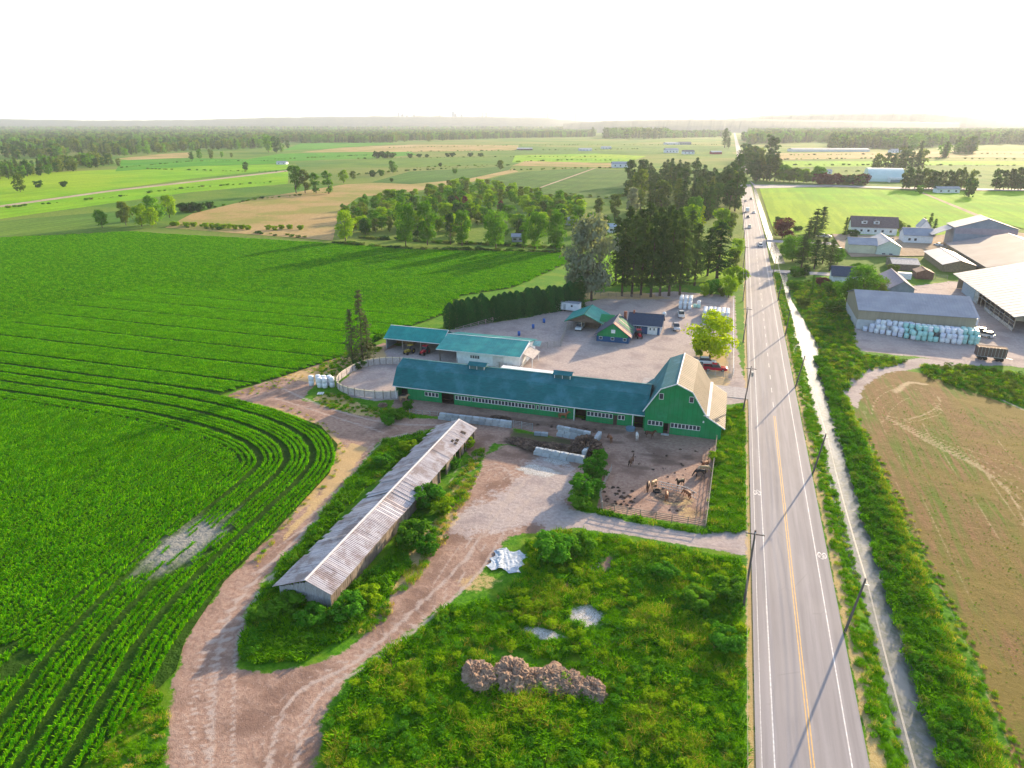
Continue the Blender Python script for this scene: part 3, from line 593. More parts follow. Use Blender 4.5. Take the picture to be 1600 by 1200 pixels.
# maize: rows follow the edge of the field on the headland, straight rows inside
def maize():
    P, A = [], []
    sdp = lambda x, y: poly_sd(x, y, MAIZE)
    base = [(-420, 116.5), (-170, 116.5), (-125, 116.6), (-105, 115.5), (-88.5, 112.5), (-76, 108), (-67, 101), (-62.3, 92), (-60.4, 75), (-59.2, 60.4), (-57, 50), (-53, 40), (-46, 24)]
    base = [b for b in cat(base, 6)]; b = np.array(base); tng = np.gradient(b, axis=0); tng /= np.linalg.norm(tng, axis=1, keepdims=True); nrm = np.stack([tng[:, 1], -tng[:, 0]], 1)
    def along(line, step):
        l = np.array(line); s = np.r_[0, np.cumsum(np.linalg.norm(np.diff(l, axis=0), axis=1))]; t = np.arange(RNG.uniform(0, step), s[-1], step)
        x, y = np.interp(t, s, l[:, 0]), np.interp(t, s, l[:, 1]); x2, y2 = np.interp(t+.5, s, l[:, 0]), np.interp(t+.5, s, l[:, 1]); return x, y, np.arctan2(y2-y, x2-x)
    HD = 17.0
    for k in range(19):                                   # headland
        d = .5+k*.92
        if k in (4, 9, 14, 18): continue
        x, y, a = along(b+nrm*d, 1.9); P.append(np.stack([x, y], 1)); A.append(a)
    for k in range(90):                                   # inside the lobe: parallel to the lane
        x0 = -60-HD-k*.92
        yy = np.arange(28, 116, 1.9)+RNG.uniform(0, 1.9); xx = x0+np.interp(yy, [28, 50, 75, 116], [9, 3.5, .3, 0]); d = line_d(xx, yy, b)
        m = (d > HD-.3) & (yy < 116); P.append(np.stack([xx[m], yy[m]], 1)); A.append(np.full(m.sum(), math.pi/2))
    for k in range(88):                                   # upper field: rows across
        y0 = 118+k*.92
        if k % 12 == 7: continue
        xx = np.arange(-210, -80, 1.95)+RNG.uniform(0, 1.9); m = sdp(xx, np.full(xx.shape, y0)) > .5; P.append(np.stack([xx[m], np.full(m.sum(), y0)], 1)); A.append(np.zeros(m.sum()))
    P = np.concatenate(P); A = np.concatenate(A)
    sp = G(290, 850); d = np.hypot((P[:, 0]-sp[0])/4.2, (P[:, 1]-sp[1])/8.5)+.12*np.sin(P[:, 0]*2.1); sp2 = G(20, 1030); d2 = np.hypot((P[:, 0]-sp2[0])/3, (P[:, 1]-sp2[1])/2.5)
    keep = (np.random.default_rng(3).random(len(P)) < np.clip(np.minimum(d, d2)*1.0-.30, .3, 1)) & (sdp(P[:, 0], P[:, 1]) > -.3)
    u, v_ = P[:, 0]*CY+P[:, 1]*SY, -P[:, 0]*SY+P[:, 1]*CY; keep &= (u > -.80*v_-12)
    P, A = P[keep], A[keep]; d = d[keep]
    n = len(P); hsc = np.clip(.95+.2*smooth_noise(P[:, 0], P[:, 1], 14, 5)+RNG.normal(size=n)*.06, .6, 1.3)*np.clip(d*.8, .35, 1)
    scatter('maize_plants', 'rows of leafy green maize plants on the big field at left', np.c_[P+RNG.normal(size=P.shape)*.05, np.full(n, .08)], A+RNG.integers(0, 2, n)*math.pi+RNG.normal(size=n)*.04, np.c_[np.full(n, 1.), np.full(n, 1.), hsc], RNG.integers(0, 4, n), MZ)
    pass
    P = []                                                # farther off: one clump stands for a wider piece of row
    for k in range(170):
        y0 = 198.9+k*1.25
        xx = np.arange(-420, -60, 2.8)+RNG.uniform(0, 2.8); m = sdp(xx, np.full(xx.shape, y0)) > .8; P.append(np.stack([xx[m], np.full(m.sum(), y0)], 1))
    xx, yy = np.meshgrid(np.arange(-330, -206, 2.8), np.arange(118, 198, 1.5)); P.append(np.stack([xx.ravel(), yy.ravel()], 1))
    P = np.concatenate(P); u, v_ = P[:, 0]*CY+P[:, 1]*SY, -P[:, 0]*SY+P[:, 1]*CY; P = P[(u > -.80*v_-12)]; n = len(P)
    scatter('far_maize_plants', 'distant rows of green maize running up to the tree line', np.c_[P+RNG.normal(size=P.shape)*.2, np.full(n, .08)], RNG.integers(0, 2, n)*math.pi+RNG.normal(size=n)*.05, np.c_[np.ones(n), np.ones(n), 1+RNG.normal(size=n)*.1], RNG.integers(0, 3, n), MZF)
maize()

# grass and weeds
def cover(name, label, polys, dens, mix, smin, smax, seed, px=True, avoid=(), protos=None, hmul=None):
    r = np.random.default_rng(seed); P = []
    for poly in polys:
        g = GP(poly) if px else poly; a = np.array(g); area = .5*abs(np.dot(a[:, 0], np.roll(a[:, 1], 1))-np.dot(a[:, 1], np.roll(a[:, 0], 1)))
        P.append(rand_in(g, int(area*dens), r))
    P = np.concatenate(P)
    for a in avoid:
        x, y, _ = G(a[0], a[1]); d = np.sqrt(((P[:, 0]-x)/a[2])**2+((P[:, 1]-y)/a[3])**2); P = P[d > r.uniform(.55, 1.15, len(P))]
    n = len(P); nz = smooth_noise(P[:, 0], P[:, 1], 7, seed); s = r.uniform(smin, smax, n)*(1+.3*nz); s = np.clip(s, smin*.5, smax*1.5)
    keys = np.array([k for k, _ in mix]); pr = np.array([p for _, p in mix], float); pr /= pr.sum(); pick = keys[np.clip(((nz+1.1)/2.2+r.normal(size=n)*.22), 0, .999).__mul__(len(keys)).astype(int) if mix_by_noise else r.choice(len(keys), n, p=pr)]
    zz = np.where((P[:, 0] > 4) & (P[:, 0] < 19), -.06, -.03)
    if name == 'bank_grass': zz = zz-.6*np.clip(1-np.abs(P[:, 0]-22.6)/2.6, 0, 1)
    scatter(name, label, np.c_[P, zz], r.uniform(0, 6.28, n), s, pick, protos or (TU+BU))
mix_by_noise = False
FORE = [(500, 1340), (512, 1130), (545, 1075), (590, 1035), (640, 1000), (700, 950), (790, 930), (820, 900), (825, 850), (880, 828), (950, 840), (1060, 858), (1150, 876), (1162, 880), (1160, 1340)]
AV = [(917, 962, 3., 2.8), (850, 990, 3.5, 1.2), (948, 878, 1, 2.8), (830, 1035, 9, 1.6)]
mix_by_noise = True
cover('lush_weeds', 'tall lush green grass and weeds beside the road below the paddock', [FORE], 3.0, [(7, 1), (0, 1), (2, 1), (3, 1), (0, 1), (1, 1), (3, 1), (0, 1), (2, 1), (12, 1), (4, 1), (6, 1), (5, 1), (4, 1)], .6, 1.3, 11, avoid=AV)
mix_by_noise = False
cover('weed_clumps', 'leafy brambles and weed clumps among the grass by the road', [[(1010, 860), (1158, 885), (1158, 1250), (800, 1250), (960, 960)], [(690, 960), (800, 940), (960, 960), (860, 1060), (620, 1060)], [(820, 850), (890, 835), (930, 870), (900, 930), (830, 925)]], .30, [(7, 2), (8, 2), (9, 2), (12, 3), (13, 3)], .5, 1.25, 12, avoid=AV)
cover('lush_grass', 'bright grass strip between the paddock fence and the road', [[(1122, 690), (1137, 640), (1163, 632), (1164, 822), (1105, 826)], [(885, 790), (935, 798), (1010, 815), (1100, 828), (1165, 822), (1160, 830), (1090, 833), (1000, 815), (925, 800)]], 4., [(0, 3), (1, 3), (2, 1), (4, .7)], .55, 1.15, 13)
cover('barn_weeds', 'rank green weeds growing round the old long barn', [[(378, 1035), (400, 930), (432, 905), (520, 945), (600, 880), (660, 800), (640, 880), (560, 985), (470, 1030)], [(470, 850), (560, 735), (600, 690), (680, 672), (650, 700), (560, 770), (490, 850), (440, 905), (420, 905)]], 3.2, [(0, 2), (2, 2), (3, 2), (7, .6), (9, .5), (4, .4)], .6, 1.3, 14)
cover('barn_weeds', 'yellowing weeds along the right side of the old barn', [[(660, 860), (700, 770), (742, 700), (762, 700), (735, 770), (690, 850)], [(560, 990), (640, 890), (680, 850), (700, 840), (640, 920), (590, 980)]], 2.2, [(0, 1), (4, 1), (6, 2), (7, .5)], .5, 1.1, 15)
cover('bank_grass', 'green grass on the bank between the road and the ditch', [[(18.9, 30), (21.6, 30), (21.3, 300), (18.9, 300)]], 3.6, [(0, 4), (1, 4), (2, .8), (4, 1.4), (6, .8)], .35, .8, 16, px=False)
cover('ditch_weeds', 'dense weeds on the far bank of the ditch beside the mown field', [[(24.4, 30), (29.6, 30), (28.2, 158), (27, 185), (24.6, 185)]], 2.6, [(2, 2), (3, 2), (7, 1), (9, .7), (11, .4), (0, 1)], .6, 1.3, 17, px=False)
cover('seed_grass', 'seed grass along the edge of the mown field, coloured golden as if sunlit', [[(28.2, 30), (30.2, 30), (30.0, 100), (28.6, 157), (27.4, 157)]], 2.6, [(4, 3), (5, 3), (6, 1), (0, 1)], .7, 1.25, 18, px=False)  # golden sunlit edge is put into the yellow blade colour
cover('farm_verge_weeds', 'rough weeds between the ditch and the tan shed', [[(1228, 440), (1310, 440), (1330, 500), (1340, 552), (1420, 566), (1350, 582), (1320, 612), (1298, 610), (1285, 560), (1270, 520)]], 1.5, [(0, 4), (2, 2), (4, 2), (6, 1), (7, 1), (11, 1.5), (12, 1)], .6, 1.35, 19)
cover('farm_verge_weeds', 'long strip of pale brambles between the farm road and the mown field', [[(1440, 572), (1520, 572), (1620, 590), (1640, 650), (1520, 612), (1450, 590)]], 1.5, [(0, 2), (7, 1.5), (11, 2.5), (4, 1.6), (12, 1)], .7, 1.4, 20)
cover('pen_weeds', 'unkempt grass and weeds round the oval riding pen', [[(500, 615), (530, 610), (560, 632), (620, 640), (640, 632), (650, 655), (590, 652), (500, 635)], [(500, 560), (560, 540), (600, 545), (570, 562), (520, 590), (500, 585)]], 1.6, [(0, 1), (2, 2), (3, 1), (6, 2), (4, 1)], .4, .9, 21)
cover('lane_grass', 'thin tufts of grass along the farm lane', [[(350, 622), (440, 590), (530, 560), (600, 540), (560, 560), (480, 585), (430, 612)], [(420, 625), (500, 655), (545, 690), (520, 750), (440, 830), (400, 890), (395, 880), (500, 750), (520, 700), (490, 665)]], .9, [(6, 3), (0, 1), (4, 1)], .3, .7, 22)
cover('verge_grass', 'rough grass between the maize and the mouth of the farm lane', [[(232, 1060), (262, 1120), (250, 1400), (60, 1400), (150, 1180)]], 2.6, [(0, 2), (2, 1), (6, 1), (4, 1)], .5, 1.0, 25)
cover('field_edge_grass', 'low green grass on the left margin of the mown field', [[(29.6, 30), (33, 30), (32, 100), (29.6, 150)]], 2.2, [(0, 2), (4, 1), (6, 1)], .25, .6, 24, px=False)
cover('field_stubble', 'short green regrowth in lines over the mown brown field', [[(31, 30), (95, 30), (95, 150), (34, 160)]], 1.5, [(0, 1), (6, 1.6)], .07, .19, 23, px=False)

# ================================================================== BUILDINGS
TEAL_D = mat('teal_shingle', (.010, .15, .165), (.007, .11, .125), 2.6, .8, bump=.4, bscale=14, c3=(.035, .18, .22), s3=.35, stretch=(.35, 2.2, 2.2))
TEAL_M = mat('teal_metal_roof', (.015, .30, .27), (.012, .25, .23), .8, .45, bump=0, c3=(.03, .36, .31), s3=.3)
GREENW = mat('green_board_wall', (.004, .24, .075), (.003, .20, .06), .7, .8, bump=.2, c3=(.02, .23, .09), s3=.3)
boards(GREENW)
WTRIM = mat('white_trim', (.78, .78, .80), (.65, .65, .68), 2, .6)
WHITEW = mat('white_wall', (.74, .76, .80), (.62, .64, .68), .8, .8)
DARK = mat('painted_interior_shade', (.035, .025, .022), (.02, .015, .014), 1, .95)  # near-black colour stands in for shade inside buildings and roof holes
GLASS = mat('window_glass', (.03, .04, .05), (.05, .06, .08), 3, .12, spec=.6)
WOOD = mat('weathered_timber', (.22, .18, .15), (.13, .10, .085), 2, .9, bump=.5, stretch=(4, 4, .4), c3=(.33, .27, .22), s3=.5)
WOODL = mat('pale_timber', (.45, .38, .30), (.32, .27, .21), 2, .9, bump=.3)
BLUEW = mat('blue_board_wall', (.02, .09, .22), (.016, .07, .18), .8, .8, bump=.2)
NAVYR = mat('dark_blue_shingle', (.05, .075, .12), (.035, .05, .09), 3, .85, bump=.3)
GREYR = mat('grey_metal_roof', (.25, .28, .35), (.20, .23, .29), .5, .6, c3=(.29, .32, .38), s3=.25)
WHITER = mat('white_metal_roof', (.30, .325, .37), (.25, .27, .31), .5, .7, c3=(.33, .355, .40), s3=.12)
TANW = mat('tan_metal_wall', (.33, .29, .22), (.28, .25, .19), .6, .7, stretch=(3, 3, .2))
CREAMW = mat('cream_wall', (.62, .60, .44), (.52, .50, .38), .5, .8)
BROWNR = mat('brown_shingle', (.20, .15, .14), (.14, .10, .10), 2, .9)
METAL = mat('galvanised_metal', (.45, .47, .50), (.30, .31, .33), 3, .4, .5)
BLACK = mat('black_rubber', (.02, .02, .022), None, 3, .8)
CONC = mat('concrete_block', (.52, .53, .54), (.36, .36, .36), 1.3, .9, bump=.4, c3=(.26, .27, .22), s3=.9)
# whitish mossy galvanised sheets for the old barn
m_, t_, b_ = newmat('old_roof_sheet'); ro = t_.new('ObjectInfo').outputs['Random']
n = t_.noise(t_.pos((.4, 3, 1)), 1.2, 5, .7); n2 = t_.noise(t_.pos(), .35, 5, .7)
c = t_.mix(t_.ramp(n, .4, .7), (.52, .50, .54), (.33, .29, .32)); c = t_.mix(t_.math('MULTIPLY', t_.ramp(n2, .46, .62), .8), c, (.22, .155, .14)); c = t_.mix(t_.math('MULTIPLY', ro, .4), c, (.30, .25, .26))
t_.link(c, b_.inputs['Base Color']); b_.inputs['Roughness'].default_value = .55; b_.inputs['Metallic'].default_value = .15; OLDR = m_

def wall_open(f, x0, x1, y, th, z0, z1, ops):
    """an upright wall along x with real openings (xa, xb, za, zb)"""
    xs = sorted({x0, x1, *[max(x0, min(x1, o[0])) for o in ops], *[max(x0, min(x1, o[1])) for o in ops]})
    for a, b in zip(xs, xs[1:]):
        mid = (a+b)/2; cuts = sorted([(o[2], o[3]) for o in ops if o[0] < mid < o[1]]); z = z0
        for c0, c1 in cuts:
            if c0 > z+.01: f.box(a, b, y, y+th, z, c0)
            z = c1
        if z < z1-.01: f.box(a, b, y, y+th, z, z1)
_win = {}
def window(w, h, parent, loc, rz=0, name='window', fm=None, gm=None, bars=0):
    k = (round(w, 1), round(h, 1), fm.name if fm else '', bars)
    if k not in _win:
        fm = fm or WTRIM; f = MB(); t = .07
        f.box(-w/2, w/2, -.06, .05, 0, t); f.box(-w/2, w/2, -.06, .05, h-t, h); f.box(-w/2, -w/2+t, -.06, .05, t, h-t); f.box(w/2-t, w/2, -.06, .05, t, h-t)
        for i in range(bars): x = -w/2+w*(i+1)/(bars+1); f.box(x-.025, x+.025, -.05, .04, t, h-t)
        f.mi = 1; f.box(-w/2+t, w/2-t, -.01, .02, t, h-t); _win[k] = f.mesh('window', [fm, gm or GLASS])
    return link(name, _win[k], parent, loc, rz)
def slope(name, parent, m, a, b, c, d, th=.12, ribs=0., rm=None):
    """a roof plane: a,b along the eave, c,d along the ridge (b->c side); ribs every so many metres"""
    a, b, c, d = map(Vector, (a, b, c, d)); n = (b-a).cross(d-a).normalized(); n = -n if n.z < 0 else n
    f = MB(); lo_ = n*-th; f.hull8([a+lo_, b+lo_, c+lo_, d+lo_, a, b, c, d])
    if ribs:
        L = (b-a).length; k = int(L/ribs)
        for i in range(1, k): t = i/k; f.bar(a.lerp(b, t)+n*.02, d.lerp(c, t)+n*.02, .05, .05)
    return f.obj(name, m, parent)
def gable(name, label, cat_, x0, x1, y0, y1, he, hr, axis, wm, rm, ov=.5, ribs=0., group=None, open_front=False, trim=None, base=None):
    """a plain gabled building; axis is the ridge direction. Returns the thing (local origin at x0,y0)."""
    o = thing(name, label, cat_, (x0, y0, 0), 0, group); w, d = x1-x0, y1-y0; f = MB()
    if axis == 'x':
        m = d/2
        if not open_front: f.box(0, w, 0, .15, 0, he)
        f.box(0, w, d-.15, d, 0, he); f.prism([(.152, 0), (d-.152, 0), (d-.152, he), (m, hr-.15), (.152, he)], 0, .15, 'x'); f.prism([(.152, 0), (d-.152, 0), (d-.152, he), (m, hr-.15), (.152, he)], w-.15, w, 'x')
        s = (hr-he)/m; e = he-ov*s
        R_ = [((-ov, -ov, e), (w+ov, -ov, e), (w+ov, m, hr), (-ov, m, hr)), ((-ov, d+ov, e), (w+ov, d+ov, e), (w+ov, m+.003, hr), (-ov, m+.003, hr))]
        rdg = ((-ov, m, hr+.05), (w+ov, m, hr+.05))
    else:
        m = w/2
        f.box(0, .15, 0, d, 0, he); f.box(w-.15, w, 0, d, 0, he)
        pr = [(.152, 0), (w-.152, 0), (w-.152, he), (m, hr-.15), (.152, he)]
        if not open_front: f.prism(pr, 0, .15, 'y')
        else: f.prism([(.152, he-.4), (w-.152, he-.4), (w-.152, he), (m, hr-.15), (.152, he)], 0, .15, 'y')
        f.prism(pr, d-.15, d, 'y')
        s = (hr-he)/m; e = he-ov*s
        R_ = [((-ov, -ov, e), (-ov, d+ov, e), (m, d+ov, hr), (m, -ov, hr)), ((w+ov, -ov, e), (w+ov, d+ov, e), (m+.003, d+ov, hr), (m+.003, -ov, hr))]
        rdg = ((m, -ov, hr+.05), (m, d+ov, hr+.05))
    f.obj('wall', wm, o)
    for q in R_: slope('roof_slope', o, rm, *q, ribs=ribs)
    MB().bar(*rdg, .35, .08).obj('ridge_cap', trim or rm, o)
    return o

# ---- long green stable
sx0, sx1, sy0, sy1 = -67., -12.4, 126.9, 137.1
st = thing('stable_building', 'long green stable with a teal two-pitch shingle roof, behind the block wall', 'stable', (sx0, sy0, 0))
X = lambda px, py=640: onY(px, py, sy0)[0]-sx0
ops = []
door = lambda a, b, h=2.35: ops.append((X(a), X(b), -.2, h))
door(622.5, 639); door(691, 710); door(899, 916); door(992, 1006)
strips = [(664.7, 686, 4), (711.5, 736, 5), (737.5, 836, 19), (838, 842, 1), (843.5, 887, 9), (917, 958, 7), (966, 977, 2)]
ops.append((X(959), X(965), -.2, 2.0))
for a, b, n in strips: ops.append((X(a), X(b), 1.15, 2.15))
f = MB(); wall_open(f, 0, sx1-sx0, 0, .16, -.3, 2.95, ops)
L_ = sx1-sx0; f.box(0, .15, .16, 10.2, -.3, 2.9); f.box(.15, L_, 10.05, 10.2, -.3, 2.9); f.prism([(.05, 2.9), (10.15, 2.9), (7.8, 6.3), (5.1, 7.3), (2.4, 6.3)], .05, .18, 'x'); f.obj('wall', GREENW, st)
MB().box(.2, L_-.1, 2.4, 2.5, -.2, 2.9).box(.2, L_-.1, .2, 9.9, -.25, -.06).obj('interior_shade_panel', DARK, st)  # dark sheets behind the openings; indoor shade is put into their colour
for a, b, n in strips:
    xa, xb = X(a), X(b); w = (xb-xa)/n
    for i in range(n): window(w-.02, 1.0, st, (xa+w*(i+.5), .08, 1.15))
for a, b in ((622.5, 639), (691, 710), (899, 916), (992, 1006)):
    xa, xb = X(a), X(b); MB().box(xa-.09, xa, -.05, .16, -.1, 2.4).obj('door_post', GREENW, st); MB().box(xb, xb+.09, -.05, .16, -.1, 2.4).obj('door_post', GREENW, st)
MB().box(X(959), X(965), .05, .1, -.1, 2.0).obj('door', mat('dark_brown_door', (.06, .04, .035)), st)
for p in (622, 898, 990): MB().box(X(p)-.07, X(p)+.07, -.55, -.41, -.1, 2.9).obj('post', WTRIM, st)
ev, br, rd, br2, ev2 = (-.65, 2.95), (1.9, 6.45), (5.1, 7.5), (8.3, 6.45), (10.85, 2.95)
L2 = L_+.6
for nm, a, b in (('lower_roof_slope', ev, br), ('upper_roof_slope', br, rd), ('upper_roof_slope', br2, rd), ('lower_roof_slope', ev2, br2)):
    slope(nm, st, TEAL_D, (-.5, a[0], a[1]), (L2, a[0], a[1]), (L2, b[0], b[1]), (-.5, b[0], b[1]), .1)
MB().box(-.55, L2, -.72, -.62, 2.78, 2.93).obj('gutter', WTRIM, st)
MB().bar((-.5, 5.1, 7.53), (L2, 5.1, 7.53), .4, .06).obj('ridge_cap', TEAL_D, st)
for px in (748, 881):
    xc = onY(px, 575, 132)[0]-sx0; c_ = link('roof_cupola', MB().box(-1.7, 1.7, -.95, .95, -.2, .75).mesh('cupola_wall', mat('cupola_louvre', (.05, .14, .14), (.04, .11, .12), 6, .8)), st, (xc, 4.9, 7.2))
    slope('cupola_roof', c_, TEAL_D, (-2.1, -1.3, .8), (2.1, -1.3, .8), (2.1, 0, 1.35), (-2.1, 0, 1.35), .08); slope('cupola_roof', c_, TEAL_D, (-2.1, 1.3, .8), (2.1, 1.3, .8), (2.1, .003, 1.35), (-2.1, .003, 1.35), .08)
    for x in (-1.66, 0, 1.66): MB().box(x-.05, x+.05, -1.0, -.952, -.2, .75).obj('cupola_trim', WTRIM, c_)

# ---- gambrel barn at the right end
BY = 125.6; bn = thing('gambrel_barn', 'tall green gambrel barn with lean-to beside the road, sun on its right roof', 'barn', (-12.2, BY, 0)); bx = lambda x: x+12.2
prof = [(-12.2, 4.9), (-9.5, 9.4), (-6.5, 10.75), (-3.5, 9.4), (-.5, 4.75), (3.1, 2.6)]
D_ = 18.8; XB = lambda px: onY(px, 660, BY)[0]+12.2
bops = [(XB(1012), XB(1036), 1.4, 2.4), (XB(1037), XB(1047), -.3, 2.2), (XB(1048), XB(1095), 1.4, 2.4)]
f = MB(); wall_open(f, 0, 14.6, 0, .16, -.3, 2.62, bops)
f.prism([(0.02, 2.623), (14.6, 2.623), (11.72, 4.62), (8.72, 9.15), (5.7, 10.5), (2.72, 9.15), (.1, 4.8)], 0.0, .16, 'y')
f.prism([(0.02, -.3), (14.6, -.3), (14.6, 2.5), (11.72, 4.62), (8.72, 9.15), (5.7, 10.5), (2.72, 9.15), (.1, 4.8)], D_-.16, D_, 'y')
f.box(0, .15, .17, D_-.17, -.3, 4.8); f.box(14.5, 14.65, .17, D_-.17, -.3, 2.4); f.obj('wall', GREENW, bn)
MB().box(.3, 14.4, 1.6, 1.7, -.2, 3).obj('interior_shade_panel', DARK, bn)  # dark sheet painting the barn's inner shade behind its windows
for xa, xb, n in ((bops[0][0], bops[0][1], 4), (bops[2][0], bops[2][1], 8)):
    for i in range(n): w = (xb-xa)/n; window(w-.02, 1.0, bn, (xa+w*(i+.5), .08, 1.4))
MB().box(bops[1][0]+.9, bops[1][1], -.08, -.02, -.1, 2.2).obj('sliding_door', mat('red_brown_door', (.16, .10, .10), (.12, .07, .07)), bn)
MB().box(bops[1][0]-.3, bops[1][1], -.9, -.2, -.1, .06).obj('door_step', CONC, bn)
for px, py in ((1033.5, 619), (1080.7, 624.5)):
    x_, z_ = onY(px, py, BY); window(.85, 1.25, bn, (bx(x_), -.03, z_-.65))
MB().box(2.3, 4.3, -.022, -.003, 2.7, 4.5).obj('wall_patch', mat('bright_green_panel', (.02, .26, .10)), bn)
MB().cyl((13.1-1.9, -.05, 4.0-.4), (13.1-1.9, -.25, 3.7-.4), .12, .16, 8).obj('wall_lamp', WTRIM, bn)
TANR = mat('sunlit_tan_metal_roof', (.19, .155, .115), (.16, .13, .095), .8, .75, 0, c3=(.23, .19, .145), s3=.2)  # the sun's reflection on the right slopes is put into this tan
P_ = [(bx(a), b) for a, b in prof]; P_[0] = (-.35, 4.35)
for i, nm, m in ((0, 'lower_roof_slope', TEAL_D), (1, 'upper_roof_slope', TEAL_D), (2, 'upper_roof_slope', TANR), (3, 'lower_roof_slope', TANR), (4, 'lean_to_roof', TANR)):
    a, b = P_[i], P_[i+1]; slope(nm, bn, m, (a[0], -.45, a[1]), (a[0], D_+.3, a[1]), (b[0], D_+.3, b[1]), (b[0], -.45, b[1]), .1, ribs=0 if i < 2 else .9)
f = MB()
for a, b in zip(P_, P_[1:]): f.bar((a[0], -.5, a[1]-.05), (b[0], -.5, b[1]-.05), .06, .2)
f.bar((P_[2][0], -.5, P_[2][1]+.06), (P_[2][0], D_+.3, P_[2][1]+.06), .25, .06); f.obj('white_trim', WTRIM, bn)
MB().box(P_[4][0]-.6, P_[4][0]+.5, -.3, D_+.2, 4.72, 4.84).obj('roof_flashing', WTRIM, bn)
# porch roof behind the stable ridge
slope('porch_roof', bn, TEAL_D, (-2.6, 11.5, 2.9), (-2.6, 17.5, 2.9), (.2, 17.5, 5.2), (.2, 11.5, 5.2), .1)

# ---- open machine shed and white-walled stable (teal metal roofs)
sh = thing('machine_shed', 'open-fronted machine shed with a bright teal metal roof behind the oval pen', 'shed', (-85.5, 158, 0))
f = MB(); f.box(0, .15, 0, 8, 0, 3.1); f.box(0, 16.4, 7.9, 8.05, 0, 3.1); f.prism([(.1, 3.1), (7.9, 3.1), (4.1, 5.2)], 0, .13, 'x'); f.obj('wall', mat('grey_metal_wall', (.28, .33, .38), (.22, .26, .30), 1, .6), sh)
slope('roof_slope', sh, TEAL_M, (-.4, -.5, 3.1), (16.6, -.5, 3.1), (16.6, 4.1, 5.45), (-.4, 4.1, 5.45), .1, .6); slope('roof_slope', sh, TEAL_M, (-.4, 8.6, 3.1), (16.6, 8.6, 3.1), (16.6, 4.103, 5.45), (-.4, 4.103, 5.45), .1, .6)
MB().box(-.42, 16.6, -.58, -.5, 2.9, 3.08).obj('gutter', WTRIM, sh)
MB().bar((16.65, -.5, 3.16), (16.65, 4.1, 5.5), .12, .12).bar((-.4, 4.1, 5.5), (16.6, 4.1, 5.5), .2, .06).obj('white_trim', WTRIM, sh)
for x in (4.9, 10.2, 15.6): MB().box(x-.09, x+.09, -.1, .1, 0, 3.0).obj('post', WOODL, sh)
MB().box(.3, 5.5, 5.5, 7.6, 0, 1.2).obj('hay_heap', mat('old_hay', (.32, .20, .11), (.20, .13, .07), 3, .95, bump=1), sh)
ww = thing('white_stable', 'low white-walled stable with a bright teal metal roof beyond the long green one', 'stable', (-67.8, 153, 0))
X2 = lambda px: onY(px, 572, 153)[0]+67.8
f = MB(); wall_open(f, X2(714), 21.6, 0, .15, -.2, 3.5, [(X2(734.5), X2(749.5), 1.5, 2.4)]); f.box(X2(714), X2(714)+.12, .15, 14, -.2, 3.5); f.box(0, 21.6, 13.9, 14.05, -.2, 3.2); f.prism([(.16, -.2), (13.8, -.2), (13.8, 3.3), (7.3, 4.8), (.16, 3.5)], 21.45, 21.6, 'x'); f.obj('wall', WHITEW, ww)
for i in range(4): w = (X2(749.5)-X2(734.5))/4; window(w-.15, .9, ww, (X2(734.5)+w*(i+.5), .06, 1.5), fm=WTRIM)
MB().box(X2(770), X2(787), -.06, -.01, 0, 2.7).obj('sliding_door', mat('pale_door', (.62, .60, .62), (.52, .50, .52)), ww)
MB().box(X2(790)-.05, X2(790)+.05, -.05, 0, 0, 3).obj('downpipe', WTRIM, ww)
for x in (.2, 0.2): MB().box(x, x+.16, -.3, -.14, 0, 3.3).obj('post', WOODL, ww)
slope('roof_slope', ww, TEAL_M, (-.5, -.9, 3.45), (22, -.9, 3.45), (22, 7.2, 5.15), (-.5, 7.2, 5.15), .1, .6); slope('roof_slope', ww, TEAL_M, (-.5, 14.9, 3.45), (22, 14.9, 3.45), (22, 7.203, 5.15), (-.5, 7.203, 5.15), .1, .6)
MB().box(-.5, 22, -.98, -.9, 3.25, 3.42).bar((22.05, -.9, 3.5), (22.05, 7.2, 5.2), .12, .12).bar((-.5, 7.2, 5.2), (22, 7.2, 5.2), .2, .06).obj('white_trim', WTRIM, ww)
slope('side_canopy', ww, mat('grey_canopy_roof', (.42, .38, .38)), (24.6, 1.5, 2.4), (24.6, 8, 2.4), (21.9, 8, 3.6), (21.9, 1.5, 3.6), .08)
for y in (1.8, 7.7): MB().box(24.2, 24.35, y-.07, y+.07, 0, 2.5).obj('canopy_post', WTRIM, ww)
slope('entrance_roof', ww, mat('pale_green_roof', (.35, .55, .50)), (22.1, 9.2, 3.4), (24.2, 9.2, 3.4), (24.2, 11, 4.2), (22.1, 11, 4.2), .08)

# ---- old long barn
ob = thing('old_barn', 'long weathered barn with a rusty whitish sheet roof, overgrown along both sides', 'barn', (-51., 60, 0))
n_ = 58; pw = 52/n_; r1 = random.Random(3)
def panel(m_, x0, z0, x1, z1, y):
    f = MB(); d = Vector((x1-x0, 0, z1-z0)); n = Vector((-(z1-z0), 0, x1-x0)).normalized(); n = -n if n.z < 0 else n
    f.hull8([(x0, 0, z0), (x0, pw-.015, z0), (x1, pw-.015, z1), (x1, 0, z1)]+[tuple(Vector(p)+n*.035) for p in ((x0, 0, z0), (x0, pw-.015, z0), (x1, pw-.015, z1), (x1, 0, z1))])
    for q in (.02, .3, .6):
        a = Vector((x0, q, z0))+n*.05; b = Vector((x1, q, z1))+n*.05; f.bar(a, b, .05, .05)
    return f.mesh('roof_panel', OLDR)
pr_ = panel(0, 5.2, 3.85, 8.75, 2.45, 0); pl_ = panel(0, 5.2, 3.85, .1, 1.75, 0); pl2 = panel(0, 5.2, 3.85, .7, 2.0, 0)
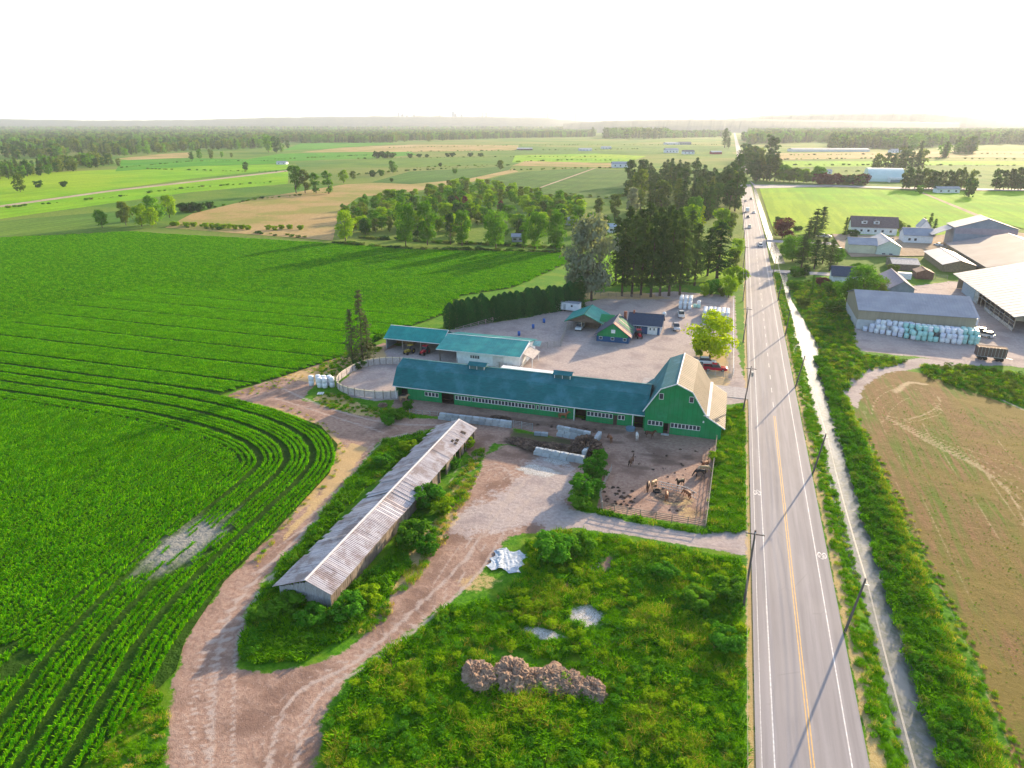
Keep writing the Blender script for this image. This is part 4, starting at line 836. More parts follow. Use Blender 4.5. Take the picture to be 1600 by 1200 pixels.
for i in range(n_):
    y = i*pw-.3; dz = r1.uniform(-.02, .02)
    dz -= .25*math.exp(-((i-24)/3.5)**2)
    link('roof_panel', pr_, ob, (0, y, dz))
    mv = r1.random(); link('roof_panel', pl_ if mv > .35 else pl2, ob, (0, y, dz+r1.uniform(-.03, .03)))
MB().bar((5.2, -.35, 3.93), (5.2, 51.7, 3.93), .32, .05).obj('ridge_cap', mat('pale_ridge_metal', (.7, .68, .66), (.6, .57, .56)), ob)
f = MB(); f.prism([(.9, -.1), (8.3, -.1), (8.3, 2.4), (5.2, 3.65), (.9, 1.9)], 51, 51.15, 'y'); f.box(.8, .92, .2, 51, -.1, 1.85); f.obj('wall', WOOD, ob)
for i in range(17):                              # vertical boards on the near gable
    x = .9+i*.44; h = (2.0+(x-.9)/4.3*1.7 if x < 5.2 else 3.7-(x-5.2)/3.1*1.25)
    link('board', MB().box(0, .41, 0, .04, -.1, h-.12-.1*r1.random()).mesh('board', mat('silvery_boards', (.42, .42, .45), (.25, .23, .24), 3, .9, stretch=(5, 5, .5), bump=.4)), ob, (x, r1.uniform(-.02, .02), 0))
bd = MB().box(0, .04, 0, .40, -.1, 2.38).mesh('board', WOOD)
for i in range(115):
    if i*.44 > 26 and r1.random() < .22: continue
    if 34 < i*.44 < 37 or 41 < i*.44 < 43: continue
    link('board', bd, ob, (8.3+r1.uniform(-.02, .03), i*.44+.1, r1.uniform(-.08, 0)))
for y in (34, 37, 41, 43.2, 50.5): MB().box(8.35, 8.55, y, y+.2, -.1, 2.4).obj('post', WOOD, ob)
for (y, x, L) in ((47.5, 7.0, .9), (44.2, 7.3, .5), (43.3, 6.8, .4), (43.1, 7.5, .45)):
    MB().hull8([(x, y, 3.95-(x-5.2)*.394-.72), (x+L, y, 3.95-(x+L-5.2)*.394-.72), (x+L, y+.7, 3.95-(x+L-5.2)*.394-.72), (x, y+.7, 3.95-(x-5.2)*.394-.72), (x, y, 4.0-(x-5.2)*.394), (x+L, y, 4.0-(x+L-5.2)*.394), (x+L, y+.7, 4.0-(x+L-5.2)*.394), (x, y+.7, 4.0-(x-5.2)*.394)]).obj('roof_hole_shade', DARK, ob)  # solid dark blocks; the shade inside each hole is painted as their colour

# ---- carport, green and blue cottage, blue house, trailer
cp = thing('carport', 'open carport with a bright green gable roof and a white truck beneath', 'carport', (-43.2, 191, 0))
slope('roof_slope', cp, TEAL_M, (-.6, -1, 2.6), (-.6, 11, 2.6), (5.3, 11, 5.2), (5.3, -1, 5.2), .1, .6); slope('roof_slope', cp, TEAL_M, (11, -1, 2.6), (11, 11, 2.6), (5.303, 11, 5.2), (5.303, -1, 5.2), .1, .6)
MB().bar((5.3, -1, 5.26), (5.3, 11, 5.26), .25, .06).bar((-.6, -1.05, 2.6), (5.3, -1.05, 5.2), .06, .22).bar((5.3, -1.05, 5.2), (11, -1.05, 2.6), .06, .22).obj('trim', mat('green_trim', (.03, .22, .12)), cp)
f = MB(); f.prism([(.2, 2.6), (10.4, 2.6), (5.3, 4.9)], -.2, 0, 'y'); f.box(4.6, 10.4, 4, 4.1, 0, 2.6); f.box(.2, 10.4, 9.8, 9.95, 0, 2.6); f.obj('wall', mat('brown_timber', (.17, .12, .09), (.11, .08, .06)), cp)
for x, y in ((.2, 0), (4.4, 0), (10.3, 0), (.2, 9)): MB().box(x-.1, x+.1, y-.1, y+.1, 0, 2.8).obj('post', WOODL, cp)
ct = thing('cottage', 'small cottage with green gable end above a blue wall, red patch on its roof', 'house', (-32.6, 182.2, 0))
f = MB(); f.box(0, 9, 0, .15, -.1, 1.5); f.box(0, .15, .15, 10, -.1, 2.2); f.box(8.85, 9, .15, 10, -.1, 2.2); f.box(0, 9, 9.85, 10, -.1, 2.2); f.obj('wall', BLUEW, ct)
f = MB(); f.prism([(.1, 1.5), (8.9, 1.5), (8.6, 2.4), (4.5, 5.4), (.4, 2.4)], -.02, .15, 'y'); f.obj('gable_wall', GREENW, ct); f = MB(); f.prism([(.1, 1.5), (8.9, 1.5), (8.6, 2.4), (4.5, 5.4), (.4, 2.4)], 9.85, 10, 'y'); f.obj('gable_wall', GREENW, ct)
slope('roof_slope', ct, NAVYR, (-.8, -.5, 1.7), (-.8, 10.4, 1.7), (4.5, 10.4, 5.6), (4.5, -.5, 5.6), .12); rs = slope('roof_slope', ct, NAVYR, (9.8, -.5, 1.7), (9.8, 10.4, 1.7), (4.503, 10.4, 5.6), (4.503, -.5, 5.6), .12)
def on_slope(t, y, z=.02): return (4.5+5.3*t, y, 5.6-3.9*t+z)
for y0, y1, t0, t1, c_ in ((-.4, 1.6, .05, .95, (.45, .22, .18)), (3.6, 5.6, .15, .95, (.02, .16, .09)), (5.8, 6.4, .1, .8, (.5, .42, .36)), (6.6, 8.8, .1, .9, (.02, .16, .09))):
    a, b, c, d = on_slope(t1, y0), on_slope(t1, y1), on_slope(t0, y1), on_slope(t0, y0); MB().hull8([a, b, c, d]+[(p[0], p[1], p[2]+.06) for p in (a, b, c, d)]).obj('roof_panel', mat('roof_panel_%d' % int(c_[0]*100+y0), c_), ct)
window(1.1, 1.0, ct, (4.6, -.04, 2.6), gm=WTRIM); window(.9, .8, ct, (4.5, -.05, .6)); window(.9, .8, ct, (1.2, -.05, .6)); window(.9, .8, ct, (7.9, -.05, .6))
MB().box(5.8, 6.6, 10.6, 11.4, 2, 6.2).obj('chimney', mat('red_brick', (.30, .09, .06), (.2, .07, .05)), ct)
slope('rear_roof', ct, GREENW, (-1, 9, 3.2), (3, 9, 3.2), (3, 12, 4.6), (-1, 12, 4.6), .1)
bh = gable('blue_house', 'small dark blue house with white corner trim and a navy shingle roof', 'house', -25.2, -16.2, 193, 200, 2.8, 5.2, 'x', BLUEW, NAVYR, .6, trim=NAVYR)
window(1.9, 1.2, bh, (2.6, -.05, 1.1), bars=2); MB().box(5.4, 8.2, -.08, -.01, 0, 2.2).obj('white_door', WTRIM, bh)
for x in (6.2, 7.3): window(.5, .8, bh, (x, -.1, 1.2))
MB().box(-.05, .12, -.07, -.005, 0, 2.7).box(8.9, 9.06, -.07, -.005, 0, 2.7).box(-.6, 9.6, -.72, -.62, 2.45, 2.58).obj('white_trim', WTRIM, bh)
MB().box(.6, 1.1, 3.2, 3.8, 4.4, 5.9).obj('chimney', mat('red_brick', (.30, .09, .06)), bh)
v_ = MB(); v_.lathe([(.05, 0), (.45, .25), (.6, .8), (.45, 1.3), (.05, 1.5)], 10); tk = v_.obj('propane_tank', WTRIM, None, (-15.6, 201, 4.1), smooth=True)
tk.parent = bh; tk.name = 'roof_dome'; tk.location = (9.2, 7.5, 3.6); MB().cyl((9.2, 7.5, 0), (9.2, 7.5, 3.7), .08, .08, 6).obj('dome_post', METAL, bh)
tl = thing('site_trailer', 'long white trailer cabin parked against the dark hedge', 'trailer', (-53, 211.5, 0), R(-8))
MB().box(0, 9.2, 0, 2.5, .5, 2.9).obj('body', WHITEW, tl); MB().box(-.1, 9.3, -.1, 2.6, 2.9, 3.02).obj('roof', GREYR, tl); window(1.3, .8, tl, (1.7, -.03, 1.6)); window(.8, .8, tl, (6.9, -.03, 1.6)); MB().box(4, 4.8, -.04, -.005, .55, 2.5).obj('door', mat('grey_door', (.5, .52, .55)), tl)
for x in (3.4, 4.4):
    for y in (.1, 2.2): MB().cyl((x, y, .4), (x, y+.22, .4), .4, .4, 12).obj('wheel', BLACK, tl)

# ---- farm over the road
tn = thing('tan_shed', 'tall tan shed with a plain grey roof behind the pile of wrapped bales', 'shed', (38.7, 217, 0))
f = MB(); f.box(0, 30.2, 0, .2, 3., 6.0); f.box(0, 30.2, 23.8, 24, 0, 6); f.prism([(.2, 2.6), (23.8, 2.6), (23.8, 6), (12, 9.1), (.2, 6)], 0, .2, 'x'); f.prism([(.2, 0), (23.8, 0), (23.8, 6), (12, 9.1), (.2, 6)], 30, 30.2, 'x'); f.obj('wall', TANW, tn)
MB().box(0, 30.2, .02, .18, 0, 2.98).box(-.01, .19, .2, 23.8, 0, 2.58).obj('lower_wall', mat('pale_grey_wall', (.50, .52, .55), (.42, .44, .47), .8, .8), tn)
slope('roof_slope', tn, GREYR, (-.4, -.5, 5.9), (30.8, -.5, 5.9), (30.8, 12, 9.35), (-.4, 12, 9.35), .12, .8); slope('roof_slope', tn, GREYR, (-.4, 24.5, 5.9), (30.8, 24.5, 5.9), (30.8, 12.003, 9.35), (-.4, 12.003, 9.35), .12, .8)
wb = thing('cattle_barn', 'large open-sided cattle barn with a ribbed white roof at the right edge', 'barn', (82., 228, 0))
slope('roof_slope', wb, WHITER, (-1.5, -3, 5.), (-1.5, 61, 5.), (26, 61, 12), (26, -3, 12), .15, 3.0); slope('roof_slope', wb, WHITER, (53, -3, 5.), (53, 61, 5.), (26.003, 61, 12), (26.003, -3, 12), .15, 3.0)
f = MB(); f.prism([(.2, 3.2), (52, 3.2), (52, 5), (26, 11.7), (.2, 5)], 0, .2, 'y'); f.prism([(.2, 0), (52, 0), (52, 5), (26, 11.7), (.2, 5)], 59, 59.2, 'y'); f.box(52, 52.2, 0, 59, 0, 5); f.obj('wall', TANW, wb)
MB().box(0, .2, 0, 26, 0, 1.0).box(0.003, .203, 34, 40, 0, 5).obj('curb_wall', CONC, wb)
MB().box(-.1, .25, 38, 52, .2, 4.6).obj('curtain_wall', mat('blue_grey_curtain', (.33, .42, .50), (.26, .34, .42)), wb)
for i in range(12): MB().box(.02, .22, i*4.4, i*4.4+.22, 0, 5).obj('post', WOODL, wb)
MB().bar((.1, 0, 2.8), (.1, 40, 2.8), .12, .2).bar((.1, 0, 1.8), (.1, 26, 1.8), .08, .12).obj('side_rail', METAL, wb)
bb = gable('grey_barn', 'tall blue-grey metal barn with a broad shallow gable at the back of the right-hand farm', 'barn', 105, 131.5, 389, 404, 9.8, 14.2, 'y', mat('blue_grey_wall', (.26, .30, .37), (.21, .25, .31), .5, .7), mat('mauve_metal_roof', (.30, .28, .32), (.24, .23, .27), .2, .6), .6)
MB().box(.1, 26.4, -.05, -.002, 6.6, 9.4).obj('wall_band', mat('mauve_wall_band', (.34, .30, .36), (.28, .25, .30), .6, .7), bb)
slope('side_lean_to', bb, GREYR, (-9, 2, 5.2), (-9, 14, 5.2), (-.6, 14, 9.), (-.6, 2, 9.), .12)
mb_ = gable('low_barn', 'low shed with a grey roof and tan gable joined to the broad slate-roofed barn', 'barn', 85, 97, 320, 352, 3.1, 4.9, 'y', mat('old_tan_wall', (.30, .24, .15), (.20, .16, .11)), GREYR, .6)
sl = gable('slate_barn', 'broad barn with a low dark grey roof between the white-roofed barn and blue-grey barn', 'barn', 98.5, 146, 312, 372, 4.2, 9.8, 'y', mat('old_tan_wall', (.30, .24, .15)), mat('dull_slate_roof', (.145, .145, .175), (.115, .115, .14), .4, .8, c3=(.18, .18, .21), s3=.1), .8, trim=GREYR)
fh = gable('farmhouse', 'two-storey white farmhouse with a dark roof and two dormers beyond the yard', 'house', 63.5, 86, 420, 432, 4.6, 9.2, 'x', WHITEW, BROWNR, .7)
for x in (6, 12):
    d_ = MB().box(-1.3, 1.3, -.6, 2.4, 5.8, 7.4).obj('dormer', WHITEW, fh, (x, .8, 0)); slope('dormer_roof', d_, BROWNR, (-1.6, -1, 7.3), (-1.6, 3, 7.3), (0, 3, 8.4), (0, -1, 8.4), .1); slope('dormer_roof', d_, BROWNR, (1.6, -1, 7.3), (1.6, 3, 7.3), (.003, 3, 8.4), (.003, -1, 8.4), .1); window(1.6, 1.0, d_, (0, -.65, 6.1))
for x in (2, 5, 8.5, 12, 15.5, 19.5): window(1.3, 1.3, fh, (x, -.05, 1.6))
ga = gable('pale_green_garage', 'pale green building with a blue-grey roof in front of the farmhouse', 'garage', 54, 65.5, 355, 368, 4.4, 6.6, 'x', CREAMW, GREYR, .6)
gb = gable('pale_green_barn', 'pale green gable-ended barn attached to the garage by the farmyard', 'barn', 65.6, 75.5, 354, 378, 4.2, 6.8, 'y', mat('pale_mint_wall', (.55, .62, .55), (.47, .54, .48)), GREYR, .6)
for x in (3.2, 6.2): window(1.6, .7, gb, (x, -.05, .3))
s2 = gable('white_workshop', 'white workshop with a grey roof on the far side of the farmyard', 'workshop', 85, 98, 396, 408, 4.2, 7, 'x', WHITEW, GREYR, .6)
for x in (2.5, 5.2): window(1.3, 1.4, s2, (x, -.05, 1.2))
MB().box(7, 10.5, -.06, -.01, 0, 2.9).obj('door', WTRIM, s2)
gable('white_gable_cottage', 'tiny white cottage with a steep gable behind the workshop', 'house', 96, 101.5, 418, 426, 5.5, 9.2, 'y', WTRIM, GREYR, .4)
gable('canal_cottage', 'small white cottage with a dark hipped roof near the ditch, behind a large bush', 'house', 39.2, 49.5, 283, 292, 3.2, 5.8, 'x', WHITEW, NAVYR, .7)
gable('grey_garage', 'small blue-grey roofed garage behind the tan shed', 'garage', 56.5, 64, 268, 291, 2.8, 5.2, 'y', mat('blue_grey_wall', (.36, .39, .44)), mat('mauve_shingle', (.28, .25, .30), (.22, .20, .25), 1.5, .9), .6)
sb = gable('feed_bunker', 'open roofless bunker with timber walls beside the farmyard', 'bunker', 66, 76, 318, 332, 2.6, 3.9, 'x', WOOD, mat('pale_tin_roof', (.52, .48, .46)), .3)
gable('red_shed', 'small red-brown shed at the corner of the yard', 'shed', 71.5, 77.5, 301, 308, 2.6, 3.8, 'y', mat('red_brown_wall', (.20, .11, .09), (.14, .08, .06)), mat('red_brown_wall2', (.22, .13, .11)), .3)

# ================================================================== TREES
rt = random.Random(12)
# front row behind the maize
row = [(540, 377, 328, 'bright'), (575, 366, 338, 'mid'), (634, 384, 316, 'mid'), (668, 383, 314, 'mid'), (704, 382, 330, 'dark'), (722, 384, 328, 'mid'), (775, 388, 324, 'mid'), (818, 388, 345, 'mid'), (836, 391, 326, 'mid'), (868, 392, 328, 'mid')]
look = {'bright': 'bright green', 'mid': 'rounded mid-green', 'dark': 'dark narrow'}
for i, (a, b, t, c) in enumerate(row):
    T(a, b, t, 'round' if a not in (704, 818) else 'tall', c, '%s leafy tree, %s from left in the row behind the maize' % (look[c], ORD[i]), 'trees along the far edge of the maize', .82 if a in (540, 775) else .66, 2)
# plantation behind it
WOODP = [(522, 352), (540, 332), (580, 318), (640, 305), (710, 290), (800, 300), (905, 316), (915, 345), (880, 372), (640, 372), (560, 366)]
pts = sorted([tuple(p) for p in rand_in(GP(WOODP), 270, np.random.default_rng(5))], key=lambda p: -p[1])
back_ = pts[:130]; pts = pts[130:]
for i, p in enumerate(pts):
    c = rt.choices(['bright', 'mid', 'olive', 'dark', 'purple'], [5, 4, 2, 1.3, .3])[0]; px = 0
    tree(p, rt.uniform(6, 11.5), rt.choice(['round', 'round', 'tall']), c, {'bright': 'bright yellow-green tree inside the dense plantation behind the front row', 'mid': 'mid-green tree inside the dense plantation behind the front row', 'olive': 'dull olive tree inside the dense plantation behind the front row', 'dark': 'dark green tree inside the dense plantation behind the front row', 'purple': 'purplish tree inside the dense plantation behind the front row'}[c], '%s trees of the dense plantation' % c, rt.uniform(.95, 1.25), 1)
# left bright clump and neighbours
for i, (a, b, t, c, w) in enumerate([(197, 352, 312, 'olive', .8), (222, 354, 318, 'bright', .9), (243, 350, 304, 'mid', .9), (265, 340, 303, 'bright', .9), (238, 355, 322, 'bright', .9), (160, 356, 326, 'mid', .9)]):
    T(a, b, t, 'round', c, 'bushy leafy tree, %s of the clump at the left end of the dry field' % ORD[i], 'clump of bushy trees at left', w, 1)
for i, (a, b, t) in enumerate([(288, 331, 314), (300, 331, 313), (312, 331, 314), (328, 326, 313), (100, 292, 281), (60, 293, 280), (140, 262, 252)]):
    T(a, b, t, 'shrub', 'dark', 'low dark bush, %s of the scrub along the field edge at left' % ORD[i], 'dark scrub bushes at left', 1., 1)
for i, (a, b) in enumerate([(270, 353), (276, 353), (292, 354), (303, 354), (322, 355), (332, 356), (340, 356), (349, 357), (358, 357), (368, 358), (378, 358), (388, 359), (419, 359), (430, 360), (440, 358), (453, 358), (470, 359)]):
    T(a, b, b-9, 'shrub', 'bright', 'small round bush, %s from the left in the row on the dry grass' % ORD[i], 'row of small round bushes', 1.1, 1)
for i, (a, b, t, k, c) in enumerate([(463, 302, 255, 'tall', 'mid'), (477, 302, 262, 'tall', 'olive'), (494, 302, 266, 'tall', 'mid'), (514, 303, 263, 'tall', 'mid'), (537, 286, 264, 'round', 'bright'), (552, 281, 266, 'round', 'olive')]):
    T(a, b, t, k, c, 'tall leafy tree, %s from the left in the isolated group on the dry field' % ORD[i], 'isolated group of tall trees', .95, 1)
single = [(384, 267, 252, 'round', 'dark', 'lone dark tree standing on the green strip'), (614, 271, 250, 'round', 'mid', 'lone spreading tree above the olive field'), (582, 276, 264, 'shrub', 'dark', 'dark bush left of the lone spreading tree'), (596, 275, 263, 'shrub', 'mid', 'rounded bush just left of the lone spreading tree'), (688, 260, 253, 'shrub', 'dark', 'small dark bush in the olive field'), (711, 271, 262, 'shrub', 'mid', 'low bush in the berry field'), (782, 266, 249, 'round', 'olive', 'pale tree where the farm track bends'), (760, 308, 283, 'tall', 'bright', 'tall bright tree rising behind the plantation'), (612, 284, 277, 'shrub', 'dark', 'tiny dark bush on the dry grass')]
for a, b, t, k, c, l in single: T(a, b, t, k, c, l, None, .9, 1)
for i, (a, b, t) in enumerate([(590, 247, 235), (602, 247, 234), (612, 247, 236), (641, 246, 238), (655, 246, 239), (667, 246, 240), (700, 245, 238), (707, 245, 237), (735, 245, 237), (751, 245, 238)]):
    T(a, b, t, 'shrub', 'dark', 'dark bush, %s from the left in the broken hedge across the far fields' % ORD[i], 'broken hedge across the far fields', 1.3, 0)
# conifer grove behind the yard
for i, (a, b, t) in enumerate([(972, 462, 338), (987, 463, 330), (1001, 461, 336), (1017, 464, 326), (1031, 462, 332), (1045, 462, 324), (1062, 461, 335)]):
    T(a, b, t, 'grove', 'conifer', 'tall conifer with a bare lower trunk, %s from the left behind the yard' % ORD[i], 'front row of conifers behind the yard', .78, 2)
for i, (a, b, t) in enumerate([(962, 440, 335), (980, 436, 318), (996, 438, 322), (1010, 436, 312), (1026, 437, 318), (1040, 436, 316), (1056, 438, 320), (1074, 440, 326), (1085, 446, 345)]):
    T(a, b, t, 'grove', 'conifer', 'dark conifer, %s from the left in the rear row of the grove' % ORD[i], 'rear row of conifers', .85, 2)
T(1120, 436, 343, 'grove', 'dark', 'broad dark conifer with dense drooping branches between the grove and the road', None, 1.35, 2)
T(1105, 432, 352, 'grove', 'dark', 'narrower dark conifer just left of the broad one by the road', None, 1.1, 2)
T(924, 470, 334, 'round', 'silver', 'tall silvery-leaved poplar at the end of the dark hedge', None, .72, 2); T(903, 464, 352, 'round', 'silver', 'shorter silvery poplar leaning on the tall one', None, .62, 2)
T(905, 480, 425, 'fir', 'dark', 'dark fir below the silvery poplar beside the trailer', None, 1.5, 2)
for i, (a, b, t, k, c) in enumerate([(1100, 463, 440, 'round', 'bright'), (1113, 460, 432, 'shrub', 'bramble'), (1138, 465, 428, 'round', 'bright'), (1146, 452, 412, 'shrub', 'bright'), (1144, 430, 385, 'tall', 'olive'), (1150, 405, 372, 'round', 'bright'), (1128, 462, 446, 'shrub', 'olive')]):
    T(a, b, t, k, c, 'light green roadside tree or shrub, %s of those left of the road by the bales' % ORD[i], 'roadside shrubs by the bales', .9, 2)
# far tall dark wood
DW = [(985, 300), (1000, 285), (1060, 275), (1130, 290), (1146, 300), (1148, 345), (1100, 352), (1000, 345), (975, 318)]
pts = sorted([tuple(p) for p in rand_in(GP(DW), 120, np.random.default_rng(6))], key=lambda p: -p[1]); back2_ = pts[:50]; pts = pts[50:]
for p in pts: tree(p, rt.uniform(14, 24), rt.choice(['grove', 'tall', 'grove', 'fir']), rt.choice(['conifer', 'dark', 'conifer', 'olive']), 'tall dark tree in the deep wood left of the road', 'trees of the deep wood', rt.uniform(.9, 1.2), 1)
for i, (a, b, t, c) in enumerate([(925, 365, 330, 'mid'), (945, 372, 335, 'dark'), (905, 355, 322, 'mid'), (935, 345, 308, 'olive'), (960, 345, 300, 'olive'), (985, 350, 290, 'silver'), (1075, 372, 318, 'bright'), (1096, 366, 318, 'lime'), (1125, 372, 322, 'bright'), (1141, 372, 330, 'olive'), (1085, 350, 305, 'mid'), (1000, 330, 262, 'olive'), (985, 290, 248, 'dark'), (1003, 290, 246, 'dark'), (1150, 290, 238, 'dark'), (1141, 296, 248, 'dark'), (1135, 315, 258, 'conifer'), (1148, 330, 262, 'conifer')]):
    T(a, b, t, 'round' if c in ('mid', 'bright') else 'poplar' if c == 'lime' else 'tall', c, 'leafy tree, %s of those fringing the deep wood' % ORD[i], 'trees fringing the deep wood', .85, 1)
# yellow-green maple in the yard, thin conifers by the pen
T(1109, 559, 488, 'round', 'lime', 'glowing yellow-green maple in the yard beside the road fence', None, 1.3, 2)
T(1094, 556, 512, 'shrub', 'bright', 'small darker shrub at the foot of the yellow-green maple', None, .5, 2)
T(568, 566, 450, 'thin', 'sparse', 'taller of two thin see-through conifers by the oval pen', None, 1.0, 2); T(552, 570, 480, 'thin', 'sparse', 'shorter thin conifer left of the taller one', None, 1.1, 2); T(576, 566, 490, 'thin', 'sparse', 'bare-looking slim conifer right of the taller one', None, .9, 2)
# cedar hedge
h0, h1 = Vector(G(704, 512)), Vector(G(905, 478))
for i in range(24):
    p = h0.lerp(h1, i/23); tree((p.x+rt.uniform(-.4, .4), p.y+rt.uniform(-.4, .4)), rt.uniform(7.4, 9.2), 'cedar', 'cedar', 'dark clipped cedar, %s from the near end of the windbreak hedge' % ORD[i], 'cedars of the windbreak hedge', 1.15, 2)
for a, b, t, k, c, l, w in [(1240, 452, 436, 'shrub', 'mid', 'green bush on the ditch bank below the lower driveway', 1.3), (1256, 478, 462, 'shrub', 'olive', 'olive bush among the verge weeds left of the tan shed', 1.3), (1300, 486, 466, 'shrub', 'mid', 'rounded bush touching the left end of the tan shed', 1.3), (1290, 520, 506, 'shrub', 'bramble', 'bramble bush in the rough verge below the tan shed', 1.5), (1245, 432, 414, 'shrub', 'mid', 'hedge bush beside the lower driveway', 1.3), (1258, 432, 412, 'round', 'dark', 'dark round tree beside the lower driveway', 1.2),
    (1226, 398, 376, 'round', 'mid', 'leafy tree at the water edge between the two driveways', 1.2), (1232, 388, 366, 'round', 'olive', 'olive leafy tree behind the one at the water edge', 1.2), (1262, 404, 372, 'round', 'mid', 'broad leafy tree filling the garden group', 1.2), (1308, 412, 388, 'round', 'mid', 'leafy tree at the right end of the garden group', 1.1), (1338, 425, 408, 'shrub', 'mid', 'bush on the lawn behind the canal cottage', 1.3), (1395, 425, 410, 'shrub', 'olive', 'olive bush beside the feed bunker', 1.2), (1415, 366, 350, 'round', 'dark', 'dark tree between the farmhouse and the workshop', 1.2), (1333, 372, 356, 'shrub', 'dark', 'dark shrub before the left end of the farmhouse', 1.2)]:
    T(a, b, t, k, c, l, None, w, 2)
# across the road
for q in [(1222, 372, 338, 'round', 'purple', 'round purple-leaved tree by the pasture corner', 1.1), (1215, 362, 336, 'tall', 'dark', 'dark tree behind the purple-leaved one', .9), (1246, 361, 351, 'shrub', 'dark', 'low dark bush right of the purple tree', 1.2),
    (1272, 372, 325, 'fir', 'conifer', 'sloping conifer left of the pair by the farmhouse', 1.6), (1284, 358, 321, 'fir', 'conifer', 'pointed conifer right of the pair by the farmhouse', 1.6), (1262, 378, 340, 'fir', 'conifer', 'smaller conifer at the left foot of the pair', 1.4),
    (1238, 408, 368, 'round', 'mid', 'leafy tree nearest the ditch in the garden group'), (1252, 418, 366, 'grove', 'conifer', 'dark garden conifer with bare trunk'), (1272, 420, 372, 'grove', 'dark', 'middle dark conifer of the garden group'), (1296, 420, 374, 'grove', 'conifer', 'right-hand dark conifer of the garden group'), (1285, 412, 370, 'grove', 'dark', 'rear dark conifer of the garden group'),
    (1320, 368, 338, 'fir', 'dark', 'dark fir touching the left end of the farmhouse'), (1404, 362, 342, 'round', 'olive', 'rounded tree right of the farmhouse'), (1376, 366, 358, 'shrub', 'purple', 'purplish bush in front of the farmhouse'), (1440, 368, 338, 'fir', 'dark', 'left-hand dark fir behind the workshop'), (1450, 366, 331, 'fir', 'dark', 'taller dark fir behind the workshop'), (1458, 368, 340, 'fir', 'dark', 'right-hand dark fir behind the workshop'),
    (1345, 472, 415, 'round', 'mid', 'broad leafy tree behind the tan shed'), (1322, 470, 430, 'round', 'mid', 'smaller leafy tree left of the broad one behind the tan shed'), (1368, 466, 428, 'round', 'olive', 'olive leafy tree right of the broad one behind the tan shed'), (1268, 462, 428, 'fir', 'mid', 'slim conical shrub near the canal cottage'), (1282, 446, 430, 'shrub', 'purple', 'reddish shrub by the canal cottage'), (1300, 458, 436, 'shrub', 'mid', 'green garden shrub by the canal cottage')]:
    a, b, t, k, c, l = q[:6]; T(a, b, t, k, c, l, None, (q[6] if len(q) > 6 else 1.)*1.25, 2)
def row_trees(x0, y0, x1, y1, n, t, kind, cols, label, group, w=1., jit=2., lod=0):
    for i in range(n):
        k = i/(n-1) if n > 1 else 0; a = x0+(x1-x0)*k+rt.uniform(-jit, jit); b = y0+(y1-y0)*k+rt.uniform(-jit*.15, jit*.15)
        T(a, b, b-t*rt.uniform(.75, 1.15), rt.choice(kind), rt.choice(cols), label, group, w, lod)
row_trees(1362, 268, 1440, 264, 14, 28, ['tall', 'grove'], ['conifer', 'dark', 'olive'], 'dark tree in the windbreak behind the pale green hall', 'windbreak behind the pale hall')
row_trees(1410, 295, 1518, 296, 20, 32, ['tall', 'grove'], ['conifer', 'dark', 'olive'], 'tall dark tree in the windbreak along the side road', 'windbreak along the side road', 1., 2)
row_trees(1556, 296, 1620, 298, 12, 33, ['tall', 'grove'], ['dark', 'conifer'], 'tall dark tree in the hedge at the right edge of the photo', 'tall hedge at the right edge')
row_trees(1282, 288, 1350, 289, 13, 18, ['round', 'shrub'], ['dark', 'olive', 'purple'], 'reddish-dark garden tree along the side road', 'garden hedge along the side road', 1.2)
row_trees(1218, 284, 1275, 287, 9, 26, ['round'], ['bright', 'mid', 'olive'], 'bushy willow-like tree left of the garden hedge on the side road', 'bushy trees on the side road', 1.1, 2, 1)
row_trees(1160, 265, 1180, 285, 8, 36, ['poplar', 'tall'], ['dark', 'conifer'], 'tall narrow tree right of the road at the crossing', 'narrow trees at the crossing', 1.2, 3, 1)
row_trees(1178, 282, 1215, 283, 8, 44, ['tall', 'grove'], ['dark', 'olive', 'conifer'], 'tall dark tree right of the road behind the crossing', 'tall trees behind the crossing', 1.1, 3, 1)
row_trees(1160, 250, 1200, 262, 12, 26, ['tall'], ['dark', 'olive'], 'distant tree right of the far road', 'distant roadside trees', 1.1, 6)
for i, a in enumerate((1200, 1206, 1211)): T(a, 256, 206+i*5, 'poplar', 'dark', '%s tall slim poplar from the left beyond the crossing' % ORD[i], 'slim poplars beyond the crossing', 1.5, 0)
for a, b, t, l in ((1132, 231, 199, 'left-hand tall conifer beside the far road'), (1138, 232, 214, 'shorter tree between the two conifers beside the far road'), (926, 214, 198, 'lone tall tree in the middle distance')): T(a, b, t, 'grove', 'dark', l, None, 1.2, 0)
T(1513, 308, 276, 'round', 'dark', 'dark tree beside the white bungalow on the side road', None, .9, 0); T(1437, 303, 288, 'round', 'mid', 'small green tree at the bend of the side road', None, 1.1, 0)
for i, (a, b, t) in enumerate([(32, 300, 268), (12, 275, 255), (186, 260, 246), (420, 238, 208), (432, 239, 212), (440, 238, 222), (300, 250, 236), (312, 248, 232), (330, 248, 232), (347, 246, 236), (362, 246, 238), (450, 232, 218), (618, 222, 205), (632, 222, 210), (670, 222, 208), (692, 220, 208)]):
    T(a, b, t, 'round', rt.choice(['mid', 'dark', 'olive']), 'middle-distance leafy tree, %s from the left along the far field edges' % ORD[i], 'leafy trees on the far field edges', .8, 0)
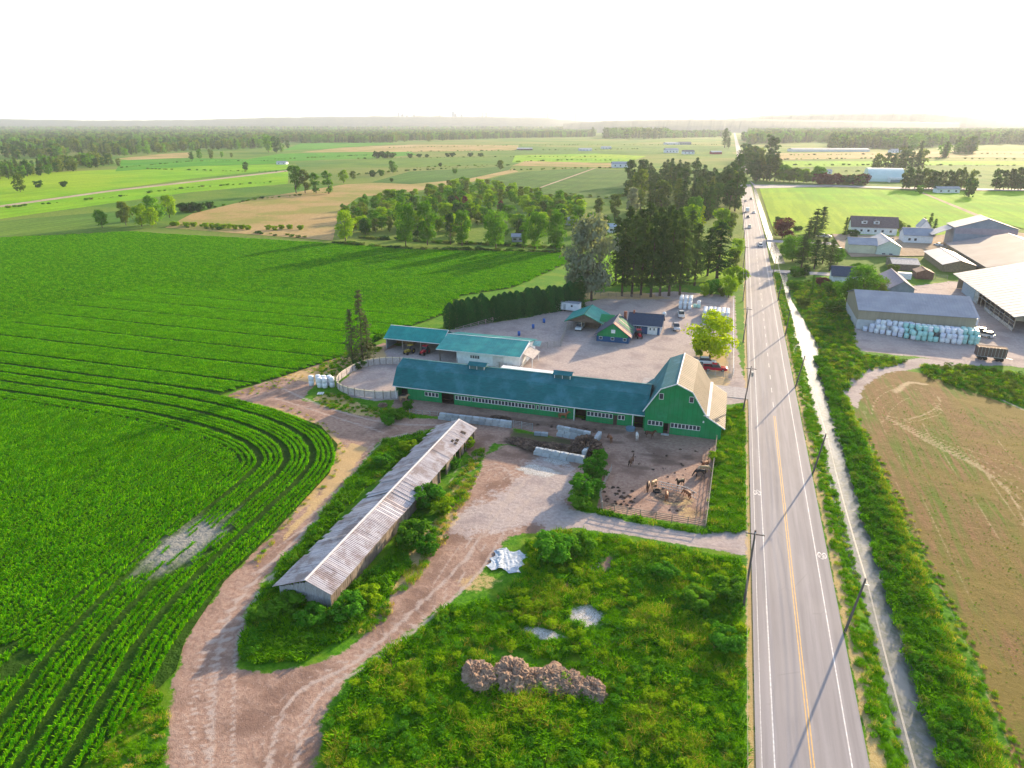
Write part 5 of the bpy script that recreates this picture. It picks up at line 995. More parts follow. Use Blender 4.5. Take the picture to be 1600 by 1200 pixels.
# distant woods: one mass each
FP = []
for k, c, sd in (('round', 'mid', 1), ('tall', 'dark', 2), ('grove', 'conifer', 1), ('round', 'olive', 2), ('fir', 'conifer', 2)): FP.append(proto(k, c, 0, sd)[0])
def mass(name, label, pts, h0, h1, protos, seed, w=1.1):
    r = np.random.default_rng(seed); n = len(pts); h = r.uniform(h0, h1, n); scatter(name, label, np.c_[np.array(pts), np.zeros(n)], r.uniform(0, 6.28, n), np.c_[h*w, h*w, h], r.integers(0, len(protos), n), protos)
mass('plantation_rear', 'farther trees of the yellow-green plantation merging into one canopy', back_, 6, 11, [proto('round', 'bright', 1, 0)[0], proto('round', 'mid', 1, 1)[0], proto('tall', 'olive', 1, 2)[0], proto('round', 'bright', 1, 2)[0]], 51)
mass('deep_wood_rear', 'rear of the deep dark wood left of the road', back2_, 14, 24, [proto('grove', 'conifer', 1, 0)[0], proto('tall', 'dark', 1, 1)[0], proto('grove', 'dark', 1, 2)[0]], 52)
def wood(name, label, polys, gap, h0, h1, seed):
    r = np.random.default_rng(seed); P = []
    for poly in polys:
        g = GP(poly); a = np.array(g); area = .5*abs(np.dot(a[:, 0], np.roll(a[:, 1], 1))-np.dot(a[:, 1], np.roll(a[:, 0], 1))); P.append(rand_in(g, max(8, int(area/gap**2)), r))
    P = np.concatenate(P); nz = smooth_noise(P[:, 0], P[:, 1], 160, seed); P = P[nz > -.75+r.normal(size=len(P))*.15]; n = len(P); h = r.uniform(h0, h1, n)
    scatter(name, label, np.c_[P, np.zeros(n)], r.uniform(0, 6.28, n), np.c_[h*1.15, h*1.15, h], r.integers(0, 5, n), FP)
wood('left_wood', 'bluish distant wood of mixed trees at left', [[(-60, 262), (20, 250), (150, 243), (185, 245), (300, 236), (420, 232), (450, 222), (470, 214), (440, 207), (200, 205), (-60, 207)]], 26, 13, 26, 31)
wood('left_wood', 'line of darker trees on the left beyond the green strips', [[(-60, 290), (30, 280), (110, 272), (180, 256), (175, 250), (60, 262), (-60, 275)]], 17, 9, 19, 32)
wood('middle_wood', 'distant belt of dark trees in the middle', [[(440, 222), (560, 221), (700, 219), (800, 216), (930, 214), (930, 206), (800, 206), (600, 207), (440, 208)], [(470, 224), (620, 223), (620, 220), (470, 221)]], 21, 14, 26, 33)
wood('middle_wood', 'far tree clumps beyond the middle fields', [[(944, 217), (1000, 217), (1005, 210), (944, 210)], [(1005, 218), (1042, 217), (1040, 211), (1005, 212)]], 34, 26, 44, 34)
wood('right_wood', 'hazy belt of trees across the right distance', [[(1170, 226), (1290, 222), (1300, 228), (1450, 232), (1500, 226), (1700, 226), (1700, 208), (1170, 208)]], 24, 18, 36, 35)
wood('right_wood', 'nearer hazy clumps of trees at right', [[(1294, 234), (1370, 232), (1440, 234), (1450, 229), (1370, 227), (1294, 229)], [(1490, 242), (1522, 241), (1520, 236), (1490, 236)]], 22, 18, 34, 36)
wood('middle_wood', 'scattered tree belts on both sides of the far road', [[(1040, 216), (1140, 214), (1140, 211), (1040, 212)], [(1160, 222), (1240, 220), (1240, 216), (1160, 217)], [(1250, 214), (1600, 214), (1600, 210), (1250, 210)], [(1400, 248), (1480, 247), (1480, 245), (1400, 246)]], 24, 16, 30, 38)
wood('horizon_wood', 'faint woods near the horizon', [[(-200, 206), (1900, 206), (1900, 200.5), (-200, 200.5)]], 48, 20, 40, 37)

def hedge_line(name, label, lines, step, h0, h1, seed):
    r = np.random.default_rng(seed); P = []
    for l in lines:
        g = np.array(GP(l)); q = np.r_[0, np.cumsum(np.linalg.norm(np.diff(g, axis=0), axis=1))]; t = np.arange(0, q[-1], step); t = t[smooth_noise(t, t*.3, 25, seed) > -.35]; P.append(np.stack([np.interp(t, q, g[:, 0]), np.interp(t, q, g[:, 1])], 1)+r.normal(size=(len(t), 2))*step*.25)
    P = np.concatenate(P); n = len(P); h = r.uniform(h0, h1, n); scatter(name, label, np.c_[P, np.full(n, -.2)], r.uniform(0, 6.28, n), np.c_[h*1.8, h*1.8, h], r.integers(0, 3, n), SHR)
SHR = [proto('shrub', c, 0, k)[0] for k, c in enumerate(('dark', 'mid', 'olive'))]
hedge_line('field_hedge', 'low dark hedges dividing the far fields on the left', [[(0, 326), (170, 309), (300, 293), (440, 284)], [(190, 262), (300, 252), (430, 251)], [(270, 352), (520, 376)], [(410, 268), (452, 268)], [(230, 264), (385, 268)], [(290, 332), (400, 312)], [(400, 311), (440, 308), (520, 300)], [(430, 249), (560, 243), (640, 241)]], 5, .6, 2.2, 41)
hedge_line('field_hedge', 'low dark hedges and ditches across the middle fields', [[(560, 248), (800, 245), (960, 245)], [(500, 278), (620, 268), (800, 258)], [(805, 253), (900, 250), (985, 251)], [(800, 266), (900, 263), (975, 263)], [(600, 231), (820, 227), (1140, 226)], [(640, 237), (1000, 233)], [(870, 302), (955, 310), (985, 300)], [(650, 262), (760, 258)]], 8, .8, 2.6, 42)
hedge_line('field_hedge', 'hedge lines across the hazy fields at right', [[(1180, 250), (1400, 247), (1700, 250)], [(1200, 258), (1600, 259)], [(1200, 243), (1500, 240), (1700, 242)], [(1310, 268), (1360, 268)], [(1440, 275), (1560, 276)]], 9, .8, 3, 43)
hedge_line('verge_scrub', 'scrubby undergrowth below the trees behind the maize', [[(520, 380), (640, 390), (760, 392), (890, 396)], [(560, 372), (700, 380), (880, 388)]], 1.6, .8, 2.4, 44)
# hills
HM = leafmat('hill_forest', (.06, .10, .05), (.08, .12, .06), .0)
def hill(name, prof, dist, depth, seed):
    """a wooded ridge; prof lists (px, top row) and gives its height along its length"""
    f = MB(); r = random.Random(seed); px = np.array([p[0] for p in prof], float); tp = np.array([p[1] for p in prof], float); n = 260; xs = np.linspace(px[0], px[-1], n); c = np.interp(xs, px, tp); rows = []
    prev = None
    for j in range(7):
        s = math.sin(math.pi*j/6); row_ = []
        for i in range(n):
            Y = dist+depth*(j/6-.5); X = (xs[i]-800)/1142*Y; h = max(0., (CAM_H+(193-c[i])/1142*dist*1.06))*s
            h = h*(1+.012*math.sin(i*.9+seed)+.012*math.sin(i*.37+j))+(r.uniform(0, 2) if 0 < j < 6 else 0); row_.append((X*CY-Y*SY, X*SY+Y*CY, max(h, -.3)))
        if prev:
            for i in range(n-1): f.face([prev[i], prev[i+1], row_[i+1], row_[i]])
        prev = row_
    m, t, b = newmat(name+'_woods'); nn = t.noise(t.pos(), .02, 4, .7); t.link(t.mix(t.ramp(nn, .4, .6), (.03, .06, .045), (.05, .08, .05)), b.inputs['Base Color']); b.inputs['Roughness'].default_value = 1
    tag(f.obj(name, m, smooth=False), kind='structure')
hill('hills', [(-300, 190), (0, 187), (160, 189), (300, 188), (420, 185), (520, 183.5), (640, 183), (760, 183.5), (850, 185), (900, 189), (960, 192)], 7300, 1500, 1)
hill('hills', [(880, 193), (950, 189), (1050, 187.5), (1180, 187), (1300, 189), (1500, 192)], 5200, 900, 2)
hill('hills', [(1050, 192), (1160, 185), (1210, 181), (1300, 178.5), (1380, 178), (1440, 177.5), (1500, 182), (1560, 188), (1640, 192)], 5600, 1200, 3)
for i, (a, t, w) in enumerate([(624, 177.5, 22), (630, 180, 30), (637, 181, 24), (648, 180, 26), (688, 181, 26), (709, 176, 30), (713, 179, 22), (722, 180, 26), (754, 177, 20), (760, 176.5, 20), (856, 178, 20), (899, 178, 14)]):
    Y = 8200; X = (a-800)/1142*Y; h = CAM_H+(193-t)/1142*Y
    o = thing('tower_block', 'faint distant high-rise tower, %s from the left on the skyline' % ORD[i], 'tower', (X*CY-Y*SY, X*SY+Y*CY, 0), 0, 'skyline towers'); MB().box(-w/2, w/2, -w/2, w/2, 0, h).obj('tower_wall', GREYR, o); MB().box(-w/4, w/4, -w/4, w/4, h, h+8).obj('plant_room', GREYR, o)

# ================================================================== FAR BUILDINGS
def far_house(px0, px1, py, h, label, wm, rm, name='house', cat_='house', deep=.8, win=True):
    a, b = G(px0, py), G(px1, py); w = math.hypot(b[0]-a[0], b[1]-a[1]); rz = math.atan2(b[1]-a[1], b[0]-a[0]); d = w*deep
    o = thing(name, label, cat_, (a[0], a[1], 0), rz); MB().box(0, w, 0, d, 0, h).obj('wall', wm, o); r = h*1.55
    slope('roof_slope', o, rm, (-.5, -.5, h), (w+.5, -.5, h), (w+.5, d/2, r), (-.5, d/2, r)); slope('roof_slope', o, rm, (-.5, d+.5, h), (w+.5, d+.5, h), (w+.5, d/2+.01, r), (-.5, d/2+.01, r))
    if win:
        n = max(2, int(w/6))
        for i in range(n): MB().box(-.8, .8, -.08, -.01, h*.35, h*.7).obj('window', GLASS, o, (w*(i+.5)/n, 0, 0))
far_house(957, 990, 262, 5, 'long white warehouse with a blue-grey roof beyond the berry rows', WHITEW, GREYR, 'warehouse', 'warehouse', .5)
far_house(1238, 1359, 237, 4.5, 'very long low white greenhouse across the far right fields', WTRIM, WHITER, 'greenhouse', 'greenhouse', .18, False)
far_house(1393, 1416, 239, 5, 'small white barn right of the long greenhouse', WHITEW, WHITER, 'barn', 'barn', .5)
far_house(1464, 1499, 302, 3.6, 'white bungalow beside the side road', WHITEW, WHITER, deep=.35)
far_house(1040, 1060, 239, 6, 'large pale house among the far middle fields', WHITEW, GREYR); far_house(1068, 1085, 241, 5, 'dark-roofed house right of the large pale one', WHITEW, NAVYR); far_house(1112, 1128, 241, 4, 'red-walled house near the far road', mat('red_wall', (.35, .06, .08)), WHITER)
far_house(1040, 1062, 226, 4, 'low sheds on the far middle plain', WHITEW, GREYR, 'shed', 'shed'); far_house(1062, 1080, 226, 5, 'dark shed block on the far middle plain', GREYR, NAVYR, 'shed', 'shed')
far_house(905, 925, 236, 4, 'white-roofed farm shed left of the pale house', WHITEW, WHITER, 'shed', 'shed'); far_house(940, 955, 233, 4, 'small white farm shed in the middle fields', WHITEW, WHITER, 'shed', 'shed'); far_house(808, 832, 235, 3.5, 'low brownish farm buildings at the edge of a far field', BROWNR, GREYR, 'shed', 'shed')
far_house(432, 447, 257, 3, 'small white shed beside a dark bush on the left fields', WHITEW, WHITER, 'shed', 'shed')
far_house(1284, 1300, 272, 3.5, 'white garden shed among trees near the side road', WHITEW, WHITER, 'shed', 'shed')
for i, (a, b, y) in enumerate([(560, 575, 208), (578, 590, 210), (595, 604, 207), (612, 630, 210), (640, 660, 208), (662, 676, 206), (684, 700, 210), (705, 722, 208), (730, 748, 212), (20, 40, 230), (45, 66, 228), (100, 128, 226), (293, 304, 204)]):
    far_house(a, b, y, 8, 'distant pale building, %s of the scattered settlement before the hills' % ORD[i], WHITEW, rt.choice([BROWNR, GREYR, WHITER]), 'building', 'building', .6)
# curved hall
gh = G(1356, 284); ho = thing('quonset_hall', 'pale green arched hall by the side road', 'hall', (gh[0], gh[1]+2, 0)); pr2 = [(20*math.cos(t)+20, 13*math.sin(t)) for t in np.linspace(0, math.pi, 13)]
hw = 34.; MB().prism([(y*.9, z_) for y, z_ in pr2], 0, hw, 'x').obj('arched_shell', mat('pale_green_shell', (.62, .72, .68), (.55, .65, .62), .1, .5), ho)
MB().box(hw*.55, hw*.98, -6, .1, 0, 5).obj('annex', WHITEW, ho); MB().box(hw*.6, hw*.9, -6.1, -6.02, .2, 3).obj('annex_door', GREYR, ho)
# roofs glimpsed in the wood
far_house(934, 962, 364, 3.2, 'blue-grey roofed house half hidden among the trees', WHITEW, mat('pale_blue_roof', (.45, .52, .60)), deep=.5); far_house(878, 895, 352, 3, 'pale shed roof showing between the trees behind the maize', WHITEW, WHITER, 'shed', 'shed'); far_house(800, 818, 378, 2.6, 'small grey shed under the trees behind the maize', GREYR, GREYR, 'shed', 'shed'); far_house(1060, 1072, 312, 3.5, 'pink-red cottage among the trees of the deep wood', mat('pink_wall', (.5, .2, .2)), WHITER)

# ================================================================== BLOCK WALLS, FENCES
_bk = {}
def block_mesh(l):
    k = round(l, 2)
    if k not in _bk:
        f = MB(); b = .05; h = .72; w = .7
        f.hull8([(b, 0, 0), (l-b, 0, 0), (l-b, w, 0), (b, w, 0), (b, 0, h-b), (l-b, 0, h-b), (l-b, w, h-b), (b, w, h-b)])
        f.hull8([(b, 0, h-b), (l-b, 0, h-b), (l-b, w, h-b), (b, w, h-b), (b*2.5, b, h), (l-b*2.5, b, h), (l-b*2.5, w-b, h), (b*2.5, w-b, h)]); f.box(l/2-.2, l/2+.2, w/2-.08, w/2+.08, h, h+.06); _bk[k] = f.mesh('concrete_block', CONCV)
    return _bk[k]
m_, t_, b_ = newmat('block_concrete'); ro = t_.new('ObjectInfo').outputs['Random']; n = t_.noise(t_.pos(), 1.5, 5)
c = t_.mix(ro, (.24, .28, .32), (.44, .48, .52)); c = t_.mix(t_.math('MULTIPLY', t_.ramp(n, .5, .7), .6), c, (.22, .24, .20)); t_.link(c, b_.inputs['Base Color']); b_.inputs['Roughness'].default_value = .9; CONCV = m_
def block_wall(label, x0, y0, x1, y1, courses, l=1.5):
    L = math.hypot(x1-x0, y1-y0); a = math.atan2(y1-y0, x1-x0); n = max(1, round(L/l)); l = L/n
    o = thing('block_wall', label, 'wall', (x0, y0, 0), a)
    for c in range(courses):
        for i in range(n - (c == courses-1 and courses > 1 and 0)):
            link('concrete_block', block_mesh(l), o, (i*l+(0 if c % 2 == 0 or i == n-1 else .3), rt.uniform(-.05, .05), -.08+c*.725), rt.uniform(-.012, .012))
    return o
a, b = G(684, 655), G(800, 668); block_wall('long retaining wall of big concrete blocks in front of the green stable', a[0], a[1], b[0], b[1]-.3, 2, 1.5)
a, b = G(869, 681), G(925, 692); block_wall('three-course block wall at the back of the manure pit', a[0], a[1], b[0]-.5, b[1], 3, 1.4)
a, b = G(833, 710), G(912, 724); block_wall('low block wall along the front of the manure pit', a[0], a[1], b[0], b[1]-.2, 2, 1.5)
a, b = G(913, 717), G(940, 684); block_wall('block wall closing the right end of the manure pit', a[0], a[1], b[0], b[1], 2, 1.4)
a, b = G(834, 680), G(856, 682); block_wall('short single row of blocks between the two block walls', a[0], a[1], b[0], b[1], 1, 1.3)
_ps = {}
def fence(label, pts, h=1.35, gap=2.6, rails=3, m=None, name='rail_fence', rw=.09, ph=None):
    """posts (one shared mesh) and rails, each its own part"""
    m = m or WOOD; g = [Vector((*G(*p)[:2], 0)) if len(p) == 2 else Vector(p) for p in pts]
    o = thing(name, label, 'fence', g[0]); key = (h, m.name)
    if key not in _ps: _ps[key] = MB().box(-.06, .06, -.06, .06, -.1, h+.08).mesh('post', m)
    for i, (a, b) in enumerate(zip(g, g[1:])):
        L = (b-a).length; n = max(1, round(L/gap)); d = (b-a)/n; rz = math.atan2(d.y, d.x); dl = d.length
        k2 = (round(dl, 1), m.name, rw)
        if k2 not in _ps: _ps[k2] = MB().box(0, dl, -.03, .03, -rw/2, rw/2).mesh('rail', m)
        for k in range(n+(1 if i == len(g)-2 else 0)):
            p = a+d*k-g[0]; link('post', _ps[key], o, p, rz)
            if k < n:
                for r in range(rails): link('rail', _ps[k2], o, (p.x-.07*math.sin(rz), p.y+.07*math.cos(rz), h*(r+1)/rails-.08), rz, (dl/k2[0], 1, 1))
    return o
GREYWOOD = mat('grey_fence_wood', (.40, .36, .34), (.28, .25, .23), 3, .9)
fence('timber rail fence along the front of the horse paddock', [(940, 796), (1000, 808), (1100, 824)], 1.3, 2.4, 4, WOOD)
fence('pale rail fence between the paddock and the green roadside strip', [(1119, 690), (1102, 822)], 1.3, 2.6, 3, WOODL)
fence('sagging curved fence on the left side of the paddock', [(955, 735), (945, 755), (937, 775), (941, 796)], 1.1, 1.8, 3, GREYWOOD)
fence('dark rail fence along the yard in front of the cedar hedge', [(712, 520), (770, 503), (830, 487)], 1.4, 3, 3, GREYWOOD)
fence('wooden fence closing the arena beside the carport', [(845, 545), (876, 541), (884, 518), (905, 508)], 1.7, 2.2, 5, GREYWOOD)
fence('white topped fence by the road at the yard corner', [(1146, 585), (1146, 500), (1146, 470)], 1.3, 2.6, 2, WTRIM, rw=.07)
fence('timber railing round the parked pickup near the barn', [(1105, 585), (1143, 592), (1145, 583)], 1.3, 2, 4, GREYWOOD)
fence('wooden pen fence in front of the white stable', [(714, 575), (716, 566), (770, 572), (812, 580), (822, 570)], 1.3, 2, 3, GREYWOOD)
fence('dark rail fence at the back of the yard below the conifers', [(938, 463), (1000, 466)], 1.3, 3, 3, WOOD)
fence('metal gate panels between the block wall and the manure pit', [(802, 668), (815, 670), (832, 673)], 1.5, 2.2, 5, METAL, 'gate_panel', .05)
fence('grey railing on the paved strip before the stable', [(684, 650), (660, 648), (640, 646)], 1., 1.8, 2, GREYWOOD)
fence('fence line along the straw yard of the farm across the road', [(1405, 432), (1480, 436)], 1.5, 4, 3, GREYWOOD)
# oval riding pen
pc = thing('riding_pen', 'oval riding pen with pale plank sides left of the green stable', 'pen', (-73.8, 136.3, 0)); n_ = 40
ov = [(11.2*abs(math.cos(t))**.8*math.copysign(1, math.cos(t)), 11.2*abs(math.sin(t))**.8*math.copysign(1, math.sin(t))*1.02) for t in np.linspace(0, 2*math.pi, n_+1)]
PLK = mat('pale_plank', (.52, .47, .46), (.38, .34, .34), 2, .9)
pp = MB().box(-.08, .08, -.08, .08, -.1, 1.9).mesh('post', WOOD)
for (ax, ay), (bx_, by_) in zip(ov, ov[1:]):
    wx_ = ax+pc.location.x; 
    if wx_ > -66.5 and ay < 2: continue
    L = math.hypot(bx_-ax, by_-ay); rz = math.atan2(by_-ay, bx_-ax); link('post', pp, pc, (ax, ay, 0), rz)
    if L < .2: continue
    k = ('pk', round(L, 1))
    if k not in _ps: _ps[k] = [MB().box(0, L, -.03, .03, z0, z0+.36).mesh('plank', PLK) for z0 in (.0, .39, .78, 1.17)]+[MB().box(-.05, L+.05, -.12, .1, 1.62, 1.70).mesh('top_rail', mat('cream_rail', (.66, .60, .42), (.52, .47, .34)))]
    for me_ in _ps[k]: link(me_.name.split('.')[0], me_, pc, (ax, ay, 0), rz)
# ================================================================== BALES
WRAP = {}
for nm, c1, c2 in (('white', (.74, .76, .80), (.62, .65, .70)), ('green', (.38, .66, .62), (.30, .56, .52)), ('lilac', (.66, .68, .78), (.56, .58, .70))):
    WRAP[nm] = mat('bale_wrap_'+nm, c1, c2, 2.5, .28, bump=.5, bscale=6, spec=.5)
BL = {k: MB().lathe([(.02, 0), (.50, .0), (.60, .10), (.62, .6), (.60, 1.10), (.50, 1.2), (.25, 1.23), (.02, 1.22)], 14).mesh('wrapped_bale', m, True) for k, m in WRAP.items()}
def bale(x, y, z, c, label, group, sc=1.0):
    o = link('wrapped_bale', BL[c], None, (x, y, z), rt.uniform(0, 6), (sc, sc, sc*rt.uniform(.96, 1.04))); return tag(o, label, 'hay bale', group)
TIER = ['bottom', 'second', 'third']
a = G(497, 601)
for i, (dx, dy, h) in enumerate([(0, 0, 2), (1.3, .9, 2), (2.55, -.5, 2), (2.7, .95, 2), (3.8, -.4, 2), (4.0, 1.3, 2), (5.1, .6, 2)]):
    for k in range(h): bale(a[0]+dx-1.2, a[1]+dy-.8, k*1.2, 'white', '%s tier white wrapped bale, %s stack from the left, beside the oval pen' % (TIER[k], ORD[i]), 'white bales by the oval pen')
def block_of_bales(x0, y0, nx_, ny_, hf, colf, txt, group, s=1.25):
    for j in range(ny_):
        for i in range(nx_):
            for k in range(hf(i, j)): bale(x0+i*s+rt.uniform(-.05, .05), y0+j*s+rt.uniform(-.05, .05), k*1.2, colf(i, j, k), '%s tier %s bale, %s from left, %s row back, %s' % (TIER[k], {'white': 'white', 'green': 'mint green', 'lilac': 'bluish white'}[colf(i, j, k)], ORD[i], ORD[j], txt), group)
a = G(1063, 482); block_of_bales(a[0], a[1], 3, 4, lambda i, j: 2 if j < 1 else 3, lambda i, j, k: 'white', 'stack behind the pickup', 'tall bale stack behind the pickup', 1.45)
a = G(1084, 480); block_of_bales(a[0]+.3, a[1]-.2, 2, 1, lambda i, j: 1+i, lambda i, j, k: 'green' if k == 0 else 'white', 'beside the tall stack', 'bales beside the tall stack')
a = G(1102, 497); block_of_bales(a[0]-.3, a[1], 6, 5, lambda i, j: 2, lambda i, j, k: 'white' if (i+j) % 3 else 'lilac', 'stack beside the yellow-green maple', 'low bale stack beside the maple', 1.35)
# big pile against the tan shed
rb = random.Random(7); x0 = 41.
for i in range(20):
    front = 215.6-(i*.62 if i < 8 else 5.2+(i-8)*.12) + (0 if i < 17 else .9)
    nrow = 2+int(i*.33) if i < 8 else 5 if i < 15 else 4
    for j in range(nrow):
        y = front+j*1.3
        if y > 216.2: continue
        h = 2 if j == 0 else (3 if j < 4 else 2)
        if i in (0, 4, 7, 12) and j == 0: h = 1
        if 5 <= i <= 8 and j > 0: h = 2 if j < 2 else 3
        for k in range(min(h, 3)):
            gcol = (7 <= i <= 12 and j < 3 and rb.random() < .85) or (i >= 17 and rb.random() < .6)
            c = 'green' if gcol else ('lilac' if rb.random() < .35 else 'white')
            if j > 0 and k < h-1 and j < nrow-1 and i not in (0, 19): continue
            bale(x0+i*1.42+rb.uniform(-.18, .18), y+rb.uniform(-.15, .15)-k*.05, k*1.2, c, '%s tier %s bale, %s column from left, %s row, tan shed pile' % (TIER[k], {'white': 'white', 'green': 'mint green', 'lilac': 'bluish white'}[c], ORD[i], ORD[j]), 'pile of wrapped bales against the tan shed', 1.12)
# brown round bales / heaps at the near edge of the weeds
HAY = mat('weathered_hay', (.30, .20, .14), (.17, .11, .08), 5, .95, bump=1.0, bscale=9, c3=(.38, .27, .19), s3=.8)
hr = np.random.default_rng(5)
def haymound(name, seed, r, h, rough=.05):
    g = random.Random(seed); f = MB(); n, m = 56, 22; P = []
    for j in range(m+1):
        ph = j/m*math.pi/2
        for i in range(n):
            t = i/n*2*math.pi; x, y, zz = math.cos(ph)**.75*math.cos(t), math.cos(ph)**.75*math.sin(t), math.sin(ph)**1.1
            q = 1+.16*float(smooth_noise(x*3+zz, y*3-zz, 1.6, seed))+.10*float(smooth_noise(x*9+zz*4, y*9+zz*5, 1.4, seed+50))+g.uniform(-rough, rough)
            P.append((r*q*x, r*q*y, h*zz*(q+g.uniform(-.05, .05))))
    f.v = P
    for j in range(m):
        for i in range(n): k = (i+1) % n; f.f.append((j*n+i, j*n+k, (j+1)*n+k, (j+1)*n+i)); f.m.append(0)
    return f.mesh(name, HAY, False)
for i, (px, py, w) in enumerate([(750, 1062, 2.2), (800, 1060, 2.4), (836, 1064, 1.9), (862, 1062, 2.0), (893, 1072, 1.8), (925, 1080, 1.7)]):
    x, y, _ = G(px, py); tag(link('hay_heap', haymound('hay_heap', i+3, w*1.12, 1.55 if i < 2 else 1.0), None, (x, y, -.1), rt.uniform(0, 3), (1, .85, 1)), 'rotting brown hay heap, %s from the left in the weeds at the near edge' % ORD[i], 'hay heap', 'row of brown hay heaps')
# manure
DUNG = mat('manure', (.13, .085, .065), (.06, .04, .032), 4, .95, bump=1., bscale=10, c3=(.26, .17, .12), s3=.6)
def heap(label, px, py, rx, ry, h, seed, cat_='manure heap'):
    x, y, _ = G(px, py); me_ = haymound('manure_heap', seed, 1, 1, .2); me_.materials[0] = DUNG; o = link('manure_heap', me_, None, (x, y, -.1), 0, (rx, ry, h)); return tag(o, label, cat_)
heap('long low brown manure heap left of the block-walled pit', 818, 692, 3.2, 1.6, .8, 1); heap('brown manure heap spilling from the pit onto the yard', 842, 700, 3.4, 1.9, .9, 2); heap('manure heap in the middle of the block-walled pit', 873, 704, 4.2, 2.0, 1.1, 4); heap('tallest manure heap banked against the right wall of the pit', 915, 700, 2.6, 3.4, 1.9, 6); heap('dark heap of bedding beside the stable wall', 783, 653, 2.2, .8, .5, 9)
r = np.random.default_rng(9); P = np.concatenate([rand_in(GP([(944, 700), (1110, 700), (1100, 810), (940, 790)]), 40, r), rand_in(GP([(940, 755), (995, 760), (990, 795), (942, 785)]), 45, r), rand_in(GP([(700, 650), (930, 668), (980, 676), (930, 676)]), 60, r)])
clod = haymound('dung_clod', 3, .28, .14, .2); clod.materials[0] = DUNG
scatter('dung', 'dark dung clods scattered over the paddock', np.c_[P, np.full(len(P), -.06)], r.uniform(0, 6, len(P)), r.uniform(.3, 1.1, len(P)), np.zeros(len(P)), [clod])
# plastic sheet
x, y, _ = G(793, 876); f = MB(); n = 22; g = random.Random(2); hts = [[.05+.05*abs(math.sin(i*.9+j*.5))+g.uniform(0, .06)+(.14 if abs(i-9+j*.35) < 1.4 else 0) for i in range(n)] for j in range(n)]
for j in range(n-1):
    for i in range(n-1):
        q = lambda i, j: ((i/(n-1)-.5)*(5.2-1.2*abs(math.sin(j*.35))), (j/(n-1)-.5)*(5.8-1.6*abs(math.cos(i*.31))), hts[j][i])
        f.face([q(i, j), q(i+1, j), q(i+1, j+1), q(i, j+1)])
tag(f.obj('plastic_sheet', mat('crumpled_white_plastic', (.50, .55, .62), (.33, .38, .44), 1.5, .6, spec=.3), None, (x, y, -.03)), 'crumpled white plastic sheet lying on the edge of the weeds', 'plastic sheet')
# ================================================================== POLES AND WIRES
POLE = mat('pole_wood', (.16, .13, .12), (.10, .085, .08), 2, .9, stretch=(6, 6, .5))
def pole(x, y, h, label, group, lean=(0, 0), arm=True, armlen=2.4, transformer=False):
    o = thing('utility_pole', label, 'utility pole', (x, y, 0), 0, group); tx, ty = lean
    MB().cyl((0, 0, -.2), (tx, ty, h), .17, .11, 9).obj('shaft', POLE, o)
    tops = []
    if arm:
        MB().box(tx-armlen/2, tx+armlen/2, ty-.16, ty-.06, h-.55, h-.42).obj('crossarm', POLE, o)
        for s in (-.9, 0, .9):
            MB().lathe([(.03, 0), (.06, .05), (.05, .16), (.01, .18)], 6, (tx+s*armlen/2.1, ty-.11, h-.42)).obj('insulator', WTRIM, o); tops.append((x+tx+s*armlen/2.1, y+ty-.11, h-.25))
    else:
        MB().box(tx-.06, tx+.5, ty-.04, ty+.04, h-.9, h-.82).obj('bracket', METAL, o); tops = [(x+tx, y+ty, h), (x+tx+.4, y+ty, h-.85)]
    if transformer: MB().cyl((tx+.35, ty, h-2.2), (tx+.35, ty, h-1.2), .26, .26, 10).obj('transformer', METAL, o)
    return tops
left = [pole(6.7, y, h, '%s' % l, 'utility poles left of the road', ln, True, 2.2, tr) for y, h, l, ln, tr in [
    (28, 11, 'leftmost-side utility pole nearest the camera at the driveway below the weeds', (0, 0), False), (76.5, 11, 'utility pole with crossarm at the gravel driveway mouth left of the road', (.1, 0), False), (142.8, 9.8, 'double-crossarm utility pole beside the barn corner left of the road', (.5, 0), True),
    (193, 10, 'utility pole left of the road beside the yard fence', (.1, 0), False), (243, 10, 'utility pole left of the road near the wrapped bales', (0, 0), False), (298, 10, 'utility pole left of the road below the grove', (0, 0), False), (355, 10, 'distant utility pole left of the road beside the deep wood', (0, 0), False), (420, 10, 'far utility pole left of the road beyond the grove', (0, 0), False), (490, 10, 'farthest utility pole left of the road', (0, 0), False)]]
rl = ['nearest leaning pole right of the road', 'second leaning pole right of the road', 'third pole right of the road opposite the barn', 'fourth pole right of the road opposite the yard', 'fifth pole right of the road near the lower driveway', 'sixth pole right of the road near the upper driveway', 'seventh pole right of the road', 'eighth pole right of the road']
right = [pole(18.4-.04*i, y, 7.6, rl[i] if i < 8 else 'ninth pole right of the road', 'utility poles right of the road', (1.0 if i < 4 else .4, .1), False) for i, y in enumerate((33, 75.3, 117, 160.7, 203.5, 247, 290.7, 332, 374))]
WIRE = mat('wire_metal', (.38, .37, .35), (.30, .29, .28), 3, .6, .2)
def wire(pts, label, r=.016, sag=.9, group=None):
    f = MB()
    for a, b in zip(pts, pts[1:]):
        a, b = Vector(a), Vector(b); q = [a.lerp(b, t/8)-Vector((0, 0, sag*4*(t/8)*(1-t/8))) for t in range(9)]; f.tube(q, r, 4)
    tag(f.obj('power_line', WIRE), label, 'power line', group)
for k, l in enumerate(('outer power line along the left side of the road', 'middle power line along the left side of the road', 'power line nearest the lanes on the left side')): wire([p[k] for p in left], l, .014, .7, 'power lines left of the road')
for k, l in enumerate(('top cable along the poles right of the road', 'lower cable along the poles right of the road')): wire([p[k] for p in right], l, .02, .5, 'cables right of the road')
wire([(p[1][0]+.1, p[1][1], p[1][2]-.5) for p in right], 'lowest cable along the poles right of the road', .02, .6, 'cables right of the road')
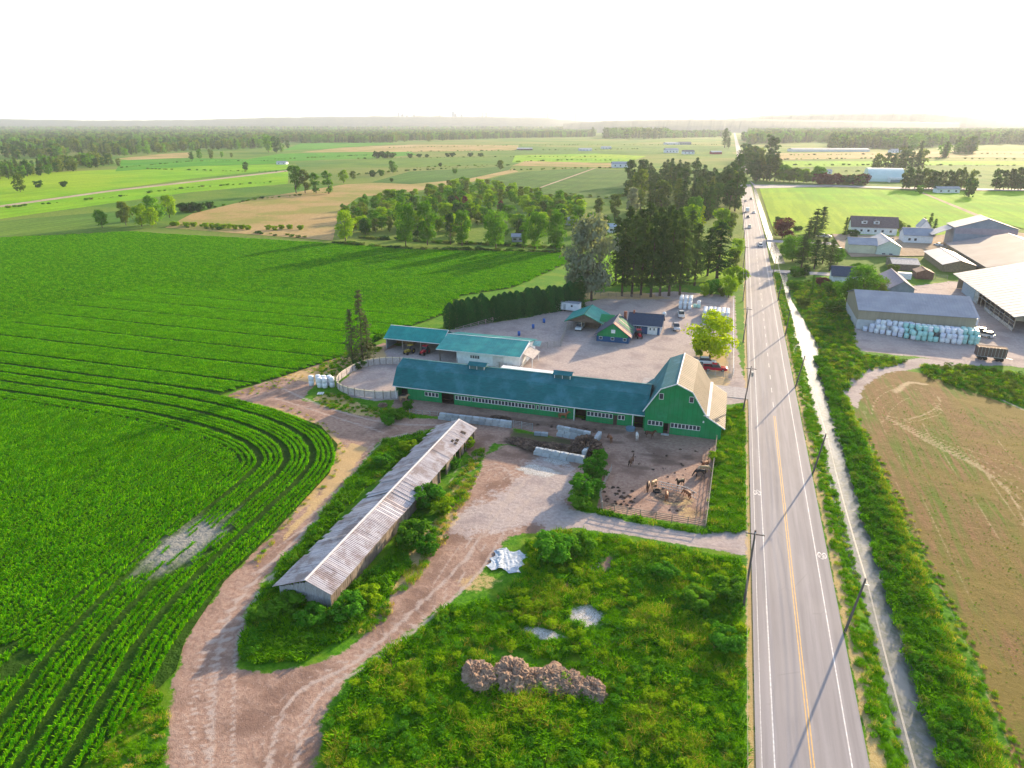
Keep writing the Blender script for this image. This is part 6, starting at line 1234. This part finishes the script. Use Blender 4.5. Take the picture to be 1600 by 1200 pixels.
# ================================================================== VEHICLES
def loft(f, secs):      # secs: list of (y, [(x,z)...]) cross sections with equal counts
    k0 = None
    for y, pts in secs:
        k = len(f.v); f.v += [(x, y, z_) for x, z_ in pts]; n = len(pts)
        if k0 is not None:
            for i in range(n): j = (i+1) % n; f.f.append((k0+i, k0+j, k+j, k+i)); f.m.append(f.mi)
        else: f.f.append(tuple(k+i for i in range(n))); f.m.append(f.mi)
        k0 = k
    f.f.append(tuple(k0+i for i in range(n))[::-1]); f.m.append(f.mi); return f
def sec(w, z0, z1, r=.12): return [(-w, z0), (w, z0), (w, z1-r), (w-r, z1), (-w+r, z1), (-w, z1-r)]
PAINT = {}
def paintm(n, c): 
    if n not in PAINT: PAINT[n] = mat('paint_'+n, c, tuple(x*.9 for x in c), 1, .25, .1, spec=.6)
    return PAINT[n]
_veh = {}
def vehicle(kind, color, rgb, x, y, rz, label, group=None):
    k = (kind, color)
    if k in _veh: return dup(_veh[k], (x, y, 0), rz, label, group)
    P = paintm(color, rgb); o = thing({'pickup': 'pickup_truck', 'car': 'car', 'suv': 'car', 'van': 'box_truck'}[kind], label, {'pickup': 'pickup', 'van': 'truck'}.get(kind, 'car'), (x, y, 0), rz, group); _veh[k] = o
    L = {'pickup': 2.9, 'car': 2.25, 'suv': 2.35, 'van': 3.3}[kind]; W_ = .98 if kind != 'van' else 1.15
    if kind == 'pickup':
        f = loft(MB(), [(-L, sec(W_*.92, .5, .95)), (-L+.15, sec(W_, .38, 1.0)), (-1.0, sec(W_, .38, 1.02)), (.9, sec(W_, .38, 1.08)), (L-.3, sec(W_, .4, 1.05)), (L, sec(W_*.88, .5, .9))])
        f.box(-W_, -W_+.1, -L+.1, -1.0, 1.0, 1.28); f.box(W_-.1, W_, -L+.1, -1.0, 1.0, 1.28); f.box(-W_+.1, W_-.1, -L+.1, -L+.2, 1.0, 1.28); f.obj('body', P, o)
        MB().box(-W_+.12, W_-.12, -L+.25, -1.05, 1.01, 1.04).obj('load_bed', BLACK, o)
        c = loft(MB(), [(-1.0, sec(.9, 1.0, 1.15)), (-.85, sec(.8, 1.0, 1.80)), (.7, sec(.8, 1.0, 1.82)), (1.35, sec(.88, 1.0, 1.14))])
    elif kind in ('car', 'suv'):
        h = 1.42 if kind == 'car' else 1.7
        loft(MB(), [(-L, sec(W_*.85, .45, .8)), (-L+.2, sec(W_*.95, .3, .95)), (0, sec(W_*.95, .28, .98)), (L-.5, sec(W_*.95, .3, .86)), (L, sec(W_*.8, .4, .7))]).obj('body', P, o)
        c = loft(MB(), [(-L+.3 if kind == 'suv' else -1.5, sec(.82, .9, 1.0)), (-L+.6 if kind == 'suv' else -.9, sec(.7, .9, h)), (.35, sec(.7, .9, h)), (1.15, sec(.8, .9, 1.0))])
    else:
        loft(MB(), [(-L, sec(W_, .7, 3.1, .05)), (1.4, sec(W_, .7, 3.1, .05))]).obj('cargo_box', WTRIM, o); loft(MB(), [(1.45, sec(1.05, .5, 2.1)), (2.4, sec(1.05, .5, 2.1)), (L, sec(1.0, .5, 1.2))]).obj('body', P, o); c = loft(MB(), [(2.0, sec(.98, 1.3, 2.15)), (2.5, sec(.98, 1.3, 2.12)), (3.0, sec(.98, 1.2, 1.3))])
    c.obj('windows', GLASS, o)
    if kind != 'van':
        zt = 1.82 if kind == 'pickup' else h; MB().box(-.66, .66, -.8 if kind != 'suv' else -1.6, .4, zt-.03, zt+.03).obj('roof_panel', P, o)
    wh = MB().cyl((-.13, 0, 0), (.13, 0, 0), .38, .38, 14).mesh('wheel', BLACK); rim = MB().cyl((-.15, 0, 0), (.15, 0, 0), .2, .2, 8).mesh('rim', METAL)
    for sx_ in (-1, 1):
        for yy in (-L*.6, L*.62): w = link('wheel', wh, o, (sx_*(W_-.1), yy, .38)); link('rim', rim, w)
        hl = MB().box(-.16, .16, -.03, .03, -.08, .08).mesh('headlight', WTRIM); link('headlight', hl, o, (sx_*.62, L-.06, .72))
        tl_ = MB().box(-.12, .12, -.03, .03, -.1, .1).mesh('tail_light', mat('red_lens', (.5, .02, .02), None, 3, .3)); link('tail_light', tl_, o, (sx_*.7, -L+.04, .8))
    return o
def V(kind, color, rgb, px, py, rz, label, group=None): x, y, _ = G(px, py); return vehicle(kind, color, rgb, x, y, R(rz), label, group)
V('pickup', 'silver', (.62, .60, .62), 1056, 514, 192, 'silver pickup parked nose towards the barn by the blue house'); V('pickup', 'white', (.75, .75, .76), 1064, 494, 8, 'white pickup parked behind the silver one')
V('pickup', 'red', (.45, .01, .04), 1117, 579, -84, 'red pickup parked broadside beside the gambrel barn'); V('suv', 'white', (.75, .75, .76), 1104, 568, -80, 'white car half hidden behind the red pickup')
V('pickup', 'white', (.75, .75, .76), 906, 514, 180, 'white pickup parked under the green carport')
far = [(1157.5, 291, 'car', 'dark', 0), (1158.5, 296, 'car', 'dark', 0), (1160, 303, 'suv', 'dark', 0), (1160, 314.5, 'car', 'white', 0), (1162.5, 331, 'van', 'grey', 0), (1163, 340, 'suv', 'grey', 0), (1165.5, 356, 'pickup', 'white', 0), (1167.5, 312, 'suv', 'dark', 180), (1171, 333, 'car', 'white', 180), (1182.5, 385, 'suv', 'silver', 180)]
RG = {'dark': (.05, .055, .07), 'white': (.75, .75, .76), 'grey': (.25, .26, .28), 'silver': (.62, .60, .62)}
lab = ['farthest dark car', 'second farthest dark car', 'dark tall car in the middle of the line', 'small white car', 'white box truck', 'grey car following the box truck', 'white pickup', 'oncoming dark car', 'oncoming white car', 'nearest silver car heading towards the camera']
for (a, b, k, c, rz), l in zip(far, lab): x, y, _ = G(a, b); vehicle(k, c, RG[c], (ctr(y)-2.1 if rz == 0 else ctr(y)+2.1), y, R(180 if rz == 0 else 0) if False else R(0 if rz == 0 else 180), l+' on the straight road', 'cars on the straight road')
for a, b, k, c, rz, l in [(1519, 514, 'car', 'white', 50, 'white car parked end-on right of the tan shed'), (1528, 520, 'suv', 'dark', 55, 'dark car parked between others right of the tan shed'), (1538, 526, 'suv', 'silver', 55, 'silver car parked nearest the cattle barn'), (1505, 510, 'van', 'grey', 60, 'white box truck at the corner of the tan shed'),
    (1283, 370, 'suv', 'white', 90, 'white car in front of the farmhouse garden'), (1292, 371, 'car', 'silver', 80, 'silver car beside the white one near the farmhouse garden'), (1311, 392, 'suv', 'dark', 20, 'dark car at the left end of the pale green garage'), (1466, 384, 'car', 'white', 40, 'white car in the farmyard near the workshop'), (1407, 438, 'van', 'grey', 90, 'white truck beside the red-brown shed'), (1458, 396, 'car', 'silver', 70, 'silver car by the low barn'), (1392, 376, 'car', 'white', 20, 'white car gleaming between the pale barn and the workshop'), (1500, 508, 'car', 'white', 40, 'small white car at the far end of the tan shed')]:
    V(k, c, RG[c], a, b, rz, l, 'cars parked at the farm across the road')
# tractor, wagon, trailer, quad
def tractor(px, py, rz, rgb, nm, label):
    x, y, _ = G(px, py); o = thing('tractor', label, 'tractor', (x, y, 0), R(rz)); P = paintm(nm, rgb)
    loft(MB(), [(-.6, sec(.45, .7, 1.3)), (.4, sec(.4, .6, 1.35)), (1.7, sec(.35, .6, 1.25))]).obj('bonnet', P, o); loft(MB(), [(-.9, sec(.6, 1.2, 2.2)), (.3, sec(.55, 1.2, 2.2))]).obj('cab_glass', GLASS, o); MB().box(-.7, .7, -1.0, .4, 2.2, 2.3).obj('cab_roof', P, o)
    for s in (-1, 1):
        w = MB().cyl((s*.55, -.6, .7), (s*.95, -.6, .7), .72, .72, 16).obj('rear_wheel', BLACK, o); MB().cyl((s*.54, -.6, .7), (s*.97, -.6, .7), .3, .3, 8).obj('hub', P, w); w = MB().cyl((s*.5, 1.3, .42), (s*.75, 1.3, .42), .42, .42, 12).obj('front_wheel', BLACK, o)
tractor(998, 527, 200, (.5, .02, .04), 'tractor_red', 'red tractor parked between the cottage and the blue house'); tractor(664, 553, 170, (.5, .02, .04), 'tractor_red', 'red tractor inside the open machine shed'); tractor(640, 552, 160, (.35, .25, .03), 'tractor_yellow', 'small yellow tractor in the shadow of the machine shed')
tractor(1480, 508+4, 40, (.05, .12, .3), 'tractor_blue', 'blue tractor at the corner of the tan shed') if False else None
x, y, _ = G(1545, 562); o = thing('silage_wagon', 'tall brown silage wagon standing at the right end of the bale pile', 'wagon', (x, y, 0), R(-4)); BRN = mat('brown_wagon_side', (.15, .10, .085), (.10, .07, .06), 2, .8, stretch=(6, 6, 1))
MB().box(-3.3, 3.3, -1.15, -1.05, 1.1, 3.5).box(-3.3, 3.3, 1.05, 1.15, 1.1, 3.5).box(-3.3, -3.2, -1.05, 1.05, 1.1, 3.5).box(3.2, 3.3, -1.05, 1.05, 1.1, 3.5).obj('side_wall', BRN, o); MB().box(-3.3, 3.3, -1.15, 1.15, .95, 1.1).obj('floor', METAL, o); MB().box(-3.2, 3.2, -1.05, 1.05, 3.2, 3.45).obj('load', HAY, o)
for i in range(9): MB().box(-3.1+i*.76, -3.02+i*.76, -1.2, -1.152, 1.1, 3.5).obj('rib', METAL, o)
for a in (-2.2, -1.1, 1.6, 2.5):
    for s in (-1, 1): MB().cyl((a, s*.85, .48), (a, s*1.12, .48), .48, .48, 14).obj('wheel', BLACK, o)
MB().bar((3.3, 0, .9), (5.0, 0, .6), .12).obj('drawbar', METAL, o)
x, y, _ = G(824, 577, 2.9); o = thing('stock_trailer', 'long white trailer parked behind the ridge of the green stable', 'trailer', (x+.6, y, 0), R(-2)); loft(MB(), [(-7, sec(1.15, .7, 2.9, .3)), (5.5, sec(1.15, .7, 2.9, .3)), (6.3, sec(1.0, .8, 2.2, .3))]).obj('body', WTRIM, o); o.rotation_euler = (0, 0, R(-92))
for a in (-2, -3):
    for s in (-1, 1): MB().cyl((s*1.0, a, .4), (s*1.2, a, .4), .4, .4, 12).obj('wheel', BLACK, o)
# drums in the arena
DR = mat('blue_plastic_drum', (.02, .12, .42), (.015, .09, .32), 2, .45); dm = MB().lathe([(.02, 0), (.3, 0), (.3, .28), (.32, .3), (.3, .32), (.3, .58), (.32, .6), (.3, .62), (.3, .9), (.02, .9)], 14).mesh('barrel', DR, True)
for a, b, l in ((811, 524, 'nearest'), (833, 513, 'middle'), (850, 504, 'farthest')): x, y, _ = G(a, b); tag(link('barrel', dm, None, (x, y, 0), 0, 1.35), '%s of three blue barrels standing in the riding arena' % l, 'barrel', 'blue barrels in the arena')
tag(link('water_trough', MB().cyl((0, 0, 0), (0, 0, .6), .9, .95, 16).mesh('water_trough', mat('blue_grey_trough', (.15, .25, .33))), None, (*G(985, 672)[:2], 0)), 'round blue-grey water trough beside the white post', 'trough')
tag(link('scrap_pile', haymound('scrap_pile', 8, .9, .5, .3), None, (*G(598, 634)[:2], 0)), 'small reddish heap of scrap beside the oval pen', 'scrap heap')
o = thing('pallet', 'broken white pallet lying in the weeds left of the oval pen', 'pallet', (*G(500, 617)[:2], .05), R(20))
for i in range(5): MB().box(-.7, .7, i*.3, i*.3+.16, .08, .11).obj('slat', WTRIM, o)
for i in (-.6, 0, .6): MB().box(i-.04, i+.04, 0, 1.4, 0, .08).obj('bearer', WTRIM, o)
# hay feeder rings in the paddock
def feeder(px, py, label):
    x, y, _ = G(px, py); o = thing('hay_feeder', label, 'hay feeder', (x, y, -.03), R(-8)); n = 12; a0, a1 = 0, 2.2
    for z_ in (.25, .75, 1.2): f = MB().box(0, 4.6, -.04, .04, z_-.04, z_+.04); f.obj('rail', METAL, o)
    for i in range(12): MB().box(i*.42-.03, i*.42+.03, -.03, .03, 0, 1.2).obj('bar', METAL, o)
    f = MB(); f.bar((4.6, 0, 1.2), (6.4, -1.2, 1.2), .08).bar((4.6, 0, .25), (6.4, -1.2, .25), .08).obj('end_rail', METAL, o)
    for i in range(1, 5): MB().box(4.6+i*.45-.03, 4.6+i*.45+.03, -i*.3-.03, -i*.3+.03, 0, 1.2).obj('bar', METAL, o)
feeder(1029, 762, 'metal bar hay feeder in the middle of the paddock with horses round it')
x, y, _ = G(1027, 768); tag(link('tyre', MB().lathe([(.45, 0), (.7, .05), (.75, .15), (.7, .25), (.45, .3), (.42, .15), (.45, 0)], 18).mesh('tyre', BLACK, True), None, (x, y, -.03)), 'old tyre lying at the left end of the hay feeder', 'tyre')
for i, (a, b, w_) in enumerate([(1052, 777, 1.6), (1035, 775, 1.2)]): x, y, _ = G(a, b); tag(link('loose_hay', haymound('loose_hay', i+20, w_, .25, .15), None, (x, y, -.08)), ('larger' if i == 0 else 'smaller')+' heap of loose hay beside the feeder', 'hay heap')

# ================================================================== HORSES
def horse_mesh(graze, seed):
    V_, E_, Rr = [], [], []
    def j(p, r, par=None):
        V_.append(p); Rr.append(r if isinstance(r, tuple) else (r, r)); k = len(V_)-1
        if par is not None: E_.append((par, k))
        return k
    hip = j((-.55, 0, 1.22), (.27, .27)); loin = j((-.2, 0, 1.2), (.27, .28), hip); girth = j((.25, 0, 1.16), (.27, .3), loin); ch = j((.58, 0, 1.2), (.22, .27), girth); tail = j((-.80, 0, 1.25), .13, hip)
    if graze: n1 = j((.85, .03, 1.08), (.13, .17), ch); n2 = j((1.12, .06, .72), (.09, .13), n1); hd = j((1.22, .08, .46), (.10, .12), n2); mz = j((1.38, .1, .16), (.06, .07), hd)
    else: n1 = j((.82, .02, 1.45), (.12, .17), ch); n2 = j((1.02, .05, 1.72), (.09, .12), n1); hd = j((1.16, .06, 1.80), (.10, .11), n2); mz = j((1.46, .1, 1.60), (.06, .07), hd)
    for s in (-1, 1):
        a = j((.52, s*.14, .95), .13, ch); b = j((.54+.06*s, s*.15, .62), .075, a); c = j((.54+.1*s, s*.15, .5), .06, b); d = j((.54+.10*s, s*.15, .16), .038, c); j((.58+.1*s, s*.15, .03), .065, d)
        a = j((-.62, s*.15, .98), .17, hip); b = j((-.50-.06*s, s*.17, .74), .11, a); c = j((-.78-.08*s, s*.17, .50), .06, b); d = j((-.72-.1*s, s*.17, .16), .040, c); j((-.66-.1*s, s*.17, .03), .065, d)
        e = j((hd_(V_[hd], -.05, s*.06, .12)), .03, hd)
    me_ = bpy.data.meshes.new('horse_skeleton'); me_.from_pydata(V_, E_, []); o = bpy.data.objects.new('horse_skeleton', me_); COL.objects.link(o)
    md = o.modifiers.new('skin', 'SKIN'); md.use_smooth_shade = True; o.modifiers.new('sub', 'SUBSURF').levels = 1
    for i, q in enumerate(me_.skin_vertices[0].data): q.radius = Rr[i]; q.use_root = (i == 0)
    dg = bpy.context.evaluated_depsgraph_get(); dg.update(); out = bpy.data.meshes.new_from_object(o.evaluated_get(dg)); bpy.data.objects.remove(o); out.name = 'horse'; out.materials.clear()
    return out
def hd_(p, a, b, c): return (p[0]+a, p[1]+b, p[2]+c)
HM_ = {True: horse_mesh(True, 1), False: horse_mesh(False, 2)}
def ribbon(pts, w, m, nm):
    f = MB()
    for (a, b) in zip(pts, pts[1:]): f.bar(a, b, w, w*2.2)
    return f.mesh(nm, m)
COATS = {'chestnut': ((.26, .10, .045), (.20, .08, .04)), 'bay': ((.11, .045, .025), (.02, .015, .012)), 'black': ((.018, .015, .016), (.012, .01, .01)), 'white': ((.72, .68, .64), (.55, .50, .46)), 'tan': ((.42, .26, .14), (.32, .20, .12)), 'palomino': ((.50, .33, .17), (.62, .52, .38))}
_hc = {}
def horse(px, py, rz, coat, graze, label):
    x, y, _ = G(px, py); k = (coat, graze)
    if k not in _hc:
        c, mn = COATS[coat]; m = mat('coat_'+coat, c, tuple(v*.8 for v in c), 2, .6); mm = mat('mane_'+coat, mn, None, 3, .9); b = HM_[graze].copy(); b.materials.append(m)
        mane = ribbon([(.55, 0, 1.5), (.85, .03, 1.28), (1.08, .05, .95), (1.2, .07, .62)] if graze else [(.55, 0, 1.5), (.72, .02, 1.66), (.90, .04, 1.86), (1.1, .06, 1.93)], .05, mm, 'mane')
        _hc[k] = (b, mane, ribbon([(-.86, 0, 1.3), (-.98, 0, 1.1), (-1.0, .02, .8), (-.96, .02, .55)], .09, mm, 'tail'))
    o = thing('horse', label, 'horse', (x, y, -.05), R(rz), 'horses in the paddock'); a, b, c = _hc[k]; link('body', a, o); link('mane', b, o); link('tail', c, o)
for q in [(1021, 762, 250, 'tan', False, 'light tan horse standing at the left end of the hay feeder'), (1062, 760, 235, 'black', False, 'black horse with a light patch standing at the hay feeder rails'), (1041, 780, 95, 'chestnut', True, 'chestnut horse seen from behind, eating below the feeder'), (1073, 778, 130, 'chestnut', True, 'reddish chestnut horse eating at the right end of the feeder'),
    (986, 727, 75, 'bay', False, 'dark bay horse standing alone in the left half of the paddock'), (995, 686, 100, 'white', True, 'white horse near the stable door'), (1015, 684, -20, 'bay', False, 'dark brown horse right of the white one by the barn'), (953, 690, 120, 'chestnut', True, 'chestnut horse beside the end of the block wall'), (880, 655, 5, 'chestnut', False, 'chestnut horse standing along the stable wall above the pit'),
    (1101, 731, 60, 'chestnut', True, 'brown horse by the right paddock fence, upper of the pair'), (1100, 738, 20, 'palomino', True, 'cream-coloured horse by the right paddock fence, lower of the pair'), (1093, 744, 200, 'black', True, 'dark horse nosing the ground beside the cream one'), (631, 628, 15, 'tan', False, 'pinkish tan horse in the open doorway at the left end of the stable'), (1012, 765, 270, 'bay', True, 'dark brown horse half behind the tan one at the feeder')]: horse(*q)
for i, (a, b) in enumerate([(1462, 442), (1470, 448), (1480, 452)][:0]): pass
# bushes around the old barn, paddock and yard
for a, b, h, k, c, l, w in [(622, 655, 3.0, 'shrub', 'mid', 'round green bush at the left corner of the stable', 1.2), (607, 662, 2.6, 'shrub', 'bramble', 'lower bush left of the corner bush', 1.2), (637, 640, 2.6, 'shrub', 'bramble', 'bush against the stable corner', 1.), (916, 775, 4.2, 'shrub', 'bramble', 'large bramble mound between the drive and the paddock', 1.25), (928, 745, 3.6, 'shrub', 'bramble', 'bramble mound below the manure pit wall', 1.2), (905, 790, 3.0, 'shrub', 'mid', 'low bramble mound at the driveway corner', 1.3), (935, 722, 2.6, 'shrub', 'bramble', 'small bramble at the right end of the pit wall', 1.2),
    (668, 790, 4.6, 'shrub', 'bramble', 'big bush growing against the right side of the old barn', 1.15), (644, 850, 4.6, 'shrub', 'mid', 'large bush covering the middle of the barn wall', 1.15), (690, 800, 3.0, 'shrub', 'bright', 'smaller bright bush in front of the barn bushes', 1.2), (665, 862, 2.8, 'shrub', 'bramble', 'low bush right of the large barn bush', 1.2), (545, 960, 3.0, 'shrub', 'bramble', 'bush at the near right corner of the old barn', 1.4), (575, 940, 2.4, 'shrub', 'bright', 'bright low bush beside the near end of the barn wall', 1.3), (730, 700, 2.6, 'shrub', 'bright', 'bush at the far right corner of the old barn', 1.1), (710, 730, 2.2, 'shrub', 'bramble', 'small bush near the open bays of the old barn', 1.1),
    (870, 870, 3.8, 'shrub', 'bramble', 'wide dark bramble mound at the head of the lush weeds', 1.6), (905, 862, 3.0, 'shrub', 'mid', 'bramble mound right of the wide dark one', 1.4), (450, 950, 2.6, 'shrub', 'mid', 'dense green shrub in front of the old barn gable', 1.6), (490, 970, 2.4, 'shrub', 'bramble', 'shrub right of the dense one before the gable', 1.6), (415, 965, 2.2, 'shrub', 'mid', 'leftmost shrub before the barn gable', 1.6), (640, 705, 2.4, 'shrub', 'bright', 'yellow-green shrub on the left side of the old barn', 1.5), (600, 725, 2.2, 'shrub', 'bramble', 'dark shrub on the left side of the old barn', 1.5),
    (1120, 720, 2.2, 'shrub', 'bright', 'lush bush beside the pale paddock fence', 1.3), (1132, 668, 2.2, 'shrub', 'bright', 'lush bush at the lean-to corner of the barn', 1.3), (1090, 945, 2.6, 'shrub', 'mid', 'green shrub among the golden weeds by the road', 1.5), (1140, 930, 3.0, 'shrub', 'mid', 'dark green shrub near the roadside pole', 1.4), (1135, 1010, 2.8, 'shrub', 'bramble', 'shrub at the near edge of the roadside weeds', 1.5), (1040, 900, 2.2, 'shrub', 'bramble', 'shrub in the upper middle of the roadside weeds', 1.5),
    (575, 545, 2.6, 'shrub', 'dark', 'dark shrub at the foot of the thin conifers', 1.5), (560, 575, 2.6, 'shrub', 'dark', 'dark weeds bush left of the oval pen rail', 1.4), (592, 530, 2., 'shrub', 'mid', 'small shrub left of the machine shed', 1.4)]:
    tree(G(a, b), h, k, c, l, 'bushes round the old barn and paddock', w, 2)

# ================================================================== AIR
m_ = bpy.data.materials.new('haze_air'); m_.use_nodes = True; t_ = NT(m_); t_.n.remove(t_.n['Principled BSDF']); pv = t_.new('VolumePrincipled'); pv.inputs['Color'].default_value = (.80, .86, 1.0, 1); pv.inputs['Density'].default_value = HAZE; pv.inputs['Anisotropy'].default_value = .3
t_.link(pv.outputs[0], t_.n['Material Output'].inputs['Volume'])
o = MB().box(-13000, 13000, -900, 14000, -2.5, 190).obj('haze', m_); tag(o, 'pale evening haze over the whole plain', None, None, 'stuff')
